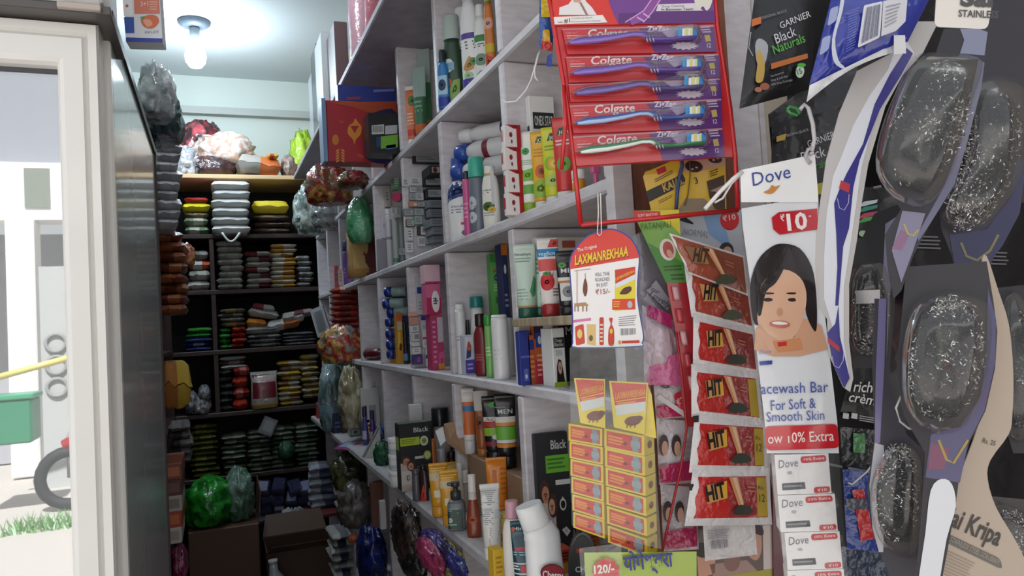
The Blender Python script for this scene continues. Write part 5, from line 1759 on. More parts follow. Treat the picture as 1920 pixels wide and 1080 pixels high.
S.text(mb, 'Rs. 25', (1842, 830), (1866, 836), 9, M('#5c534b', .5), .001)
mb.obj('printed_card', t, True)

# ---- dark hair colour packs behind the scrubbers
S = Sheet(1640, 700, 1.02, az=16)
t = hang('hair_colour_pack', 'black pack with white rich lettering between the scrubber cards', 'packet', S, 1640, 800)
mb = MB(); S.grid(mb, [(1612, 640), (1668, 640), (1715, 812), (1574, 778)], 10, 8, mBk, lambda u, v: .003 * nz3(u * 2, v * 2))
S.text(mb, 'rich', (1600, 734), (1634, 736), 20, '#e2e2e4', .006, .15, .01)
S.text(mb, 'cr\u00e8me', (1590, 752), (1652, 762), 18, '#e2e2e4', .006, .15, .01)
S.poly(mb, ell(1641, 730, 6, 7, 12), '#86b23a', .006)
for x in (1581, 1597):
    S.poly(mb, [(x, 774), (x + 11, 776), (x + 10, 786), (x - 1, 784)], '#c9c9cc', .006)
S.lines(mb, [(1612, 778), (1648, 784), (1646, 796), (1611, 790)], 3, '#a9a9ae', .006, .4)
mb.obj('pack', t, True)
p = S.at(1640, 642); mb = MB(); mb.rod([p + Vector((0, -.01, 0)), Vector((p.x, .95, p.z))], .002, mat('#8a8a8c', 'plastic')); mb.obj('peg_hook', t, True)
S = Sheet(1640, 430, 1.04, az=16)
t = hang('hair_colour_pack', 'black pack with green, pink and teal streaks behind the purple printed card', 'packet', S, 1640, 505)
mb = MB(); S.grid(mb, [(1590, 350), (1690, 352), (1700, 530), (1585, 520)], 8, 8, mBk, lambda u, v: .003 * nz3(u * 2, v * 2))
for k, (c, y) in enumerate((('#c9d3d6', 378), ('#2f8a78', 388), ('#c03a62', 400), ('#4aa04a', 408))):
    S.poly(mb, [(1604, y + 12), (1620, y), (1646, y - 4), (1644, y + 2), (1622, y + 8)], c, .006)
S.poly(mb, ell(1618, 438, 8, 6, 10), '#a9c4a0', .006)
S.lines(mb, [(1624, 448), (1648, 450), (1648, 462), (1624, 460)], 3, '#8d8d92', .006, .4)
mb.obj('pack', t, True)
p = S.at(1640, 352); mb = MB(); mb.rod([p + Vector((0, -.01, 0)), Vector((p.x, .95, p.z))], .002, mat('#8a8a8c', 'plastic')); mb.obj('peg_hook', t, True)
for i, (x0, y0, x1, y1, c, lab) in enumerate((
        (1600, -30, 1790, 160, '#131218', 'black pack hanging behind the upper scrubber blister'),
        (1680, 150, 1850, 360, '#16151b', 'black pack hidden behind the two upper scrubber blisters'),
        (1790, -30, 1960, 250, '#121118', 'black pack with a dim gold emblem in the upper corner'),
        (1690, 350, 1830, 560, '#17161c', 'black pack hanging between the upper and lower scrubber blisters'),
        (1820, 380, 1960, 640, '#131219', 'dark navy pack hanging behind the edge scrubber'),
        (1660, 560, 1760, 800, '#191318', 'dark maroon pack beside the lower scrubber blister'),
        (1840, 640, 1960, 960, '#141318', 'black pack behind the beige back card'),
        (1700, 800, 1860, 1110, '#1a191d', 'dark pack behind the lower scrubber tail'),
        (1480, 330, 1600, 560, '#15141a', 'black pack hidden behind the soap sleeve'))):
    S = Sheet((x0 + x1) / 2, (y0 + y1) / 2, 1.10 + .012 * i, az=14)
    mb = MB(); S.grid(mb, [(x0, y0), (x1, y0), (x1 + 6, y1), (x0 + 6, y1)], 8, 8, mBk if i not in (5,) else M('#2c121c', .38, 'crinkle', 0, .2, None, 14.0, .2), lambda u, v: .004 * nz3(u * 2 + i, v * 2))
    if i == 2:
        S.text(mb, 'S', (1905, 70), (1918, 72), 16, '#6d6428', .006)
        S.lines(mb, [(1868, 0), (1910, -4), (1915, 18), (1872, 20)], 2, '#5c5426', .006, .6)
    if i in (0, 3, 4):
        S.lines(mb, [(x0 + 20, y0 + 90), (x0 + 80, y0 + 92), (x0 + 80, y0 + 120), (x0 + 20, y0 + 118)], 4, '#77777c', .006, .4, i)
    single(mb, 'dark_pack', lab, 'packet', 'dark packs behind the scrubbers')
S = Sheet(1620, 930, 1.0, az=16)
t = hang('blue_pack', 'blue and red pack hanging behind the lowest small scrubber blister', 'packet', S, 1620, 1030)
mb = MB(); S.grid(mb, [(1580, 880), (1660, 885), (1665, 1035), (1588, 1030)], 8, 8, mat('#233a86', 'foil'), lambda u, v: .008 * math.sin(math.pi * u))
S.poly(mb, [(1598, 918), (1620, 918), (1640, 1010), (1614, 1015)], mat('#b52a2e', 'foil'), .010)
S.poly(mb, [(1586, 935), (1626, 935), (1628, 955), (1588, 955)], mat('#4a4c56', 'foil'), .012)
mb.obj('pack', t, True)
mb = MB(); S.rod(mb, [(1650, 830), (1646, 858), (1625, 885), (1598, 908), (1590, 905)], .0012, '#c9c9cc', .03)
mb.obj('tie_wire', t, True, label='thin white wire')
p = S.at(1622, 884); mb = MB(); mb.rod([p + Vector((0, -.01, 0)), Vector((p.x, .95, p.z))], .002, mat('#8a8a8c', 'plastic')); mb.obj('peg_hook', t, True)
S = Sheet(1610, 830, 1.03, az=16)
mb = MB(); S.grid(mb, [(1575, 800), (1700, 812), (1690, 890), (1580, 880)], 6, 5, mat('#2c2e33', 'foil'), lambda u, v: .004 * nz3(u * 3, v * 3)); S.poly(mb, [(1600, 812), (1622, 814), (1622, 850), (1600, 848)], mat('#4f8a55', 'foil'), .006)
single(mb, 'dark_pack', 'dark pack with a small green patch under the rich lettered pack', 'packet')
S = Sheet(1620, 1060, 1.05, az=16)
mb = MB(); S.grid(mb, [(1575, 1025), (1700, 1030), (1690, 1110), (1580, 1110)], 6, 5, mat('#2a3850', 'foil'), lambda u, v: .004 * nz3(u * 3, v * 3))
single(mb, 'dark_pack', 'dark blue pack at the bottom edge beside the soap cartons', 'packet')

# ---- green pack and couple card along the bottom edge
S = Sheet(1200, 1060, .87, az=20)
t = hang('green_pack', 'green pack with blue lettering and a red price burst at the bottom edge', 'packet', S, 1200, 1090)
mb = MB(); q = [(1094, 1034), (1300, 1036), (1302, 1130), (1100, 1130)]
S.grid(mb, [(1095, 1036), (1306, 1034), (1306, 1130), (1100, 1130)], 12, 6, M('#9bb23c', .25, coat=.6), lambda u, v: .006 * math.sin(math.pi * u))
S.text(mb, '\u092f\u094b\u0917\u0947\u0936\u094d\u0935\u0930\u093e', (1170, 1070), (1263, 1061), 27, '#3a417e', .010, 0, .03)
S.poly(mb, [(1136 + (27 if k % 2 else 23) * math.cos(k * .2856), 1072 + (27 if k % 2 else 23) * math.sin(k * .2856)) for k in range(22)], '#cf3a34', .009)
S.text(mb, '120/-', (1114, 1076), (1152, 1072), 15, '#f2e6e0', .0105, .05, .03)
mb.obj('pack', t, True)
mb = MB(); S.grid(mb, [(1086, 1028), (1165, 1018), (1168, 1130), (1092, 1130)], 6, 6, film('#ffffff', .05, .05, .6, 40), lambda u, v: .012)
mb.obj('film', t, True)
S = Sheet(1375, 1040, .985, az=12)
t = hang('couple_card', 'printed card showing a dark haired couple below the red sachets', 'card', S, 1375, 1085)
mb = MB(); S.slab(mb, [(1302, 985), (1452, 975), (1456, 1130), (1306, 1130)], .001, M('#5c4a46', .4, coat=.3))
S.poly(mb, [(1430, 985), (1450, 984), (1452, 1085), (1432, 1085)], '#c9bcb6', .0004)
S.poly(mb, [(1306, 1030), (1330, 1020), (1342, 1040), (1340, 1075), (1310, 1085)], '#c9937c', .0004)
S.poly(mb, ell(1318, 1032, 16, 14, 14), '#211a1b', .0006)
S.poly(mb, [(1330, 1058), (1400, 1050), (1425, 1075), (1340, 1090)], '#a3857c', .0004)
S.poly(mb, ell(1372, 1050, 16, 22, 14), '#86625a', .0005)
S.poly(mb, smooth_pts([(1396, 1005), (1412, 995), (1426, 1000), (1428, 1030), (1420, 1050), (1406, 1045), (1398, 1025)], 3), '#bd8d76', .0006)
S.poly(mb, smooth_pts([(1388, 1012), (1394, 992), (1416, 982), (1430, 990), (1430, 1004), (1410, 1000), (1400, 1012)], 3), '#2b2120', .0008)
S.poly(mb, ell(1408, 1018, 4, 1.6, 8), '#2b2120', .0009)
S.poly(mb, ell(1412, 1040, 5, 1.8, 8), '#8a4a42', .0009)
S.poly(mb, [(1340, 1082), (1450, 1066), (1456, 1130), (1340, 1130)], '#a39a3e', .0007)
mb.obj('printed_card', t, True)
S = Sheet(1445, 1000, .99, az=12)
mb = MB(); S.slab(mb, [(1448, 870), (1462, 872), (1474, 1130), (1452, 1130)], .006, M('#5c2a36', .3, coat=.4))
single(mb, 'maroon_pack', 'narrow maroon pack edge between the couple card and the soap', 'packet')

# ---- yellow and blue sachets beside the display, string
S = Sheet(1026, 50, .97, az=20)
t = hang('candy_strip', 'yellow and blue sachet strip tied beside the red display header', 'sachets', S, 1025, 98)
mb = MB(); S.grid(mb, [(1012, -40), (1044, -40), (1036, 96), (1010, 92)], 6, 10, mat('#2c5aa0', 'foil'), lambda u, v: .004 * math.sin(math.pi * u))
S.poly(mb, [(1014, -30), (1040, -30), (1036, 32), (1015, 32)], mat('#e0c22c', 'foil'), .006)
S.poly(mb, rrect([(1018, 56), (1030, 55), (1033, 92), (1016, 90)], .3), mat('#dcae34', 'foil'), .006)
S.poly(mb, [(1016, 76), (1035, 80), (1036, 95), (1015, 93)], mat('#c8352c', 'foil'), .0065)
mb.obj('sachet', t, True)
mb = MB(); S.grid(mb, [(1026, 104), (1036, 100), (1034, 126), (1024, 124)], 3, 3, mat('#4a66c0', 'foil'), lambda u, v: .003)
mb.obj('torn_tail', t, True)
mb = MB(); S.rod(mb, [(1012, 96), (1006, 115), (996, 150), (986, 170), (968, 190), (948, 192), (942, 186)], .0011, '#dedbe0', 0)
S.rod(mb, [(1010, 100), (1002, 130), (1004, 145), (1010, 152)], .0016, '#e2dfe3', .002)
mb.obj('string', t, True)

# ---- carton hanging near the fridge top
S = Sheet(268, 30, 1.08, az=6)
t = hang('hanging_carton', 'white and coral carton with printed fruit hanging beside the fridge', 'carton', S, 270, 80)
mb = MB(); S.slab(mb, [(229, -60), (296, -60), (305, 80), (236, 78)], .03, M('#dfe3ea', .4))
S.poly(mb, [(249, -60), (296, -60), (300, 26), (252, 26)], '#d8806a', .0004)
S.poly(mb, [(236, 70), (304.5, 72), (305, 80), (236, 78)], '#3248a0', .0004)
S.poly(mb, [(232, 32), (251, 32), (252, 62), (235, 62)], '#3a5ab0', .0005)
S.poly(mb, [(230, 0), (247, 0), (249, 30), (232, 30)], '#f0f2f4', .0006)
S.poly(mb, ell(238, 11, 3, 3, 8), '#b06a5a', .0008)
S.text(mb, '3+1', (264, 12), (278, 11), 9, '#f2e2dc', .0007, 0, 0)
S.lines(mb, [(280, 2), (296, 2), (297, 20), (281, 20)], 4, '#ecc0b4', .0007, .35)
S.poly(mb, smooth_pts([(264, 36), (278, 28), (294, 30), (298, 42), (286, 53), (270, 50)], 3), '#d8734c', .0007)
S.poly(mb, smooth_pts([(268, 38), (280, 36), (286, 46), (276, 50)], 3), '#e8a888', .0009)
S.poly(mb, [(262, 32), (272, 30), (268, 38)], '#5c9a4c', .0009)
S.text(mb, 'FRUIT', (272, 63), (298, 62), 4.5, '#6a7080', .0007, 0, 0)
mb.obj('carton', t, True)

# ================================================================== goods in the pigeonholes
Z0, Z1, Z2, Z3, Z4 = LEV
IN = WX + .035

# ---- top row: tall shampoo bottles between the nearest two dividers
g = None
bottle('small blue bottle with dark cap at the far end of the upper bottles', stand(834, .60, Z3, 95), 24, '#2f7fc0', '#2c3338', 'oval', [('r', .2, .3, .8, .7, '#a9d3ea'), ('d', .5, .5, .2, .12, '#2a3a5c')], bands=[(0, .25, '#2c3aa0')])
bottle('dark green clear topped bottle on the upper board', stand(854, .605, Z3, 30), 38, '#2d4a34', '#b9c9c4', 'oval', [('d', .42, .62, .16, .10, '#dfe8e4'), ('r', .3, .55, .6, .66, '#86b4cf'), ('d', .35, .38, .16, .07, '#d0662e'), ('p', [(.4, .1), (.75, .2), (.8, .42), (.55, .4), (.4, .25)], '#8fb05c')], capf=.26, capw=.85)
bottle('white bottle with a maroon band and leaf print, behind the tallest white bottle', stand(874, .63, Z3, 16), 34, '#e9e9ea', '#efeff0', 'oval', [('d', .5, .68, .35, .05, '#7a2a3a'), ('l', .2, .58, .8, .64, 2, '#6a6a70'), ('p', [(.2, .1), (.75, .1), (.8, .28), (.5, .36), (.2, .25)], '#9cbf6a'), ('r', .25, .03, .8, .12, '#8a2c40')], capf=.2, capw=.7)
bottle('tallest white bottle with purple bands on the upper board', stand(888, .60, Z3, -30), 38, '#f1f1f4', '#f1f1f4', 'oval', [('r', -.05, .60, 1.05, .66, '#5d4a9c'), ('l', .15, .48, .85, .58, 3, '#5a5a66'), ('p', [(.25, .3), (.5, .42), (.7, .36), (.62, .28), (.4, .26)], '#c99a5c'), ('d', .62, .36, .12, .04, '#5c8a4c'), ('d', .45, .22, .16, .04, '#a9cfa0'), ('r', .0, .06, 1.0, .19, '#4a3aa0'), ('l', .2, .09, .8, .16, 3, '#a9a4d6')], capf=.16, capw=.6)
bottle('white bottle with a green arch label next to the divider', stand(908, .61, Z3, 10), 28, '#f0f1ef', '#f0f1ef', 'oval', [('r', -.05, .66, 1.05, .75, '#3f8a4a'), ('l', .2, .58, .8, .64, 2, '#5a6a5a'), ('d', .5, .42, .3, .08, '#7a9c84'), ('p', [(.1, .05), (.9, .05), (.9, .22), (.5, .28), (.1, .2)], '#5ca04c')], capf=.14)
bottle('orange and green fruit printed bottle squeezed against the divider', stand(922, .585, Z3, -10), 20, '#c9762e', '#7fa83c', 'oval', [('d', .5, .7, .4, .08, '#d8a08c'), ('r', .1, .3, .9, .42, '#c9b02c'), ('p', [(.1, .05), (.9, .05), (.9, .2), (.1, .3)], '#c24a2c')], capf=.1)

# ---- top row, next pigeonhole
tube('orange squeeze tube with white crimp and white cap', stand(775, .60, Z3, 162), 20, '#d9774a', '#e9e6e2', [('d', .6, .72, .3, .1, '#5c7a3c'), ('r', .2, .06, .9, .18, '#c8403a'), ('l', .2, .25, .8, .5, 4, '#e9bfa4')], bands=[(.93, 1.0, '#efe9e4')])
tube('dark green tube with pale end standing beside the orange tube', stand(792, .60, Z3, 126), 26, '#3a6a4a', '#2a3430', bands=[(.55, 1, '#9fb5ae'), (0, .14, '#c9602a')], D=[('l', .2, .3, .8, .5, 3, '#7aa58a')])
tube('tall dark green tube behind the dark green tube on the upper board', stand(803, .64, Z3, 92), 24, '#3f7a52', '#27302c', bands=[(.6, 1, '#aebdb8'), (0, .16, '#d06a2c')], D=[('d', .5, .52, .1, .04, '#f4f4f4')])

# ---- second row, nearest pigeonhole
sc0 = lambda p: depth_of(p) / FPX
for k in range(4):
    b = fit(968, .585, Z2)
    hh = .0445
    carton('small white carton with red end and heart mark, in the short pile', (b + Vector((.002 * (k % 2), 0, hh * k)), hh, sc0(b)), 33, .07, '#efe8e8', [('r', .74, 0, 1, 1, '#b3262c'), ('p', [(.1, 1), (1, 1), (1, .78), (.55, .84)], '#a8232a'), ('d', .38, .55, .10, .12, '#9c3038'), ('d', .42, .25, .05, .09, '#5a4a4c')], [('r', 0, .3, .5, .8, '#b3262c')], group='short pile of red and white cartons')
tube('white and green striped tube next to the red cartons', stand(995, .60, Z2, 247), 30, '#eef1ec', '#8fb52e', [('d', .45, .72, .16, .05, '#3f9a4a'), ('p', [(.2, .3), (.8, .3), (.8, .48), (.2, .44)], '#7fc04a'), ('l', .2, .52, .8, .6, 3, '#9ab59a')], bands=[(.12, .25, '#6ab04a')])
tube('yellow orange tube with an apricot print', stand(1018, .60, Z2, 247), 32, '#eeb42e', '#e9e8e4', [('p', [(.35, .84), (.8, .84), (.72, .93), (.45, .93)], '#2f5a3c'), ('t', 'JOY', .42, .85, .74, .05, '#f0e8c8'), ('l', .25, .62, .8, .76, 3, '#d8922c'), ('d', .55, .42, .24, .10, '#d96a3a'), ('d', .57, .42, .12, .05, '#8c4a2c'), ('p', [(.1, .05), (.9, .05), (.9, .26), (.5, .32), (.1, .22)], '#9cc04a')])
tube('lime yellow tube with a lemon print', stand(1042, .60, Z2, 238), 40, '#d3d92c', '#e6e7e4', [('p', [(.35, .80), (.85, .80), (.76, .91), (.45, .91)], '#2a5c48'), ('t', 'JOY', .42, .81, .80, .06, '#e8ecd0'), ('l', .25, .64, .8, .74, 2, '#8fa02c'), ('d', .42, .47, .2, .10, '#8fc03c'), ('d', .58, .46, .22, .10, '#e9b52c'), ('d', .58, .46, .13, .06, '#f2d26a'), ('d', .5, .22, .3, .09, '#b4cf6a')])
tube('red tube with a green leaf print, partly behind the red wire frame', stand(1063, .60, Z2, 220), 40, '#d23a3a', '#e6e2e0', [('p', [(.3, .76), (.8, .76), (.72, .86), (.4, .86)], '#2a5c48'), ('t', 'JOY', .37, .77, .75, .05, '#ece8d8'), ('l', .25, .6, .8, .7, 2, '#f0d0cc'), ('d', .5, .36, .25, .1, '#6aa84a')])
b = fit(1028, .70, Z2)
carton('white carton with a black name panel behind the coloured tubes', (b, stand(1028, .70, Z2, 180)[1], sc0(b)), 52, .08, '#e9eae8', [('r', .12, .72, .95, .86, '#2c3032'), ('t', 'ONEX STAT', .18, .75, .9, .08, '#d9dcdc'), ('l', .15, .4, .85, .66, 5, '#a9acac')], [('r', .2, .4, .8, .75, '#2c3032')])
b = fit(1087, .59, Z2)
t = thing('jar', 'small amber jar with white lid under the red display', 'jar', b)
w = 13 * sc0(b)
MB().lathe([(w * .9, 0), (w, .004), (w, .028), (w * .9, .03)], mat('#d9962c', 'plastic')).obj('jar_body', t)
MB().lathe([(w * 1.02, .03), (w * 1.02, .044), (w * .9, .047)], mat('#eceae6', 'plastic')).obj('lid', t)
b = fit(1119, .60, Z2)
mb = MB(); mb.box((b.x - .004, b.y - .004, Z2 + .0), (b.x + .004, b.y + .004, Z2 + .035), mat('#d05a90', 'plastic'), .002); mb.box((b.x - .008, b.y - .005, Z2 + .032), (b.x + .008, b.y + .005, Z2 + .05), mat('#d05a90', 'plastic'), .002)
single(mb, 'pink_clip', 'tiny pink plastic clip by the end post', 'clip')

# ---- second row, next pigeonhole: three bottles lying down, five standing in front
for k, (y, capc, zz, lab, bw) in enumerate(((292, '#2c4fa8', .150, 'white shampoo bottle lying with blue cap, lowest of three lying bottles', 46), (264, '#2c4fa8', .198, 'white shampoo bottle lying with blue cap in the middle of three lying bottles', 44), (236, '#eceaec', .246, 'white bottle lying on top with a white cap and navy foot', 38))):
    q = P(845, y + 22, X=.60)
    z = Z2 + zz
    x0 = .575 + .012 * k
    yy = fit(848, x0, z).y
    t = thing('lying_bottle', lab, 'bottle', (x0, yy, z), 0, 'three bottles lying on their sides')
    r = .024 if k < 2 else .020
    hseg = [Vector((x, yy, z + r)) for x in (x0 + .03, x0 + .04, x0 + .07, x0 + .15, x0 + .19, x0 + .2)]
    d = Vector((.62, -.78, 0))
    o_ = Vector((x0, yy, z + r))
    L = .20
    mb = MB(); mb.rod([o_ + d * s_ for s_ in (.032, .036, .06, .09, L * .9, L)], [.012, .016, r, r, r, r * .9], mat('#e9e8ea', 'plastic'), 16)
    if k == 2:
        mb.rod([o_ + d * s_ for s_ in (.125, .126, .165, .166)], [r * 1.0, r * 1.012, r * 1.012, r], mat('#2c3560', 'plastic'), 16)
    else:
        mb.rod([o_ + d * .085 + Vector((0, 0, 0)), o_ + d * .086, o_ + d * .10, o_ + d * .101], [r * 1.0, r * 1.015, r * 1.015, r], mat('#8a3444', 'plastic'), 16)
    mb.obj('bottle_body', t, True)
    mb = MB(); mb.rod([o_ + d * s_ for s_ in (.0, .004, .03, .034)], [r * .8, r * .92, r * .92, r * .7], mat(capc, 'plastic'), 16)
    mb.obj('cap', t, True)
mb = MB(); mb.box((.655, 1.40, Z2), (.80, 1.62, Z2 + .149), mat('#b9b4bc', 'card'), .002)
single(mb, 'plain_carton', 'plain grey carton carrying the lying bottles behind the standing ones', 'box')
bottle('white and navy shampoo bottle with a curved blue shoulder', stand(865, .60, Z2, 297), 44, '#eef0f2', '#2a489c', 'oval', [('p', [(-.05, .98), (1.05, .98), (1.05, .78), (.5, .72), (-.05, .62)], '#26407e'), ('t', 'shoulders', .3, .56, .85, .04, '#6a7288'), ('l', .3, .45, .8, .54, 2, '#8a90a0'), ('r', .55, .27, 1.0, .31, '#c03a3a'), ('d', .7, .14, .15, .05, '#6a7080')], capf=.28, capw=.55, rz=-30)
bottle('slim pink bottle leaning before the navy shampoo', stand(880, .575, Z2, 322), 17, '#d9609c', '#1f2430', 'slim', [('l', .3, .3, .7, .6, 4, '#e9a0c0')], capf=.12, capw=.8, dep=1, e=2)
bottle('dark grey bottle with a turquoise cap', stand(899, .585, Z2, 296), 32, '#6c7482', '#3fb59c', 'slim', [('d', .35, .55, .2, .12, '#c4c9d0'), ('d', .35, .3, .2, .1, '#c9ced2'), ('l', .3, .4, .7, .5, 3, '#5a6070')], capf=.26, capw=.95, dep=.9)
bottle('cream white lotion bottle with a gold neck ring and green label', stand(924, .59, Z2, 312), 34, '#f3f0e6', '#efece4', 'oval', [('l', .22, .64, .75, .72, 2, '#8a8478'), ('d', .45, .42, .24, .08, '#4a6a2c'), ('d', .58, .36, .14, .05, '#d9b23a'), ('l', .25, .24, .7, .32, 2, '#a9a498'), ('r', -.05, .965, 1.05, .99, '#c9a46a')], capf=.12, capw=.62)
b = fit(942, .565, Z2)
mb = MB(); mb.box((WX - .002, b.y - .004, Z2 + .04), (WX, b.y + .012, Z2 + .11), mat('#dcd9dc', 'card'), 0)
single(mb, 'price_sticker', 'small torn white sticker on the divider edge beside the lotion', 'sticker')

# ---- second row: the pigeonhole crammed with small grey cartons
GR = ['#8d9098', '#7c8088', '#9a9da2', '#6c7078', '#a9adb2', '#85888f']
rows = []
rg = random.Random(5)
for (x0, x1, y0, y1, bk) in ((775, 822, 286, 306, 1), (806, 823, 309, 327, 2), (795, 826, 330, 349, 1), (800, 828, 352, 372, 1), (804, 829, 374, 389, 0), (805, 829, 391, 407, 0), (808, 829, 409, 424, 0), (811, 829, 425, 439, 0), (812, 829, 441, 454, 0)):
    Xc = .60 + .012 * rg.random()
    b = PF(x0, y1, Xc)
    sc = sc0(b)
    w = (x1 - x0) * sc * 1.25
    D = [('r', .1, .15, .9, .85, '#a3a6ab'), ('l', .15, .3, .7, .7, 2, '#6a6d74')] if bk else [('l', .15, .2, .8, .8, 3, '#5c6068')]
    if bk == 2:
        D = [('r', .2, .2, .9, .8, '#c9a89a'), ('d', .5, .5, .2, .3, '#4a3a3a')]
    carton('small dark edged grey carton in the column against the divider', (b + Vector((w / 2, 0, 0)), (y1 - y0) * sc * .97, sc), 0, .10, '#2c2e33' if bk else '#7a7e86', D, group='dark edged cartons against the divider', w=w)
for (x0, x1, y0, y1, c, k) in ((755, 768, 333, 350, '#c9cccb', 0), (768, 792, 331, 348, '#d3d5d5', 0), (768, 782, 349, 361, '#a3a8ac', 0), (779, 793, 348, 361, '#9ea3a8', 0), (768, 782, 361, 375, '#989da4', 0), (780, 795, 360, 376, '#a9aeb2', 0), (767, 784, 376, 388, '#b58a78', 1), (783, 798, 377, 388, '#8c9096', 0), (757, 776, 391, 405, '#70757e', 0), (776, 796, 390, 404, '#8a9098', 0), (777, 793, 404, 421, '#7fa08c', 2), (762, 778, 411, 425, '#6a5f50', 0), (764, 775, 426, 452, '#c4c4c6', 0), (784, 801, 423, 440, '#3a3c42', 3), (790, 801, 424, 440, '#d3d3d4', 4), (784, 798, 443, 462, '#d9d9d9', 4), (762, 776, 454, 474, '#cfd0d0', 0), (748, 760, 465, 478, '#c3c8c6', 0), (797, 806, 441, 458, '#8a8d92', 0)):
    Xc = .605 + .02 * rg.random()
    b = PF(x0, y1, Xc)
    sc = sc0(b)
    w = (x1 - x0) * sc * 1.05
    D = [('r', .1, .1, .9, .9, '#d6d8d8' if k == 0 and c > '#a' else '#aab0b2'), ('l', .2, .2, .8, .8, 3, '#70757c')]
    if k == 1: D = [('d', .4, .5, .25, .3, '#d9a08a'), ('d', .7, .4, .2, .2, '#e9e2dc')]
    if k == 4: D = [('b', .15, .25, .85, .85, 9, '#3a3c40')]
    if k == 3: D = [('r', .5, .1, .95, .9, '#c9c9cb')]
    carton('small pale grey carton in the loose pile of cartons behind the divider', (b + Vector((w / 2, 0, 0)), (y1 - y0) * sc * .98, sc), 0, .08, c, D, group='loose pile of pale grey cartons', w=w)
b = PF(740, 354, .60)
carton('pale green small box above the pink round cap', (b + Vector((.008, 0, 0)), 24 * sc0(b), sc0(b)), 11, .05, '#8fb592', [('l', .15, .15, .85, .85, 4, '#dfe9df')])
b = PF(747, 376, .585)
mb = MB(); mb.rod([b + Vector((0, 0, .01)), b + Vector((-.01, -.012, .01))], [.0165, .0165], mat('#c9406a', 'plastic'), 16)
single(mb, 'pink_jar', 'round pink jar top facing the aisle among the grey cartons', 'jar')
for (x, yt, yb, w_, c, lab) in ((728, 352, 388, 11, '#b8b2ac', 'grey brown small carton on the pile beside the pink lid'), (740, 388, 410, 9, '#c8cac8', 'narrow pale tube under the pink lid'), (748, 390, 408, 8, '#b0b4b2', 'narrow grey tube under the pink lid')):
    b = PF(x, yb, .60)
    carton(lab, (b, (yb - yt) * sc0(b), sc0(b)), w_, .04, c, [('l', .2, .3, .8, .8, 3, '#7c7c80')], name='narrow_carton')
bottle('tall white cylinder beside the grey cartons, topmost at the divider', stand(733, .59, Z2, 392), 12, '#c9c9cf', '#d9d9dc', 'can', bands=[(.55, .6, '#8a8c96')], capf=.1, capw=.9, dep=1)
bottle('tall pale green capped tube standing among the grey cartons', stand(744, .595, Z2, 400), 11, '#bfc6c2', '#c9cfcb', 'can', bands=[(.12, .2, '#5fa07a')], capf=.1, capw=.9, dep=1)
bottle('tall grey tube standing deeper among the grey cartons', stand(755, .62, Z2, 395), 11, '#a9adad', '#b5b9b9', 'can', capf=.1, capw=.9, dep=1)
b = PF(722, 447, .60)
carton('lavender white folded card standing beside the white cylinder', (b + Vector((0, 0, 0)), 46 * sc0(b), sc0(b)), 11, .03, '#cfcbd8', [('l', .2, .4, .8, .6, 2, '#a9a6b4')])
b = fit(719, .62, Z2)
carton('dim grey carton standing under the lavender card', (b, stand(719, .62, Z2, 448)[1], sc0(b)), 18, .06, '#8f8c96')

# ---- second row, further on
lump_px('green_bag', 'green translucent bag on top of brown packs in a far pigeonhole', 655, 368, 700, 446, 2.86, ['#4f9a6a', '#3f8a5c', '#6aae84'], .12, Z=Z2 + .13, seed=3, rough=.12)
for k, (x, c, lab) in enumerate(((672, '#b58a4a', 'golden brown pack under the green bag'), (694, '#7a2420', 'dark red shiny pack under the green bag'))):
    b = fit(x, .60, Z2)
    h_ = stand(x, .60, Z2, 438)[1]
    pouch('standing_pack', lab, b + Vector((0, .0, h_ / 2)), (.10, h_, .07), [c, '#c9a86a' if k == 0 else '#5c1a1a'], 'front', k, 0, (math.pi / 2, 0))
bottle('purple clear bottle with navy cap in a far pigeonhole', stand(653, .585, Z2, 452), 20, '#7a5a9c', '#26306a', 'oval', [('l', .2, .2, .8, .5, 3, '#b5a4c8')], capf=.22, capw=.8)
for k, (x, c) in enumerate(((640, '#c7a8a0'), (633, '#a84a50'), (647, '#c9c4c0'))):
    b = fit(x, .60, Z2)
    carton(('pale pink box', 'dull red box', 'off white box')[k] + ' deep in the shadowed far pigeonhole', (b, stand(x, .60, Z2, (505, 498, 508)[k])[1], sc0(b)), 8, .05, c, [('l', .2, .2, .8, .8, 3, '#8a8080')])

# ---- top row far: festive red carton and friends
b = P(614, 309, Z=Z3 + .03)
yR = 2.40
p0, p1 = P(616, 309, Y=yR), P(690, 309, Y=yR)
hR = P(650, 190, Y=yR).z - p0.z
t = thing('festive_carton', 'large red gift carton with golden lantern prints on the upper board', 'box', ((p0.x + p1.x) / 2 + .05, yR + .14, Z3))
wl = p0.x
mb = MB(); hz = hR + (p0.z - Z3)
A = lambda px, py: P(px, py, Y=yR)
z0 = Z3 + .001
pR = P(744, 250, Y=yR)
mb.box((wl, yR, z0), (max(pR.x, .74), yR + .075, z0 + hz), M('#a8202c', .45, coat=.2), .002)
def pr(pts, c, e):
    mb.add([P(x, y, Y=yR - e) for x, y in pts], [list(range(len(pts)))], M(c, .4))
pr([(618, 192), (744, 190), (744, 230), (700, 215), (660, 200)], '#b04a2c', .0005)
pr(smooth_pts([(666, 222), (672, 230), (678, 238), (676, 252), (667, 262), (665, 272), (662, 262), (652, 250), (654, 236), (662, 230)], 3), '#d88a2e', .0008)
pr([(657, 236), (673, 236), (665, 250)], '#a8202c', .0011)
pr(ell(629, 262, 6.5, 10, 14), '#c9742c', .0008)
for k in range(5):
    y = 282 + k * 5
    for s_ in (-1, 1):
        pr(ell(638 + s_ * 5, y, 4, 1.8, 8, s_ * .6), '#cf8a30', .0008)
pr(ell(676, 292, 8, 3, 10, .5), '#c0483a', .0008)
pr(ell(640, 228, 5, 2.5, 8, .3), '#b83a30', .0008)
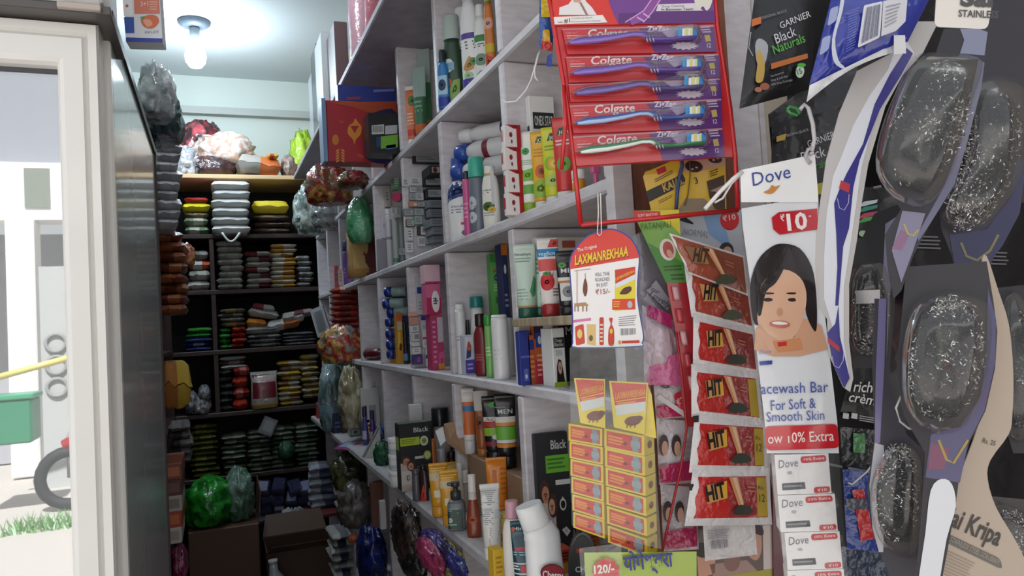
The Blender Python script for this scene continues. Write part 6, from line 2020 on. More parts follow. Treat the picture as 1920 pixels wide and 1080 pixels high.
pr(smooth_pts([(682, 260), (686, 225), (710, 208), (744, 212), (744, 300), (690, 300)], 3), '#2a2350', .0007)
mb.obj('carton_body', t, True)
mb = MB(); mb.box((wl - .014, yR - .004, z0), (wl - .001, yR + .075, z0 + hz + .004), M('#6f8fb5', .4)); mb.obj('side_flap', t, True, label='pale blue edge of the carton')
p0, p1 = P(634, 190, Y=yR + .02), P(742, 164, Y=yR + .02)
zt_ = z0 + hz + .001
mb = MB(); mb.box((p0.x, yR + .02, zt_), (p1.x, yR + .075, zt_ + p1.z - p0.z), M('#2a3a8a', .45)); 
mb.add([P(x, y, Y=yR + .0195) for x, y in ((700, 168), (740, 166), (740, 171), (700, 173))], [[0, 1, 2, 3]], '#7a86c0')
mb.add([P(x, y, Y=yR + .0195) for x, y in ((650, 182), (676, 181), (676, 186), (650, 187))], [[0, 1, 2, 3]], '#8a3a4a')
single(mb, 'blue_carton', 'flat navy blue carton lying on the red gift carton', 'box')
yk = 2.262
p0, p1 = P(694, 302, Y=yk), P(747, 214, Y=yk)
mb = MB(); zb_ = Z3 + .001
mb.box((p0.x, yk, zb_), (p1.x + .10, yk + .08, p1.z), M('#1d1d22', .4))
for pts, c in (([(697, 235), (720, 233), (720, 251), (697, 252)], '#c4c6c8'), ([(722, 236), (745, 234), (745, 250), (722, 252)], '#b4b6ba'), ([(714, 256), (746, 252), (746, 276), (714, 279)], '#76b03a'), ([(705, 257), (714, 256), (714, 275), (706, 276)], '#2a3c6c'), ([(724, 273), (742, 270), (742, 278), (724, 280)], '#3a7ab0')):
    mb.add([P(x, y, Y=yk - .001) for x, y in pts], [[0, 1, 2, 3]], c)
for k in range(9):
    x = 699 + k * 2.2
    mb.add([P(x_, y, Y=yk - .0014) for x_, y in ((x, 236), (x + 1, 236), (x + 1, 248), (x, 248))], [[0, 1, 2, 3]], '#3a3c42')
single(mb, 'black_carton', 'black carton with barcode and green label before the red gift carton', 'box')
lump_px('shiny_pack', 'maroon and gold shiny wrapped pack bulging below the red gift carton', 582, 305, 660, 402, 3.15, ['#7a1420', '#a8863a', '#8c1a26', '#5c4a2c', '#b5502c'], .2, Z=Z3 - .0, seed=4, rough=.3, freq=3)
lump_px('shiny_pack', 'dark red foil pack tucked under the black carton', 640, 318, 692, 372, 2.8, ['#8c1c24', '#6a2a24', '#7c6a4c'], .14, Z=Z3, seed=9, rough=.25, freq=3)
lump_px('clear_bag', 'crumpled clear greenish bag hanging at the far end of the upper board', 556, 350, 606, 438, 3.95, ['#9fb5ac', '#7c9088', '#c3d0c8', '#5c6a66'], .14, seed=12, rough=.35, freq=3)
lump_px('clear_bag', 'grey cloudy bag slumped over the far end of the boards', 590, 375, 640, 425, 3.6, ['#6a6c70', '#8a8e8e', '#55585c'], .14, seed=14, rough=.3)
# on top of the unit
for (x0, y0, x1, y1, Y, c, lab) in ((640, -20, 676, 100, 2.5, ['#a8808c', '#b58a94', '#9a6a74'], 'mauve translucent bundle standing on the top board, nearer one'), (668, -30, 705, 60, 2.15, ['#b0606c', '#a85460'], 'rose pink bundle standing on the top board')):
    a, b_ = P(x0, y1, Y=Y), P(x1, y0, Y=Y)
    t = thing('plastic_bundle', lab, 'bundle', ((a.x + b_.x) / 2 + .06, Y + .06, Z4))
    w = (b_.x - a.x) / 2 + .02
    mb = MB(); mb.lathe([(w * .9, 0), (w, .02), (w * .96, .1), (w, .2), (w * .95, .32), (w * .6, .36)], M(c[0], .25, 'crinkle', 0, .5, None, 20.0, .3), 20); mb.obj('wrap', t)
    mb = MB(); mb.lathe([(w * .5, .36), (w * .3, .40), (w * .45, .44)], M(c[1], .3), 14); mb.obj('tied_neck', t)
yb_ = 3.1
for k, (x0, y0, x1, y1, Y, c, lab) in enumerate(((606, 62, 640, 165, 3.0, '#c9ced2', 'pale shiny box standing on the top board'), (594, 82, 612, 130, 3.5, '#23262e', 'black box on the top board behind the pale box'), (590, 128, 606, 200, 3.7, '#8a9096', 'grey printed box at the far end of the top board'), (630, 40, 640, 130, 2.8, '#5c4a4c', 'dark brown board leaning on the top board'))):
    a, b_ = P(x0, y1, Y=Y), P(x1, y0, Y=Y)
    mb = MB(); mb.box((a.x, Y, Z4 + .001), (max(b_.x, a.x + .05), Y + .2, max(b_.z, Z4 + .1)), M(c, .3, coat=.3), .003)
    if k == 2:
        for q in range(3):
            mb.box((a.x + .005, Y - .001, Z4 + .03 + q * .07), (a.x + .03, Y, Z4 + .06 + q * .07), M('#3a3e44', .4))
    single(mb, 'stored_box', lab, 'box')

# ---- third row, nearest pigeonhole: plank with tubes
zp = CAMZ + .004
tube('pale green herbal tube with dark green cap on the rough plank', stand(990, .585, zp, 458), 42, '#cfe3d6', '#1f5a4a', [('t', 'Himalaya', .15, .82, .7, .045, '#3a5a54'), ('l', .15, .7, .75, .79, 2, '#8aa89c'), ('p', [(.62, .25), (.78, .5), (.9, .42), (.85, .2), (.7, .15)], '#4f9a6a'), ('l', .15, .1, .6, .3, 4, '#9ab8a8'), ('r', -.05, .0, 1.05, .03, '#c99a6a')], bands=[(0, .14, '#bcd8c4')], rz=-25)
tube('second pale green herbal tube half hidden by the strawberry tube', stand(1015, .60, zp, 460), 36, '#bfe0cc', '#1f5a4a', [('l', .15, .5, .8, .8, 4, '#7fa894'), ('p', [(.5, .2), (.7, .5), (.9, .3)], '#4f9a6a')], rz=-25)
tube('white tube with a strawberry print and red cap', stand(1034, .575, zp, 447), 40, '#efeae8', '#a8262c', [('r', -.05, .72, 1.05, .84, '#2f8ac4'), ('t', 'veglow', .15, .74, .85, .06, '#d9ecf4'), ('p', [(.5, .86), (.95, .86), (.95, .98), (.6, .98)], '#c8463c'), ('p', [(.15, .05), (.85, .05), (.85, .68), (.15, .68)], '#f0e6e4'), ('r', .1, .5, .9, .68, '#e0605c'), ('d', .42, .33, .26, .13, '#cf2f34'), ('d', .42, .46, .12, .03, '#4f8a3c'), ('l', .6, .1, .9, .24, 3, '#8a7c7c')], rz=-25, capf=.16)
tube('black and white tube with orange stripe behind the domed card', stand(1068, .585, zp, 470), 40, '#1d1f22', '#1b1c1f', [('p', [(.2, .1), (.85, .1), (.85, .42), (.2, .42)], '#e2e2e2'), ('r', .1, .46, .95, .52, '#e8e6e4'), ('r', .1, .42, .95, .46, '#c9803a'), ('t', 'MEN', .3, .6, .85, .08, '#e2e4e4'), ('d', .35, .74, .14, .05, '#5aa04a'), ('d', .5, .26, .2, .1, '#8a8c90')], rz=-25)
b = fit(1062, .70, zp)
carton('long white carton with red lettering behind the tubes on the plank', (b, stand(1062, .70, zp, 444)[1], sc0(b)), 110, .05, '#e3dcd4', [('r', .5, .86, .75, .95, '#b8584c'), ('l', .2, .2, .8, .8, 6, '#b5aca4')])
# below the plank
b = fit(988, .60, Z1)
carton('navy carton with rounded shoulder print below the plank', (b, stand(988, .60, Z1, 620)[1], sc0(b)), 22, .05, '#2c3a8c', [('r', .1, .5, .9, .54, '#5a6ac0'), ('r', .3, .08, .7, .3, '#5c6ac0'), ('d', .5, .16, .1, .04, '#d9dcf0')])
b = fit(1001, .585, Z1)
carton('slim orange brown carton with a blue mark below the plank', (b, stand(1001, .585, Z1, 628)[1], sc0(b)), 15, .04, '#b5562e', [('r', .2, .7, .8, .9, '#2c3a8c'), ('l', .2, .1, .8, .6, 5, '#d98a5c')])
b = fit(1015, .60, Z1)
carton('orange carton with navy top in front of the pale hair cartons', (b, stand(1015, .60, Z1, 606)[1], sc0(b)), 20, .05, '#c0602c', [('r', 0, .74, 1, 1, '#3a2a4c'), ('r', .15, .6, .95, .84, '#2c4a9c'), ('d', .55, .72, .16, .07, '#d9dcea'), ('p', [(0, .0), (1, 0), (1, .3), (0, .42)], '#b8324c'), ('l', .2, .1, .8, .5, 5, '#e0a07c')])
b = fit(1032, .61, Z1)
carton('tall white hair dye carton with black name panel', (b, stand(1032, .61, Z1, 596)[1], sc0(b)), 25, .05, '#dedfe1', [('r', .1, .7, .92, .84, '#2c2f33'), ('t', 'Deep', .2, .775, .8, .05, '#c9cccf'), ('t', 'Black', .2, .715, .8, .05, '#c9cccf'), ('d', .45, .36, .3, .1, '#4a4c50'), ('l', .15, .1, .8, .22, 4, '#9a9ca0'), ('r', .65, .04, .9, .4, '#8a8c90')])
b = fit(1052, .585, Z1)
carton('white hair dye carton with a long haired woman printed on it', (b, stand(1052, .585, Z1, 615)[1], sc0(b)), 26, .05, '#e4e5e6', [('r', .1, .66, .95, .84, '#2c2f33'), ('t', 'Deep', .2, .76, .8, .06, '#c9cccf'), ('t', 'Blackar', .15, .69, .9, .06, '#c9cccf'), ('p', [(.2, .05), (.25, .35), (.4, .47), (.6, .45), (.72, .3), (.85, .05)], '#1f1a1c'), ('d', .5, .32, .15, .11, '#c9a08c'), ('r', .0, .0, 1.0, .08, '#a3c03a'), ('l', .2, .52, .8, .62, 3, '#a9abae')])
b = fit(1075, .66, Z1)
carton('black carton with a white letter behind the domed card edge', (b, stand(1075, .66, Z1, 590)[1], sc0(b)), 34, .06, '#202226', [('t', 'M', .2, .7, .6, .12, '#d9dadc')])

# ---- third row, next pigeonhole
bottle('tall white spray can at the divider', stand(868, .60, Z1, 571), 19, '#e6e6e9', '#eeeef0', 'can', [('l', .3, .5, .7, .6, 2, '#b4b4bc')], capf=.07, capw=.9, dep=1)
b = fit(883, .575, Z1)
carton('small white and purple carton in front of the white spray can', (b, stand(883, .575, Z1, 628)[1], sc0(b)), 19, .04, '#c9cddb', [('r', .1, .7, .9, .95, '#dfe2ea'), ('p', [(.1, .4), (.6, .45), (.7, .75), (.3, .8)], '#3a4a7c'), ('d', .45, .72, .2, .12, '#c86a54'), ('r', 0, .04, 1, .38, '#5a4aa8'), ('l', .2, .1, .8, .3, 2, '#b4acdc')])
bottle('white bottle with a wide teal cap behind the maroon bottle', stand(900, .64, Z1, 556), 30, '#eceded', '#1f7f80', 'round', capf=.14, capw=.85, dep=1)
b = fit(886, .63, Z1)
bottle('small bottle with black cap peeping behind the purple carton', stand(882, .62, Z1, 600), 10, '#9ab0c4', '#1e2024', 'round', capf=.3, capw=.7, dep=1)
bottle('maroon bottle with dark brown cap', stand(905, .58, Z1, 588), 22, '#7a1a24', '#2c1a1c', 'box', [('l', .3, .3, .7, .45, 3, '#a85a54')], capf=.2, capw=.85, dep=.8)
bottle('slim lime green bottle with green cap', stand(921, .575, Z1, 591), 17, '#7fc06a', '#3a9a3c', 'slim', [('l', .3, .4, .7, .6, 3, '#c4e4b4')], capf=.16, capw=1.0, dep=1)
bottle('large white talc can with mottled body', stand(942, .575, Z1, 590), 32, '#ecebec', '#f3f3f4', 'can', [('l', .2, .3, .7, .5, 3, '#d4d3d8')], capf=.04, capw=.95, dep=1)
bottle('second white can behind the large talc can', stand(956, .62, Z1, 592), 22, '#e4e4e6', '#2c3060', 'can', capf=.03, capw=.95, dep=1)
b = fit(940, .66, Z1)
mb = MB(); mb.box((.645, b.y - .04, Z1), (.80, b.y + .06, CAMZ + .01), mat('#b0abb4', 'card'), .002)
single(mb, 'plain_carton', 'plain grey carton behind the white cans carrying the green carton', 'box')
b = Vector((.70, fit(938, .655, CAMZ + .0105).y, CAMZ + .0105)); b = fit(936, .655, CAMZ + .0105)
carton('tall green lotion carton with a navy oval', (b, stand(936, .655, CAMZ + .0105, 475)[1], sc0(b)), 24, .04, '#5fae54', [('r', 0, .86, 1, 1, '#3f8a44'), ('p', [(.2, .70), (.9, .74), (.9, .77), (.2, .74)], '#c0463a'), ('d', .6, .62, .34, .06, '#1f2c6a'), ('t', 'Vaseline', .34, .605, .86, .03, '#d9dcea'), ('l', .2, .4, .8, .52, 3, '#b4dca4'), ('r', .3, .22, .95, .32, '#2f7a3c')], rz=-8)
b = fit(952, .64, CAMZ + .0105)
carton('slim navy and orange carton against the divider', (b, stand(952, .64, CAMZ + .0105, 446)[1], sc0(b)), 12, .04, '#26305c', [('r', 0, .78, 1, .92, '#c9742c'), ('l', .2, .1, .8, .3, 3, '#8a94c0'), ('d', .5, .6, .2, .06, '#d9dce6')])

# ---- third row: pink cartons and little tubes
b = fit(823, .575, Z1)
h1 = .155
carton('tall magenta carton lettered upwards, at the divider', (b, h1, sc0(b)), 24, .05, '#b83a68', [('l', .15, .1, .45, .9, 9, '#d98aac'), ('p', [(.55, 0), (1, 0), (1, .35), (.55, .3)], '#d95a8a'), ('r', .5, .02, .98, .12, '#e0a03c'), ('r', .55, .5, 1, .95, '#c9b8c4')], group=None)
carton('pink and magenta carton with a white disc, stacked on the tall magenta one', (b + Vector((-.004, 0, h1 + .001)), .085, sc0(b)), 28, .05, '#d96a94', [('r', 0, 0, 1, .55, '#b82a5a'), ('d', .62, .42, .28, .36, '#f0ecee'), ('l', .45, .3, .8, .55, 3, '#5a4a50')])
carton('pale pink carton with a clear top, uppermost in the pink stack', (b + Vector((-.004, 0, h1 + .0875)), .052, sc0(b)), 30, .05, '#e6c0cc', [('r', 0, .0, 1, .1, '#c03a6a')])
for k, (x0, x1, y0, y1, c, D) in enumerate(((767, 785, 584, 594, '#d9a89a', []), (768, 786, 595, 609, '#cf9a8e', []), (769, 786, 611, 623, '#d6d6d8', [('r', .3, .2, .8, .8, '#a9a9ae')]), (771, 788, 624, 641, '#c9cacd', [('r', .4, .3, .9, .8, '#8c8e94')]), (772, 788, 642, 650, '#d3d4d6', []), (774, 790, 651, 665, '#d9d9da', [('l', .2, .2, .8, .8, 2, '#9a9ca2')]), (775, 794, 666, 684, '#4a3a78', [('d', .6, .5, .2, .3, '#8a5aa0')]))):
    Xc = .585
    b = PF(x0, y1, Xc); sc = sc0(b)
    w = (x1 - x0) * sc
    lab = ('pale pink small carton, topmost of the little stack', 'pink small carton second in the little stack', 'white small carton under the pink ones', 'white small carton with grey square in the little stack', 'thin white carton in the little stack', 'white carton resting on the purple one', 'purple small carton at the foot of the little stack')[k]
    carton(lab, (b + Vector((w / 2, 0, 0)), (y1 - y0) * sc * .98, sc), 0, .05, c, D, w=w)
for k, (x, yt, yb, w_, c, bc, lab) in enumerate(((790, 518, 590, 12, '#c3c7cf', '#2a3c8c', 'pale stick pack with a blue band near the top of the stack'), (796, 592, 620, 11, '#c9ced6', '#2c3c98', 'clear stick pack with a blue cap above the white pair'), (799, 617, 652, 11, '#dfe3e2', '#c8586a', 'white stick pack with a pink band'), (806, 648, 688, 13, '#e6e9e8', '#2f46a0', 'white stick pack with a blue band by the magenta carton'), (800, 555, 585, 10, '#a8acb2', '#70757e', 'grey stick pack behind the blue banded one'))):
    b = PF(x, yb, .60)
    carton(lab, (b, (yb - yt) * sc0(b), sc0(b)), w_, .03, c, [('r', 0, (.55, .7, .45, .4, .5)[k], 1, (.72, .98, .58, .58, .6)[k], bc), ('l', .2, .1, .8, .35, 3, '#9aa0a8')], name='stick_pack')
b = fit(846, .6, Z1)
# ---- third row: blue capped bottles and yellow cartons
for k, (x, y) in enumerate(((722, 548), (719, 570), (727, 586), (724, 604), (725, 626), (726, 646), (727, 664))):
    o_ = PF(x, y, .575, .03)
    r = .0185
    t = thing('lying_bottle', 'small bottle lying on its side with round blue cap facing the aisle', 'bottle', o_, 0, 'blue capped bottles lying in a pile')
    d = Vector((.75, -.5, 0)).normalized()
    mb = MB(); mb.rod([o_ + d * s_ for s_ in (.0, .003, .024, .026)], [r * .75, r, r, r * .8], mat('#24368c', 'plastic'), 12)
    mb.obj('cap', t, True)
    mb = MB(); mb.rod([o_ + d * s_ for s_ in (.026, .03, .08)], [r * .8, r, r * .97], mat('#9fb5b4' if k < 3 else '#3c4a7c', 'plastic'), 12)
    mb.obj('bottle_body', t, True)
for k, (x0, x1, y0, y1, c, D, lab) in enumerate(((737, 760, 537, 553, '#b4bcba', [('r', .3, .2, .7, .8, '#5c6a70'), ('r', .72, .1, 1, .9, '#8fae9c')], 'pale grey box on top of the green white boxes'), (737, 760, 557, 574, '#b9cbb8', [('r', .0, .85, 1, 1, '#2a3c6c'), ('l', .2, .2, .7, .7, 3, '#8fa090')], 'green white box second from the top beside blue caps'), (737, 762, 576, 587, '#b8c4a4', [('r', .55, 0, 1, 1, '#2a4a9c')], 'green white and blue box above the orange cartons'))):
    b = PF(x0, y1, .60); sc = sc0(b); w = (x1 - x0) * sc * 1.1
    carton(lab, (b + Vector((w / 2, 0, 0)), (y1 - y0) * sc * .99, sc), 0, .05, c, D, w=w)
for k, (x, w_, lab) in enumerate(((742, 11, 'orange and yellow carton standing beside the blue caps'), (753, 11, 'orange and yellow carton standing next to a dark bottle'))):
    b = fit(x, .59, Z1)
    carton(lab, (b, stand(x, .59, Z1, 588)[1], sc0(b)), w_, .04, '#d99a2c', [('r', 0, .86, 1, 1, '#d9642c'), ('r', .1, .68, .9, .84, '#c9c4b0'), ('r', .1, .3, .5, .64, '#e6c44a'), ('p', [(.2, .3), (.6, .25), (.8, .38), (.4, .42)], '#5a3a1c')])
bottle('dark slim bottle between orange cartons and the divider', stand(762, .60, Z1, 606), 9, '#23252c', '#1b1c20', 'slim', [('r', .0, .1, 1, .3, '#6a94b8')], capf=.15, capw=.9, dep=1)
t = thing('lying_bottle', 'dark red bottle lying on its side in a far pigeonhole', 'bottle', fit(690, .575, Z1 + .002))
o_ = Vector(t.location) + Vector((0, 0, .024))
mb = MB(); mb.rod([o_ + Vector((.3, -.95, 0)) * s_ for s_ in (0, .004, .09, .12)], [.018, .023, .023, .012], mat('#5c1c26', 'plastic'), 12); mb.obj('bottle_body', t, True)
mb = MB(); mb.rod([o_ + Vector((.3, -.95, 0)) * s_ for s_ in (.12, .155)], [.016, .016], mat('#23222c', 'plastic'), 12); mb.obj('cap', t, True)

# ---- far end: red packs and bags hanging out
for k in range(7):
    z = Z1 + .135 + .0265 * k
    b = fit(648, .585, z)
    pouch('red_pack', 'dark red shiny pack in the far stack above the clear bags', b, (.13, .11, .027), [('#a83028', '#8c2420', '#b5402c')[k % 3], '#c98a7a' if k == 6 else '#7a1c1c'], 'end', k, .1, group='far stack of dark red packs')
for k in range(3):
    b = fit(650, .585, Z1 + .045 * k)
    pouch('white_pack', 'pale pack under the dark red stack in the far pigeonhole', b, (.13, .11, .044), ['#9a9690', '#7c7670'], 'end', k, .1, group='pale packs under the dark red stack')
lump_px('clear_bag', 'clear bag with red and gold twist hanging from the far shelf edge', 606, 612, 680, 678, 3.3, ['#8a8c8c', '#a9a49a', '#b5382c', '#c9a04a', '#75787a'], .16, seed=21, rough=.3)
lump_px('clear_bag', 'clear blue tinted bag over the far end of the ledge', 604, 680, 650, 765, 3.5, ['#7fa4b0', '#8a9ca4', '#5c7a78', '#a4b8bc'], .2, Z=Z0, seed=22, rough=.3)
lump_px('clear_bag', 'clear bag holding golden packets on the ledge', 640, 690, 682, 758, 3.1, ['#a89a6a', '#8a8468', '#c4bca0', '#6a6450'], .16, seed=23, rough=.3, Z=Z0 + .06)
S = Sheet(603, 605, 3.9, az=20)
t = hang('white_case', 'pale plastic case hanging tilted at the end rack corner', 'case', S, 610, 632)
mb = MB(); S.slab(mb, rrect([(581, 582), (604, 572), (620, 622), (596, 634)], .12), .03, M('#b9bec4', .35)); mb.obj('case_body', t, True)
mb = MB(); S.slab(mb, rrect([(586, 588), (602, 580), (614, 618), (598, 626)], .12), .004, M('#c9cdd2', .3)); mb.obj('lid', t, True)

# ================================================================== the counter ledge
def led(px, py, yt):
    return put_at(px, py, Z0, yt)
carton('red pack with a pale rim at the far end of the ledge', led(604, 784, 755), 17, .06, '#b0342e', [('r', 0, .9, 1, 1, '#d9d3d0'), ('d', .5, .5, .25, .25, '#d98a3a')])
b = led(634, 812, 775)
carton('navy carton at the far end of the ledge', b, 18, .08, '#20284c', [('l', .2, .2, .8, .6, 2, '#5a6490')])
carton('dark brown carton behind the navy carton on the far ledge', put_at(655, 790, Z0, 762), 26, .06, '#4a382c', [('r', .2, .3, .8, .7, '#6a543c')])
carton('grey labelled box in front of the navy carton on the ledge', led(668, 818, 802), 24, .05, '#9aa49a', [('r', .2, .2, .8, .8, '#c4cac0'), ('r', .3, .35, .6, .65, '#5c6a60')])
carton('tall blue grey carton at the far ledge corner', led(622, 802, 768), 12, .05, '#6a7484')
b = led(695, 832, 786)
carton('orange carton beside the shiny red wrapped pack', b, 24, .06, '#cf6a30', [('p', [(.1, .1), (.5, .1), (.4, .8), (.1, .7)], '#e0a05c'), ('r', .6, .1, .95, .9, '#b8482c'), ('l', .15, .4, .55, .9, 3, '#f0d0a0')], [('r', .1, .1, .9, .9, '#c0542c')])
carton('white box with print standing behind the orange carton', put_at(697, 790, Z0 + .05, 727), 34, .08, '#c9c9c6', [('r', .1, .3, .3, .6, '#7c8084'), ('r', .4, .2, .8, .6, '#9a9ea2')])
carton('dull red box carrying the white box on the ledge', (fit(697, put_at(697, 790, Z0 + .05, 727)[0].x, Z0), .049, 0.0016), 30, .08, '#8c2c38', [('l', .1, .2, .9, .8, 3, '#b0606a')])
bottle('purple capped white bottle standing on the far white box', (put_at(697, 790, Z0 + .05, 727)[0] + Vector((.02, .03, stand(697, put_at(697, 790, Z0 + .05, 727)[0].x, Z0 + .05, 727)[1])), .045, .0015), 18, '#c4c0cc', '#5a4a8c', 'round', capf=.3, capw=.7, dep=1)
for k, (x, y, c) in enumerate(((686, 790, '#4a4a8c'), (700, 797, '#5c3a7c'))):
    bottle(('small violet bottle', 'small purple bottle')[k] + ' beside the dull red box', put_at(x, y, Z0, y - 28), 12, c, '#3a2c5c', 'round', [('r', .2, .2, .8, .5, '#c4bcd8')], capf=.25, capw=.7, dep=1)
# toast pack and foil pack
b = put_at(742, 800, Z0, 742)
pouch('snack_pack', 'cream and brown rusk pack behind the shiny red wrapped pack', P(742, 792, Z=Z0) + Vector((.06, 0, .058)), (.15, .10, .055), ['#d9c48a', '#8a4a24'], 'end', 2, 0)
pouch('snack_pack', 'red pack with white band under the rusk pack', P(745, 797, Z=Z0) + Vector((.06, 0, .03)), (.14, .10, .028), ['#b82a2c', '#e6c040'], 'half', 1, 0)
pouch('snack_pack', 'yellow pack lowest under the rusk pack', P(745, 797, Z=Z0) + Vector((.06, 0, .0)), (.14, .10, .03), ['#d9b02c', '#c48a2a'], 'half', 3, 0)
lump_px('foil_pack', 'crinkled orange and red foil pack on the ledge', 706, 736, 756, 815, P(728, 815, Z=Z0).y, ['#d8622a', '#c8301f', '#e0922c', '#a8241c', '#d84a24'], .10, Z=Z0, seed=31, rough=.38, freq=3.2)
lump_px('foil_pack', 'dark blue crinkled foil in front of the orange foil pack', 704, 800, 732, 838, P(715, 838, Z=Z0).y, ['#1c3a78', '#16284c', '#2c5aa8'], .08, Z=Z0, seed=32, rough=.35, freq=3.2)
lump_px('foil_pack', 'dark green shiny foil beside the stacked white jars', 706, 828, 734, 872, P(722, 872, Z=Z0).y, ['#164a34', '#1f6a44', '#12302a'], .07, Z=Z0, seed=33, rough=.35, freq=3.2)
S = Sheet(690, 838, depth_of(P(695, 858, Z=Z0)), az=30, lean=0)
mb = MB(); S.slab(mb, [(712, 798), (714, 856), (690, 858), (680, 856)], .004, mat('#c4c4c0', 'card')); S.slab(mb, [(709, 798), (713, 800), (684, 858), (678, 857)], .008, mat('#a9aaa8', 'card'))
single(mb, 'leaning_card', 'white folded card leaning on the ledge edge', 'card')
pouch('sachet', 'blue white and magenta sachet sliding over the ledge edge', P(660, 838, Z=Z0 - .012) + Vector((-.015, 0, 0)), (.075, .10, .012), ['#b44a8c', '#9fc4e0'], 'front', 1, .5, (0, -.25))
# stacked white jars
b, h_, sc = led(744, 912, 820)
for k, lab in enumerate(('lowest white jar with a black dot in the stack of three', 'middle white jar with a pale blue band in the stack of three', 'topmost white jar in the stack of three')):
    t = thing('jar', lab, 'jar', b + Vector((0, 0, h_ / 3 * k)), 0, 'stack of three white jars')
    w = 13 * sc; hh = h_ / 3
    v = Vessel([(0, w * .85, w * .85, 2), (.004, w * .92, w * .92, 2), (hh * .70, w * .97, w * .97, 2), (hh * .72, w * .9, w * .9, 2)])
    mb = MB().loft(v.rings(), mat('#e6e6e6', 'plastic'))
    decals(mb, v.mp(.95), [('d', .62, .35, .12, .16, '#2a2a2e')] if k == 0 else [('r', .1, .2, .9, .5, '#bcd0dc')])
    mb.obj('jar_body', t)
    mb = MB().lathe([(w, hh * .70), (w * 1.02, hh * .72), (w * 1.02, hh * .96), (w * .95, hh * .995)], mat('#efefef', 'plastic'))
    mb.obj('lid', t)
# hair colour carton with a couple
b = led(784, 918, 793)
carton('black hair colour carton with lime strip and a couple, beside white jars', (b[0], b[1], b[2]), 62, .05, '#24252a', [('t', 'Black', .45, .86, .92, .07, '#d6d7d8'), ('r', .02, .67, .62, .79, '#b9cf3a'), ('l', .06, .69, .58, .77, 3, '#6a8a2c'), ('d', .76, .72, .13, .075, '#dfe6cc'), ('d', .76, .72, .08, .045, '#8fae4a'), ('d', .84, .5, .12, .07, '#a9c03a'), ('d', .84, .5, .08, .045, '#e3e9d0'), ('r', .45, .46, .72, .5, '#d9dada'),
    ('p', [(0, 0), (.42, 0), (.45, .3), (.3, .4), (0, .42)], '#c4b4a8'), ('p', [(.02, .3), (.3, .3), (.38, .2), (.34, .08), (.02, .1)], '#d8ccc4'), ('d', .17, .455, .14, .075, '#4a3028'), ('d', .18, .43, .10, .06, '#c98f74'), ('d', .33, .37, .14, .085, '#4a2c24'), ('d', .31, .36, .085, .055, '#d4a48c'), ('r', .12, .43, .16, .437, '#2a1c18'), ('r', .20, .43, .24, .437, '#2a1c18'), ('r', .15, .40, .22, .408, '#8c4a3c'), ('r', .27, .36, .30, .367, '#2a1c18'), ('r', .33, .36, .36, .367, '#2a1c18'), ('r', .28, .335, .34, .342, '#a84a44'), ('l', .5, .1, .9, .36, 5, '#5c5e64')], [('r', .1, .6, .9, .8, '#8fae3a')], [('r', .02, .02, .98, .98, '#5c6a50')])
# slim orange and the dark bottles behind the yellow tubes
bottle('slim orange stick standing behind the yellow tubes', put_at(815, 912, Z0, 822), 13, '#d9762c', '#dd7f33', 'can', capf=.04, capw=.95, dep=1)
bottle('silver capped dark bottle beside the slim orange stick', put_at(830, 905, Z0, 842), 22, '#3a1e1c', '#c4c4c4', 'can', capf=.42, capw=.8, dep=1)
bottle('dark brown glass bottle beside the silver capped bottle', put_at(849, 903, Z0, 846), 20, '#3c2220', '#2e1c1b', 'round', capf=.2, capw=.8, dep=1)
bottle('dim grey bottle in front of the black hair colour carton', led(782, 938, 880), 16, '#5c5a62', '#55535c', 'slim', capf=.15, capw=.9, dep=1)
bottle('dark maroon bottle with an orange red triangle label', led(796, 938, 872), 20, '#34181c', '#2a1416', 'oval', [('p', [(.3, .0), (.75, .0), (.55, .55)], '#d8432c')], capf=.12, capw=.6)
# yellow tubes
for k, (x, y, yt, w_, lab) in enumerate(((826, 967, 868, 36, 'yellow tube nearest the brown bottle side, leftmost of the yellow tubes'), (846, 984, 881, 36, 'yellow tube just behind the grey pump bottle'), (850, 930, 866, 22, 'short yellow tube standing behind the other yellow tubes'))):
    tube(lab, led(x, y, yt), w_, '#e3a42a', '#e0a02c', [('r', .05, .60, .95, .76, '#d9c9a0'), ('l', .12, .63, .85, .73, 2, '#7f9a94'), ('l', .2, .8, .8, .9, 2, '#f0cf70'), ('r', .3, .22, .75, .38, '#f0e4cc'), ('d', .75, .56, .1, .05, '#d8862c')], rz=-15, capf=.2)
# pump bottle, brown bottle, caps
bottle('grey square pump bottle with teal label', led(858, 992, 903), 33, '#6c7276', '#3a3d42', 'box', [('r', .1, .08, .62, .92, '#27443f'), ('l', .18, .55, .55, .75, 3, '#6fae9c'), ('d', .36, .36, .1, .09, '#c4c9c8'), ('r', .2, .2, .5, .24, '#7fc0ac')], capf=.36, capw=.62, dep=.9, pump=True, rz=-20)
bottle('amber brown bottle with white cap and clear shoulder', led(890, 1006, 890), 28, '#8a3c22', '#ebe9e4', 'wedge', [('r', -.05, .84, 1.05, 1.0, '#d9cfc8'), ('d', .5, .4, .22, .1, '#a04a2a')], capf=.28, capw=.55, dep=.7, rz=-30)
bottle('clear bottle with a tall white cap behind the amber brown one', put_at(876, 958, Z0, 882), 20, '#b9aaa4', '#ebe9e4', 'wedge', capf=.3, capw=.6, dep=.7)
bottle('white capped bottle behind the pump bottle', put_at(866, 940, Z0, 869), 18, '#d9d4cc', '#e6e4e0', 'wedge', capf=.3, capw=.6, dep=.7)
lump('cloth_bag', 'grey lump of cloth behind the white caps', P(898, 930, Z=Z0) + Vector((.02, .05, 0)), (.07, .06, .10), ['#77716c', '#6a6560'], seed=41, rough=.15)
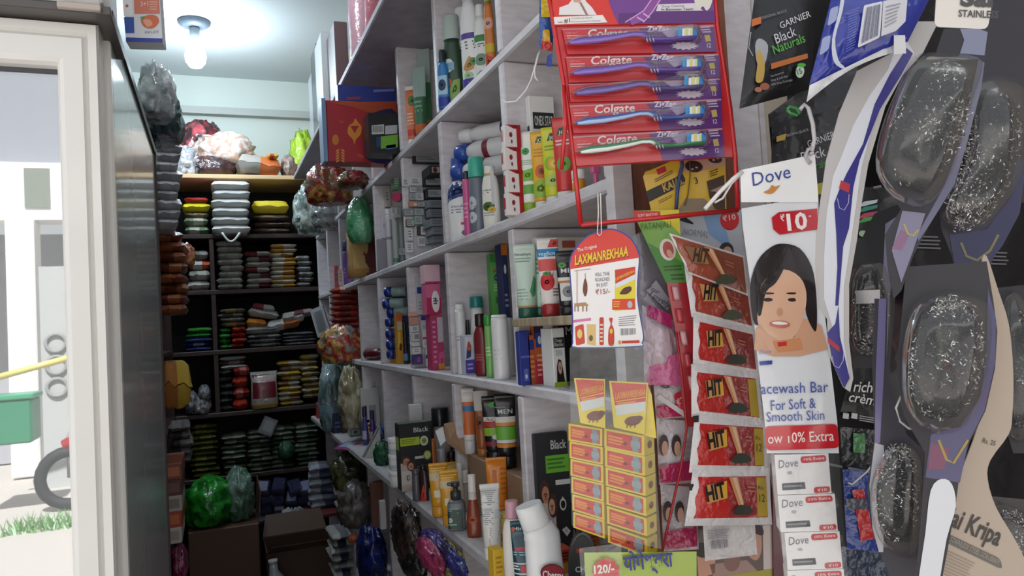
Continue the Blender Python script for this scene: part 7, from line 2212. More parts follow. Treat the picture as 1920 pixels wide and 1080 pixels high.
# striped white tube
tube('white tube covered with lines of print, flat end up', led(925, 1048, 907), 38, '#e9e9e6', '#efefec', [('l', .08, .05, .92, .32, 10, '#7c7e86'), ('l', .08, .36, .6, .62, 9, '#8a8c94'), ('l', .08, .66, .92, .9, 8, '#9a9ca2'), ('r', .62, .45, .9, .6, '#d3d4d6')], rz=-18, capf=.17, flat=.5)
# kraft carton with the tubes on it
bK = Vector((.572, 0, Z0))
zk = stand(905, .5725, Z0, 860)[1] + Z0
mb = MB(); y0 = 1.385; y1 = 1.79
mb.box((bK.x, y0, Z0 + .001), (bK.x + .16, y1, zk), mat('#9c7f66', 'card'), .002)
t = thing('kraft_carton', 'open brown cardboard carton used as a step on the ledge', 'box', (bK.x, y0, Z0))
mb.obj('carton_body', t, True)
a = Vector((bK.x + .01, y1, zk)); 
mb = MB(); q = [P(832, 795, Y=y1 + .02), P(866, 787, Y=y1 + .02), P(880, 862, Y=y1 - .01), P(838, 830, Y=y1 - .005)]
mb.add(q + [p + Vector((.002, .004, 0)) for p in q], [[0, 1, 2, 3], [7, 6, 5, 4], [0, 4, 5, 1], [1, 5, 6, 2], [2, 6, 7, 3], [3, 7, 4, 0]], mat('#a8886c', 'card')); mb.obj('flap', t, True)
mb = MB(); q = [P(816, 808, Y=y1 + .04), P(830, 800, Y=y1 + .04), P(836, 826, Y=y1 + .02), P(826, 836, Y=y1 + .02)]
mb.add(q, [[0, 1, 2, 3]], mat('#d9d9dc', 'card')); mb.obj('paper_flap', t, True, label='white paper sticking out')
lump('paper_scrap', 'crumpled grey paper beside the open brown carton', P(843, 900, Z=Z0) + Vector((.03, .06, .05)), (.05, .05, .04), ['#8a8690', '#6c6870'], seed=44, rough=.3)
XK = bK.x + .022
tube('white tube with orange label and blue name on the brown carton', stand(882, XK, zk, 728), 24, '#ebe7e4', '#dedde0', [('r', -.05, .12, 1.05, .8, '#e9e4e0'), ('r', .12, .12, .9, .74, '#d9703a'), ('r', .05, .56, .95, .66, '#2f7ab8'), ('p', [(.1, .15), (.2, .4), (.15, .7), (.05, .5)], '#e0c08a')], bands=[], rz=-20, capf=.2)
tube('amber bronze tube with clear end on the brown carton', stand(907, XK, zk, 733), 27, '#a85a26', '#b8722c', [('d', .4, .45, .18, .12, '#7a3c1c'), ('p', [(.6, .1), (.85, .1), (.8, .5)], '#d08a3c')], bands=[(.66, 1.0, '#d3cdc9')], rz=-20, capf=.12)
for k, (x, yt, w_, lab, Dx) in enumerate(((931, 742, 44, 'black tube with a green disc on the brown carton', [('d', .55, .84, .2, .055, '#4fae3c'), ('r', .1, .54, .95, .62, '#e2dcda'), ('t', 'Acno', .2, .555, .8, .05, '#8a2c34'), ('r', .1, .44, .95, .53, '#b8362c'), ('r', .1, .28, .95, .43, '#8fbe3a'), ('d', .6, .26, .18, .05, '#e0e0dc'), ('r', .1, .1, .95, .18, '#8a2c34')]), (953, 738, 40, 'black tube with green and orange bands, at the divider', [('t', 'MEN', .25, .68, .75, .07, '#d9dcda'), ('l', .1, .76, .6, .8, 1, '#8a8c90'), ('r', .0, .54, 1.0, .63, '#e6e0d8'), ('r', .0, .48, 1.0, .54, '#e0944a'), ('r', .0, .26, 1.0, .47, '#6fb83c'), ('r', .0, .21, 1.0, .26, '#e6e4e0'), ('r', .0, .14, 1.0, .20, '#e08a34')]))):
    tube(lab, stand(x, XK - .005 * k, zk, yt), w_, '#17181b', '#141518', Dx, rz=-22, capf=.17)
# orange tube on a small grey box
b, h_, sc = put_at(948, 1010, Z0, 938)
carton('small grey box with engraved lettering under the orange tube', (b, .058, sc), 44, .05, '#c4c0ba', [('t', 'LAKME', .2, .55, .8, .2, '#8a8680')])
tube('bright orange tapered tube standing on the small grey box', (b + Vector((-.005, .02, .0585)), stand(948, b.x - .005, Z0 + .0585, 863)[1], sc), 40, '#e88a24', '#ea8c26', [('r', .35, .3, .5, .75, '#c8701c'), ('l', .62, .2, .9, .8, 6, '#c46a1c')], rz=-20, capf=.08)
bottle('teal lidded jar in the shadow behind the orange tube', put_at(940, 960, Z0, 880), 40, '#c9d0cc', '#1f5a50', 'round', capf=.45, capw=.95, dep=1)
b = put_at(985, 960, Z0, 908)
carton('white and grey long carton behind the bent white bottle', b, 46, .06, '#dcd6d0', [('l', .1, .3, .6, .7, 3, '#b4aca8'), ('r', .75, .2, .95, .6, '#c4402f')], [], [('r', .05, .1, .45, .9, '#2c2a2c'), ('r', .55, .1, .95, .9, '#2c2a2c')])
# large black hair colour carton with a couple
b = put_at(1046, 985, Z0, 812)
carton('large black hair colour carton with an embracing couple by the end post', b, 66, .05, '#232529', [('t', 'Black', .48, .87, .95, .07, '#c9cacb'), ('r', .3, .68, 1, .82, '#6fb83c'), ('l', .35, .70, .95, .8, 3, '#3f7a24'), ('p', [(0, .02), (.5, .02), (.52, .34), (.36, .5), (.06, .42)], '#cdbfae'), ('p', [(.08, .3), (.4, .4), (.5, .2), (.46, .02), (.1, .02)], '#b9a9c0'), ('d', .22, .545, .15, .085, '#4a3028'), ('d', .24, .51, .11, .07, '#c4876c'), ('d', .44, .42, .15, .10, '#4a2c24'), ('d', .41, .41, .095, .065, '#d3a088'), ('r', .18, .51, .22, .517, '#2a1c18'), ('r', .26, .51, .30, .517, '#2a1c18'), ('r', .2, .475, .28, .485, '#8c4a3c'), ('r', .36, .415, .39, .422, '#2a1c18'), ('r', .43, .415, .46, .422, '#2a1c18'), ('r', .37, .38, .44, .388, '#a84a44'), ('d', .74, .42, .1, .05, '#dcdcdc'), ('d', .74, .42, .07, .035, '#232529'), ('r', .72, .45, .76, .48, '#dcdcdc'), ('p', [(.66, .22), (.8, .24), (.92, .2), (.8, .16)], '#dcdcdc'), ('r', .55, .58, 1, .62, '#d9dadb')], rz=-6)
# white bottle with pink flowers
bottle('white lotion bottle with pale pink cap and flower print', led(968, 1100, 938), 42, '#e9e3dc', '#d4a0ac', 'oval', [('d', .62, .66, .12, .06, '#c4b83a'), ('p', [(.5, .02), (.95, .02), (.95, .4), (.8, .5), (.6, .3)], '#d0568a'), ('d', .75, .3, .14, .06, '#e08aac')], capf=.2, capw=.62, rz=-20, tilt=(0, 0))
bottle('small yellow and white tube behind the pink capped lotion', put_at(950, 1040, Z0, 962), 22, '#e6cf7a', '#d9b84a', 'oval', [('r', .3, .4, .7, .6, '#c9862c')], capf=.12)
carton('yellow carton at the ledge edge beside the printed white tube', led(938, 1090, 1030), 22, .03, '#dcb232', [('l', .2, .2, .8, .8, 4, '#b88a24')])
tube('dark teal mens tube standing before the white bent bottle', led(990, 1118, 975), 52, '#17424f', '#132a34', [('t', 'Himalaya', .22, .86, .9, .05, '#c9d3d6'), ('d', .2, .88, .06, .03, '#c8483c'), ('t', 'MEN', .5, .70, .9, .08, '#a9c4cc'), ('r', .2, .58, .8, .63, '#a8384a'), ('l', .15, .5, .9, .57, 2, '#8ab0bc'), ('r', -.05, .39, 1.05, .41, '#c4ced0'), ('r', .35, .28, 1.05, .38, '#b8363c'), ('r', -.05, .25, 1.05, .27, '#c4ced0'), ('l', .1, .3, .35, .38, 2, '#dfe3e4')], rz=-18, capf=.1)
# bent white bottle: a leaning upper half on an upright body
b = P(1020, 1125, Z=Z0)
sc = sc0(b)
t = thing('shoe_polish_bottle', 'white bent neck bottle with tilted cap and red oval label', 'bottle', b)
U = lambda px, py, d=0: (P(px, py, Y=b.y) - b) + Vector((0, d, 0))
cen = [(1026, 1130, 33), (1020, 1060, 31), (1016, 1010, 30), (1018, 1002, 30), (1020, 990, 29), (1014, 965, 27), (1003, 945, 25.5), (998, 938, 25)]
path = [U(x, y) for x, y, r in [(1026, 1124, 0), (1022, 1080, 0), (1019, 1045, 0), (1016, 1012, 0), (1009, 1000, 0), (1004, 988, 0)]]
def oval_path(mb, pts, m, sq=.75, n=20, top=True):
    rings = []
    for i, (x, y, r) in enumerate(pts):
        a, c = pts[max(0, i - 1)], pts[min(len(pts) - 1, i + 1)]
        dx, dy = c[0] - a[0], c[1] - a[1]
        l = math.hypot(dx, dy)
        px_, py_ = -dy / l, dx / l
        e0, e1 = U(x + px_ * r, y + py_ * r), U(x - px_ * r, y - py_ * r)
        cc, hv = (e0 + e1) / 2, (e1 - e0) / 2
        dp = Vector((0, hv.length * sq, 0))
        rings.append([cc + hv * math.cos(2 * math.pi * k / n) - dp * math.sin(2 * math.pi * k / n) for k in range(n)])
    mb.loft(rings, m, top=top)
    return rings
mW = M('#e6e7e8', .3, coat=.4)
mb = MB(); oval_path(mb, [(1024, 1125, 33), (1024, 1118, 35), (1022, 1070, 34), (1018, 1030, 33), (1017, 1012, 33), (1015, 1003, 34), (1010, 992, 30), (1006, 985, 28)], mW, .62)
q = lambda px, py, off=.0: U(px, py) - Vector((0, off, 0))
mb.add([q(x, y, .026) for x, y in ell(1024, 1066, 23, 17, 20, .1)], [list(range(20))], M('#5c1a22', .35))
mb.add([q(x, y, .0263) for x, y in ell(1024, 1066, 21, 15, 20, .1)], [list(range(20))], M('#8c2430', .35))
vs, fs = letters('Cherry', .02)
mb.add([q(1005 + x * 38, 1074 + x * 3 - y * 13, .0268) for x, y in vs], fs, M('#efe6e4', .35))
mb.obj('bottle_body', t)
mb = MB(); oval_path(mb, [(1007, 986, 26), (1006, 984, 27.5), (999, 968, 26.5), (993, 953, 26), (990, 946, 24.5)], M('#f0f1f1', .3, coat=.3), .7)
mb.obj('cap', t)
# dark teal carton, polish tin
b = put_at(1060, 1035, Z0, 950)
carton('dark teal mens carton behind the bent white bottle', b, 70, .06, '#173039', [('t', 'Himalaya', .3, .56, .85, .11, '#7fa0a4'), ('t', 'MEN', .35, .36, .8, .14, '#9ab4b8'), ('l', .4, .1, .9, .2, 1, '#5c7a80'), ('r', .85, .72, .89, .9, '#c9ced0')], rz=-5)
b = P(1086, 1085, Z=Z0)
t = thing('polish_tin', 'dark round polish tin standing on edge beside the green pack', 'tin', b)
sc = sc0(b)
r_ = 46 * sc
S = Sheet(1086, 1050, depth_of(b) - .01, az=25)
mb = MB()
ci = [(1092 + 27 * math.cos(a), 1062 + 64 * math.sin(a)) for a in [2 * math.pi * k / 24 for k in range(24)]]
S.slab(mb, ci, .022, M('#2c3033', .35, coat=.4)); mb.obj('tin_body', t, True)
mb = MB(); S.slab(mb, [(1092 + (x - 1092) * .86, 1062 + (y - 1062) * .9) for x, y in ci], -.0, M('#1f2225', .35)); 
S.poly(mb, [(1092 + (x - 1092) * .86, 1062 + (y - 1062) * .9) for x, y in ci], M('#1f2225', .35), .002)
S.text(mb, 'CHERRY', (1079, 1073), (1130, 1070), 10, '#e2e2e2', .003, 0, .02)
S.poly(mb, [(1080, 1030), (1094, 1028), (1094, 1036), (1082, 1037)], '#c4262a', .003)
mb.obj('lid', t, True)
carton('red and orange carton behind the polish tin', put_at(1062, 1075, Z0, 1030), 30, .04, '#b8402a', [('r', 0, 0, 1, .45, '#d9962c'), ('l', .1, .5, .9, .9, 3, '#5c1c18')])
carton('orange brown carton under the yellow box columns', put_at(1108, 1040, Z0, 985), 40, .05, '#b0602c', [('l', .1, .2, .9, .8, 4, '#7a3c1c')])
# behind the ledge, bottom row of pigeonholes
b = fit(787, .62, Z0)
carton('small white cream carton in the lowest pigeonhole', (b, stand(787, .62, Z0, 758)[1], sc0(b)), 24, .04, '#e0e0de', [('r', .3, .35, .75, .55, '#7c8082'), ('l', .3, .1, .8, .25, 2, '#b0b0b0')])
bottle('black lidded white jar in the lowest pigeonhole', stand(831, .64, Z0, 764), 34, '#c9c4be', '#23252a', 'round', [('r', .2, .1, .8, .5, '#a9a49c')], capf=.25, capw=.98, dep=1)
carton('brown carton beside the black hair colour carton', put_at(828, 890, Z0, 788), 26, .06, '#4a302c', [('l', .2, .2, .8, .8, 3, '#6a4a40')])

# ================================================================== below the ledge
def under(lab, x0, y0, x1, y1, Y, cols, seed, name='stored_bag', **k):
    lump_px(name, lab, x0, y0, x1, y1, Y, cols, .2, seed=seed, **k)
under('dark brown shiny packs bag under the ledge', 752, 950, 790, 1050, 1.95, ['#2c2422', '#4a3a34', '#1f1c1c', '#5c4a44'], 51, rough=.3, freq=3)
under('black bag low under the ledge beside the brown one', 765, 1020, 800, 1085, 1.95, ['#1f2422', '#2c302e', '#3a3c3a'], 52, rough=.3)
under('magenta wrapped pack under the ledge', 808, 1028, 830, 1078, 1.62, ['#a82a5c', '#c04a74', '#7c1c44'], 53, rough=.3, freq=3)
under('purple wrapped pack under the ledge', 812, 1010, 850, 1050, 1.66, ['#3a2c6c', '#4a3a84', '#2c2450'], 54, rough=.3, freq=3)
under('olive green pack at the bottom under the ledge', 828, 1045, 864, 1100, 1.60, ['#7c7a3c', '#5c5a34', '#8c8a54'], 55, rough=.3)
under('blue pack with glints under the ledge', 848, 1038, 872, 1078, 1.55, ['#2a2c6a', '#3a3c84', '#1f2050'], 56, rough=.3)
under('yellow pack showing under the ledge edge', 848, 1028, 866, 1046, 1.60, ['#b5a83a', '#a8962c'], 57, rough=.2)

# ================================================================== packs on the end rack
F_ = BY + .012
ex = P(588, 500, Y=BY).x
WHT = [('#d3d3d0', '#b9b9b6'), ('#c9cac8', '#d9d9d6'), ('#dededb', '#a8a8a4')]
GRY = [('#8f908e', '#a9aaa6'), ('#77787a', '#9a9b99')]
Bz = RACKZ
# second shelf from the top: white handled packs hanging in front, yellow packs
for k in range(6):
    a, b = P(394 + (k % 2) * 2, 354 + k * 16.6, Y=4.16), P(470 + (k % 3), 354 + k * 16.6, Y=4.16)
    th = P(430, 338 + k * 16.6, Y=4.16).z - a.z
    pouch('white_pack', 'white glossy handled pack in the tall pile jutting from the end rack', ((a.x + b.x) / 2, 4.26, a.z), (b.x - a.x, .2, th * 1.05), WHT[k % 3], 'front', k, group='pile of white handled packs')
a = P(432, 445, Y=4.165)
mb = MB(); mb.rod([P(416 + 34 * q / 8, 436 + 17 * math.sin(math.pi * q / 8), Y=4.16) for q in range(9)], .006, mat('#d9dad9', 'plastic'), 6)
single(mb, 'bag_handle_loop', 'white plastic carry loop hanging below the pile of white packs', 'loop')
z = Bz[1]
stack('green and white flat pack low on the second shelf of the end rack', 'green and white packs on the second shelf', 344, 392, 406, 434, F_, 2, [('#5c7a58', '#b9bcae'), ('#7c8a70', '#c9c4b4')], Z=z)
pouch('noodle_pack', 'bright yellow pack with small brown mark, beside the white pile', (P(368, 395, Y=F_).x, F_ + .1, P(368, 396, Y=F_).z), (P(396, 395, Y=F_).x - P(340, 395, Y=F_).x, .2, .05), ['#e8d81c', '#d9c41a'], 'front', 1)
pouch('noodle_pack', 'red topped pack lying on the bright yellow pack', (P(368, 378, Y=F_).x, F_ + .1, P(368, 379, Y=F_).z), (P(392, 378, Y=F_).x - P(344, 378, Y=F_).x, .2, .03), ['#b3262a', '#d94a3a'], 'front', 2)
pouch('noodle_pack', 'long bright yellow pack at the other side of the white pile', (P(508, 398, Y=F_).x, F_ + .1, P(508, 399, Y=F_).z), (P(545, 398, Y=F_).x - P(470, 398, Y=F_).x, .2, .075), ['#e8d21c', '#dcc41a'], 'front', 4)
mb = MB()
for x0 in (503,):
    mb.box((P(x0, 391, Y=F_).x, F_ + .002, P(x0, 394, Y=F_).z), (P(x0 + 12, 391, Y=F_).x, F_ + .02, P(x0, 389, Y=F_).z), mat('#7a4a1c'))
stack('dim brown pack under the long yellow pack on the end rack', 'dim brown packs under the yellow one', 474, 548, 402, 434, F_, 3, [('#4a3a30', '#6a5444'), ('#5c4a3c', '#3a2e28')], Z=z)
stack('dim brown pack under the near yellow pack on the end rack', 'dim brown packs by the white pile', 344, 392, 397, 408, F_, 1, [('#6a5a44', '#8a7a5c')])
# third shelf
z = Bz[2]
stack('white and grey soft pack in the pile at the third shelf, left of the upright', 'grey white packs beside the upright', 352, 397, 468, 545, F_, 4, [('#a9a8a0', '#c4c2ba'), ('#8a8a84', '#b5b3aa'), ('#b5502c', '#c9c4bc'), ('#9a9a94', '#77776f')], Z=z)
stack('white pack with clear gloss in the tallest pile of the third shelf', 'tallest white pile on the third shelf', 410, 460, 450, 545, F_, 8, [('#c4c3ba', '#aaa9a0'), ('#d3d2ca', '#b8b6ac'), ('#b0aea6', '#c9c7be')], Z=z)
stack('white and dark red pack in the pile beside the tallest white pile', 'white and dark red packs on the third shelf', 460, 512, 470, 545, F_, 7, [('#c9c5bc', '#8a2c34'), ('#bdb9b0', '#c9c5bc'), ('#a9a49c', '#7a2a30')], kind='half', Z=z)
stack('yellow and white pack in the tall pile of the third shelf', 'yellow and white packs on the third shelf', 508, 560, 456, 545, F_, 10, [('#d9cfb8', '#d9a02c'), ('#c9a86a', '#d8d2c4'), ('#e0dccf', '#d89a24'), ('#a8845c', '#c9c0a8')], kind='half', Z=z)
stack('grey clear pack at the end of the third shelf', 'grey packs ending the third shelf', 558, 588, 478, 545, F_, 6, GRY + [('#a9aaa8', '#8c8d8a')], Z=z)
# fourth shelf
z = Bz[3]
stack('green glossy pack over the navy packs, left of the upright', 'green packs over the navy ones', 348, 397, 614, 634, F_ + .01, 2, [('#2f8a2c', '#3a9a34')])
stack('navy blue glossy pack under the green ones, left of the upright', 'navy packs under the green ones', 344, 397, 634, 658, F_, 3, [('#1f2c6a', '#2c3a84'), ('#26347a', '#9aa4c4')], Z=z)
stack('green pack in the small block on the fourth shelf', 'block of green packs on the fourth shelf', 411, 434, 615, 655, F_, 4, [('#2a7a2c', '#3a9a38')], Z=z)
stack('orange red pack in the small block next to the green packs', 'block of orange red packs on the fourth shelf', 433, 462, 612, 655, F_, 4, [('#b83a24', '#a82a1c'), ('#c9482a', '#b0341f')], Z=z)
stack('grey brown pack lying on the green and orange red blocks', 'grey brown packs over the blocks', 411, 462, 578, 612, F_, 4, [('#8a8478', '#c9b06a'), ('#77726a', '#9a948a'), ('#a49e92', '#6a655c')])
stack('grey pack in the lower layers of the messy fourth shelf', 'grey lower layers on the fourth shelf', 462, 530, 618, 655, F_, 4, [('#8a8886', '#a4a3a0'), ('#5c5c60', '#8c8b8a'), ('#9d9c98', '#6a6a6c')], Z=z)
stack('dim grey pack at the end of the messy fourth shelf', 'dim grey packs at the end of the fourth shelf', 530, 594, 622, 655, F_, 4, [('#6a666a', '#8a8688'), ('#77727a', '#5c5860')], Z=z)
for k, (x0, x1, y0, y1, c, tl, lab) in enumerate(((460, 500, 598, 616, ('#e0922c', '#c9741f'), -.15, 'orange pack lying askew on the messy fourth shelf'), (500, 568, 598, 620, ('#cfcdc9', '#b0622c'), .12, 'white and orange long pack lying askew on the messy fourth shelf'), (462, 524, 580, 598, ('#c9c8c0', '#b4b2a8'), -.2, 'pale pack sloping up on the messy fourth shelf'), (470, 516, 570, 586, ('#8a2a34', '#b9b4ae'), -.2, 'dark red and white pack at the top of the messy fourth shelf'), (530, 575, 584, 606, ('#a9a69e', '#c4c2ba'), .1, 'pale grey crumpled pack near the end of the fourth shelf'), (550, 592, 580, 596, ('#6a3a40', '#9a8a88'), .1, 'dull maroon pack near the end of the fourth shelf'), (460, 522, 612, 626, ('#b5b4b4', '#9a9a9c'), 0, 'light grey pack under the orange one'))):
    a, b = P(x0, y1, Y=F_), P(x1, y1, Y=F_)
    pouch('soft_pack', lab, ((a.x + b.x) / 2, F_ + .09, a.z), (b.x - a.x, .18, P(x0, y0, Y=F_).z - a.z), c, 'half', k, 0, (0, -tl))
# fifth shelf
z = Bz[4]
stack('black glossy pack in the pile at the upright on the fifth shelf', 'black packs on the fifth shelf', 411, 440, 692, 770, F_, 6, [('#2a2c2c', '#3c3e3c'), ('#1f2121', '#4a4c4a')], Z=z)
stack('white flat pack on top of the black pile', 'white packs on the black pile', 411, 464, 668, 692, F_, 3, [('#c4c4c0', '#d3d3cf'), ('#6a4a4c', '#9a8a8a')])
stack('red glossy pack in the block on the fifth shelf', 'red packs on the fifth shelf', 438, 470, 684, 768, F_ - .01, 4, [('#a8281c', '#b8341f'), ('#942018', '#c9746a')], Z=z)
a = P(498, 768, Y=F_ - .03)
t = thing('nut_bag', 'clear bag of dark red goods standing before the yellow piles', 'bag', (a.x, F_ + .02, z + .002))
w_ = P(524, 768, Y=F_).x - P(472, 768, Y=F_).x
h_ = P(498, 697, Y=F_).z - z
mb = MB(); 
Vb = Vessel([(0, w_ * .46, .04, 3), (h_ * .1, w_ * .5, .05, 3), (h_ * .75, w_ * .47, .04, 3), (h_, w_ * .5, .004, 3)])
mb.loft(Vb.rings(), M('#a9a29c', .2, 'crinkle', 0, .7, None, 20.0, .4))
decals(mb, Vb.mp(.9), [('r', .16, .28, .82, .92, M('#6a1c24', .3, coat=.5)), ('l', .35, .72, .7, .85, 2, '#b0807c'), ('r', .05, .02, .95, .14, '#a98a4c')])
mb.obj('bag_body', t)
stack('yellow and white pack in the long pile on the fifth shelf', 'long yellow and white pile on the fifth shelf', 524, 570, 676, 764, F_, 9, [('#cfc4a4', '#c9a02c'), ('#9a7c64', '#c9c0a8'), ('#d3cbb0', '#bf9628')], kind='half', Z=z)
stack('tan and yellow pack in the end pile on the fifth shelf', 'tan pile ending the fifth shelf', 566, 602, 664, 740, F_, 8, [('#b5a06a', '#8a7458'), ('#c9b45c', '#c4bca4')], kind='half', Z=z + .03)
for k in range(3):
    lump_px('grey_bag', ('grey white plastic bag at the foot of the upright', 'pale crumpled bag above the grey white bag', 'small dim bag left of the upright on the fifth shelf')[k], (362, 372, 346)[k], (742, 722, 735)[k], (394, 394, 372)[k], (775, 752, 775)[k], F_, [['#8a8a8c', '#a9a9ac', '#6c6c70'], ['#77777c', '#94949a'], ['#5c5c60', '#7c7c80']][k], .14, seed=60 + k, rough=.25)
# sixth shelf
z = Bz[5]
OLV = [('#5c5c24', '#6f6e2e'), ('#55551f', '#7a7836')]
stack('olive green flat pack in the pile left on the sixth shelf', 'olive pile on the sixth shelf', 358, 412, 796, 886, F_, 10, OLV, Z=z)
for k, (x0, x1, y0, n) in enumerate(((418, 466, 816, 8), (466, 512, 806, 9), (512, 556, 800, 9), (556, 600, 796, 9))):
    stack(('grey green flat pack in the pile beside the olive pile', 'grey green flat pack in the second grey green pile', 'grey green flat pack in the third grey green pile', 'grey green flat pack in the end pile of the sixth shelf')[k], ('pile beside the olive one', 'second grey green pile', 'third grey green pile', 'end grey green pile')[k], x0, x1, y0, 884, F_, n, [('#5c6a58', '#8a9484'), ('#6a7464', '#4a5a48'), ('#3c5a40', '#7c8676'), ('#7f887a', '#9aa294')], kind='half', Z=z)
lump_px('green_bundle', 'dark green bundle dropped among the grey green piles', 522, 826, 552, 858, F_ - .03, ['#1c4a34', '#2a5c40'], .08, seed=66, rough=.15)
pouch('grey_sachet', 'grey sachet hanging over the edge above the grey green piles', P(502, 800, Y=F_ - .02), (.08, .1, .014), ['#77777a', '#8c8c8e'], 'front', 2, 0, (1.2, .5))
# ------------------------------------------------------------------ pile on the very top
zt0 = Bz[0]
lump_px('bag', 'dark red and black bag at the back of the heap on the end rack', 330, 228, 420, 318, 4.55, ['#3a1c24', '#8c2430', '#2a1a20', '#c4525a', '#4a2c34'], .2, Z=zt0, seed=71, rough=.18)
lump_px('bag', 'maroon grey bag beside the dark red one on the end rack', 375, 228, 418, 280, 4.62, ['#5c4048', '#4a343c'], .14, Z=zt0 + .1, seed=72, rough=.1)
lump_px('bag', 'white and tan printed bag lying on top of the heap', 364, 248, 476, 304, 4.42, ['#e0dcd8', '#c4a08c', '#d9d5d0', '#b08a78', '#e6e2de'], .2, seed=73, rough=.22, freq=1.8)
lump_px('bag', 'silver crumpled plastic bag at the front of the heap', 308, 274, 372, 322, 4.36, ['#a9aaae', '#c4c5c9', '#8a8b90', '#d9dade'], .16, Z=zt0, seed=74, rough=.35, freq=3)
lump_px('bag', 'dark brown soft bag under the white and tan bag', 352, 290, 440, 322, 4.38, ['#2c2228', '#4a2c2a', '#1f1a20'], .16, Z=zt0, seed=75, rough=.15)
a, b = P(440, 334, Y=4.3), P(526, 334, Y=4.3)
pouch('bag', 'grey pack with an orange and yellow printed end, tipping over the edge', ((a.x + b.x) / 2, 4.38, zt0 + .004), (b.x - a.x, .2, P(480, 288, Y=4.3).z - zt0 - .01), ['#a9a59d', '#d9702c'], 'half', 4, .1, (.0, .12), cat='bag')
a, b = P(500, 326, Y=4.27), P(522, 326, Y=4.27)
pouch('bag', 'small yellow and red packet beside the orange printed end', ((a.x + b.x) / 2, 4.33, zt0 + .09), (b.x - a.x, .1, .03), ['#e0b02c', '#c9402a'], 'end', 1, .2, cat='bag')
lump_px('bag', 'bright lime green leafy pack behind the top board end', 546, 250, 590, 312, 4.5, ['#b5d93a', '#9cc42c', '#c9e65c'], .14, Z=zt0, seed=78, rough=.35, freq=3)
lump_px('bag', 'pinkish and grey crumpled pack next to the lime green pack', 528, 292, 556, 320, 4.34, ['#b5907c', '#8a8480'], .12, Z=zt0, seed=79, rough=.3)

# ------------------------------------------------------------------ packs on the rack behind the fridge
def lstack(label, group, x0, x1, y0, y1, Y, n, cols, dep=.2, kind='end', name='snack_pack', Z=None):
    stack(label, group, x0, x1, y0, y1, Y, n, cols, dep, name, kind, .01, 'packet', 0, Z)
lump_px('bag', 'dark green and grey bag on top of the rack behind the fridge', 255, 160, 340, 232, 2.42, ['#2c4a44', '#3a4c5c', '#4a6a60', '#26383a'], .3, seed=81, rough=.2, Z=2.062)
lump_px('bag', 'pale silvery bag on the dark green bag behind the fridge', 258, 116, 322, 210, 2.22, ['#b5c0c4', '#8a989c', '#c9d3d6', '#9caab0'], .2, seed=82, rough=.3)
lump_px('bag', 'white bag with dark print further along the rack behind the fridge', 286, 232, 325, 292, 3.3, ['#c9cac8', '#a9aaa8', '#d9d9d6', '#77787a'], .2, Z=2.062, seed=83, rough=.2)
for k in range(9):
    y1 = 430 - k * 18
    a, b = P(284, y1, Y=2.75), P(330 + (k % 3) * 4, y1, Y=2.75)
    pouch('silver_sachet_strip', 'silver grey sachet strip in the pile jutting out beyond the fridge', ((a.x + b.x) / 2, 2.85, a.z), (b.x - a.x, .22, .044), [('#bdbec2', '#cfd0d4'), ('#b2b3b7', '#a2a3a7')][k % 2], 'end', k, .1, group='silver grey strips beyond the fridge')
lstack('brown and orange snack pack in the pile beyond the fridge', 'brown snack packs beyond the fridge', 290, 352, 432, 590, 2.9, 8, [('#8a4a2c', '#a8623a'), ('#7a3c24', '#b5744a'), ('#9a5a34', '#6a3420')])
lump_px('bag', 'orange and red crumpled pack on the brown snack packs', 330, 455, 365, 495, 3.1, ['#c9743a', '#a83c2c', '#d9a06a'], .12, seed=85, rough=.25)
pouch('snack_pack', 'yellow and orange snack bag hanging out beyond the fridge', P(328, 765, Y=2.95), (.10, .16, .17), ['#b5742c', '#d3b03a'], 'half', 2, .2)
lstack('dim grey pack below the yellow snack bag beyond the fridge', 'dim grey packs below the snack bag', 318, 362, 795, 870, 3.0, 5, [('#6a6668', '#8f8b8c'), ('#8a8686', '#5a5658')])
for k in range(5):
    a = P(328, 870 + 30 * k + 30, Y=2.7)
    mb = MB(); mb.box((a.x - .07, 2.7, a.z), (a.x + .022, 2.95, a.z + .054), mat(('#8a4a34', '#5a3a34', '#b8b0a8', '#a84a2c', '#c4bcb4')[k], 'card'), .003)
    mb.add([(a.x - .03, 2.6995, a.z + .012), (a.x + .014, 2.6995, a.z + .012), (a.x + .014, 2.6995, a.z + .042), (a.x - .03, 2.6995, a.z + .042)], [[0, 1, 2, 3]], mat(('#b86a44', '#7a4a40', '#8a8078', '#c9683a', '#a09890')[k]))
    single(mb, 'small_box', ('brown box topmost in the dim column beyond the fridge', 'dark brown box second in the dim column beyond the fridge', 'pale box third in the dim column beyond the fridge', 'rust red box fourth in the dim column beyond the fridge', 'pale box at the foot of the dim column beyond the fridge')[k], 'box')
lump_px('bag', 'magenta wrapped pack low beyond the fridge', 316, 1030, 350, 1090, 2.65, ['#8c2450', '#6a1c3c', '#b04a74'], .2, seed=86, rough=.2)

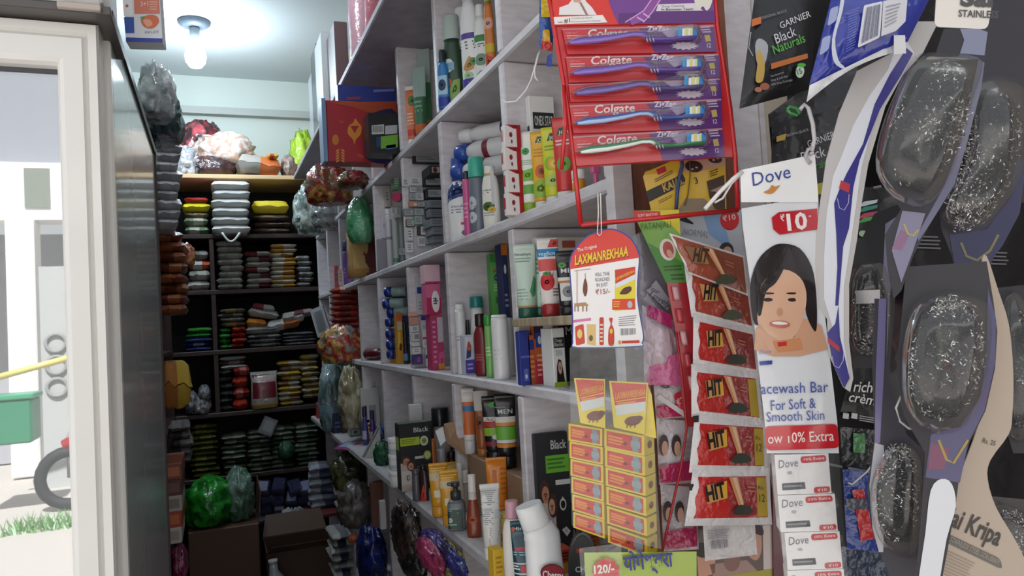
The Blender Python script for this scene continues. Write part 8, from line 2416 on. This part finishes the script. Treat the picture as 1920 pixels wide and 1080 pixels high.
# ------------------------------------------------------------------ floor of the aisle end
YB2 = 3.75
c0, c1 = P(352, 1000, Y=YB2), P(486, 990, Y=YB2)
t = thing('green_goods_carton', 'large brown carton with a bulging green bag, at the aisle end', 'carton', ((c0.x + c1.x) / 2, YB2 + .15, 0))
mb = MB(); zc = c0.z
mb.box((c0.x, YB2, .0), (c1.x, YB2 + .34, zc), mat('#5c4030', 'card'), .004); mb.obj('carton_body', t, True)
mb = MB(); q = [Vector((c1.x, YB2, zc)), Vector((c1.x, YB2 + .3, zc)), Vector((c1.x + .01, YB2 + .3, zc + .17)), Vector((c1.x + .01, YB2, zc + .15))]
mb.add(q + [p + Vector((.004, 0, 0)) for p in q], [[0, 1, 2, 3], [7, 6, 5, 4], [0, 4, 5, 1], [1, 5, 6, 2], [2, 6, 7, 3], [3, 7, 4, 0]], mat('#6a4c3a', 'card')); mb.obj('flap', t, True)
lump('green_bag', 'glossy bright green bag bulging out of the brown carton', ((P(345, 950, Y=YB2).x + P(434, 950, Y=YB2).x) / 2, YB2 + .14, zc + .001), (P(438, 950, Y=YB2).x - P(342, 950, Y=YB2).x, .28, P(400, 905, Y=YB2).z - zc), ['#1f7a24', '#2c9a30', '#186a20', '#3aae3c'], seed=91, rough=.22, freq=2.4)
lump('clear_bag', 'clear plastic bag with green contents beside the bright green bag', ((P(418, 950, Y=YB2).x + P(482, 950, Y=YB2).x) / 2, YB2 + .17, zc + .002), (P(478, 950, Y=YB2).x - P(420, 950, Y=YB2).x, .22, P(440, 895, Y=YB2).z - zc), ['#4a6a58', '#5c7f6a', '#7c9488', '#2f6a38'], seed=92, rough=.3, freq=2.4)
# navy sachets heap: bundles, each a hanging strip of sachets
rg = random.Random(8)
for i in range(4):
    for j in range(5):
        x = 484 + i * 26 + rg.uniform(-3, 3)
        y = 905 + j * 20 + rg.uniform(-3, 3)
        a, b = P(x, y + 18, Y=4.18), P(x + 28, y + 18, Y=4.18)
        pouch('navy_sachet', 'navy blue sachet with white specks in the heap below the end rack', ((a.x + b.x) / 2, 4.2 + .012 * j, a.z), (b.x - a.x, .09, .07), [('#191c44', '#1f2450'), ('#16183a', '#8f94b4')][(i + j) % 3 == 0], 'front', i * 5 + j, rg.uniform(-.3, .3), (.9, rg.uniform(-.2, .2)), 'navy sachets below the end rack')
for k in range(6):
    y1 = 960 - k * 14
    a, b = P(580, y1, Y=4.05), P(636 - k * 3, y1, Y=4.05)
    pouch('white_sachet', 'white and grey sachet in the heap by the navy sachets', ((a.x + b.x) / 2, 4.12, a.z), (b.x - a.x, .14, .045), [('#9a9fae', '#3a4464'), ('#b5b9c4', '#7c8296')][k % 2], 'half', k, rg.uniform(-.2, .2), group='white and grey sachets by the navy heap')
mb = MB(); a, b = P(575, 968, Y=3.95), P(665, 972, Y=3.95)
mb.box((a.x, 3.95, a.z - .02), (b.x, 4.2, a.z), mat('#6a2a2c', 'card'), .003); single(mb, 'flat_red_box', 'flat dark red box under the white and grey sachets', 'box')
lump_px('clear_bag', 'clear bag of small white packs in front of the navy sachets', 520, 955, 582, 1012, 4.0, ['#8a8a8c', '#a9aaac', '#5c5c60'], .16, seed=95, rough=.3)
# open carton on the floor
o0, o1 = P(500, 1035, Y=3.6), P(630, 1035, Y=3.6)
t = thing('open_carton', 'open brown cardboard carton on the floor at the aisle end', 'carton', ((o0.x + o1.x) / 2, 3.75, 0))
zo_ = P(560, 1030, Y=3.6).z
for (a, b) in (((o0.x, 3.6), (o1.x, 3.606)), ((o0.x, 3.894), (o1.x, 3.9)), ((o0.x, 3.606), (o0.x + .006, 3.894)), ((o1.x - .006, 3.606), (o1.x, 3.894))):
    mb = MB(); mb.box((a[0], a[1], 0), (b[0], b[1], zo_), mat('#4a3428', 'card')); mb.obj('side_panel', t, True)
for (y0_, y1_, dz, dy) in ((3.6, 3.6, .05, -.10), (3.9, 3.9, .09, .06)):
    mb = MB(); q = [Vector((o0.x, y0_, zo_)), Vector((o1.x, y0_, zo_)), Vector((o1.x - .02, y0_ + dy, zo_ + dz)), Vector((o0.x + .02, y0_ + dy, zo_ + dz))]
    mb.add(q + [p + Vector((0, 0, .004)) for p in q], [[0, 1, 2, 3], [7, 6, 5, 4], [0, 4, 5, 1], [1, 5, 6, 2], [2, 6, 7, 3], [3, 7, 4, 0]], mat('#5c4434', 'card')); mb.obj('flap', t, True)
a = P(520, 1082, Y=3.5)
t = thing('plastic_bottle', 'cloudy plastic bottle leaning on the open carton', 'bottle', (a.x, 3.42, 0))
top_ = P(512, 1055, Y=3.48) - Vector(t.location)
mb = MB(); mb.rod([Vector((.05, .0, .002)), Vector((.045, 0, .03)), top_ * .8 + Vector((.01, 0, 0)), top_ * .92, top_], [.045, .05, .05, .02, .018], M('#9aa0a4', .2, coat=.6), 14); mb.obj('bottle_body', t)
mb = MB(); mb.rod([top_, top_ * 1.03], .02, mat('#d9d9d9', 'plastic'), 12); mb.obj('cap', t)

# ------------------------------------------------------------------ goods under the far part of the ledge
zu = .56
stack('white pack with navy edge in the pile under the far ledge', 'white packs with navy edges under the ledge', 626, 668, 1000, 1085, 3.1, 6, [('#b5b5b4', '#2a3050'), ('#c4c4c2', '#8a8c94')], kind='end')
lump_px('stored_bag', 'olive brown packs in a bag under the far ledge', 626, 850, 690, 916, 3.35, ['#4a4a34', '#5c5a3c', '#3a3a2c', '#77744c'], .2, seed=101, rough=.25)
lump_px('stored_bag', 'cloudy clear bag hanging under the far ledge', 640, 905, 700, 985, 3.0, ['#5c5856', '#6f6a66', '#4a4644'], .16, seed=102, rough=.25)
lump_px('stored_bag', 'navy blue glossy bag low under the ledge', 678, 990, 726, 1090, 2.7, ['#16205c', '#1f2c74', '#121a48', '#2a3a8a'], .2, seed=103, rough=.2)
p0, p1 = P(694, 905, Y=2.62), P(722, 985, Y=2.62)
mb = MB(); mb.box((p0.x, 2.62, p1.z), (p1.x, 2.64, p0.z), mat('#6a4034', 'card'), .002); single(mb, 'brown_board', 'reddish brown board standing under the ledge', 'board')
p0, p1 = P(712, 940, Y=2.45), P(726, 992, Y=2.45)
mb = MB(); mb.box((p0.x, 2.45, p1.z), (p1.x, 2.47, p0.z), mat('#c4c4c4', 'card'), .002); single(mb, 'white_tag', 'white narrow card standing under the ledge beside the brown board', 'card')
lump_px('stored_bag', 'small orange bundle beside the white packs under the ledge', 655, 1002, 676, 1016, 2.95, ['#b54a2c', '#c96a3a'], .06, seed=104, rough=.2)
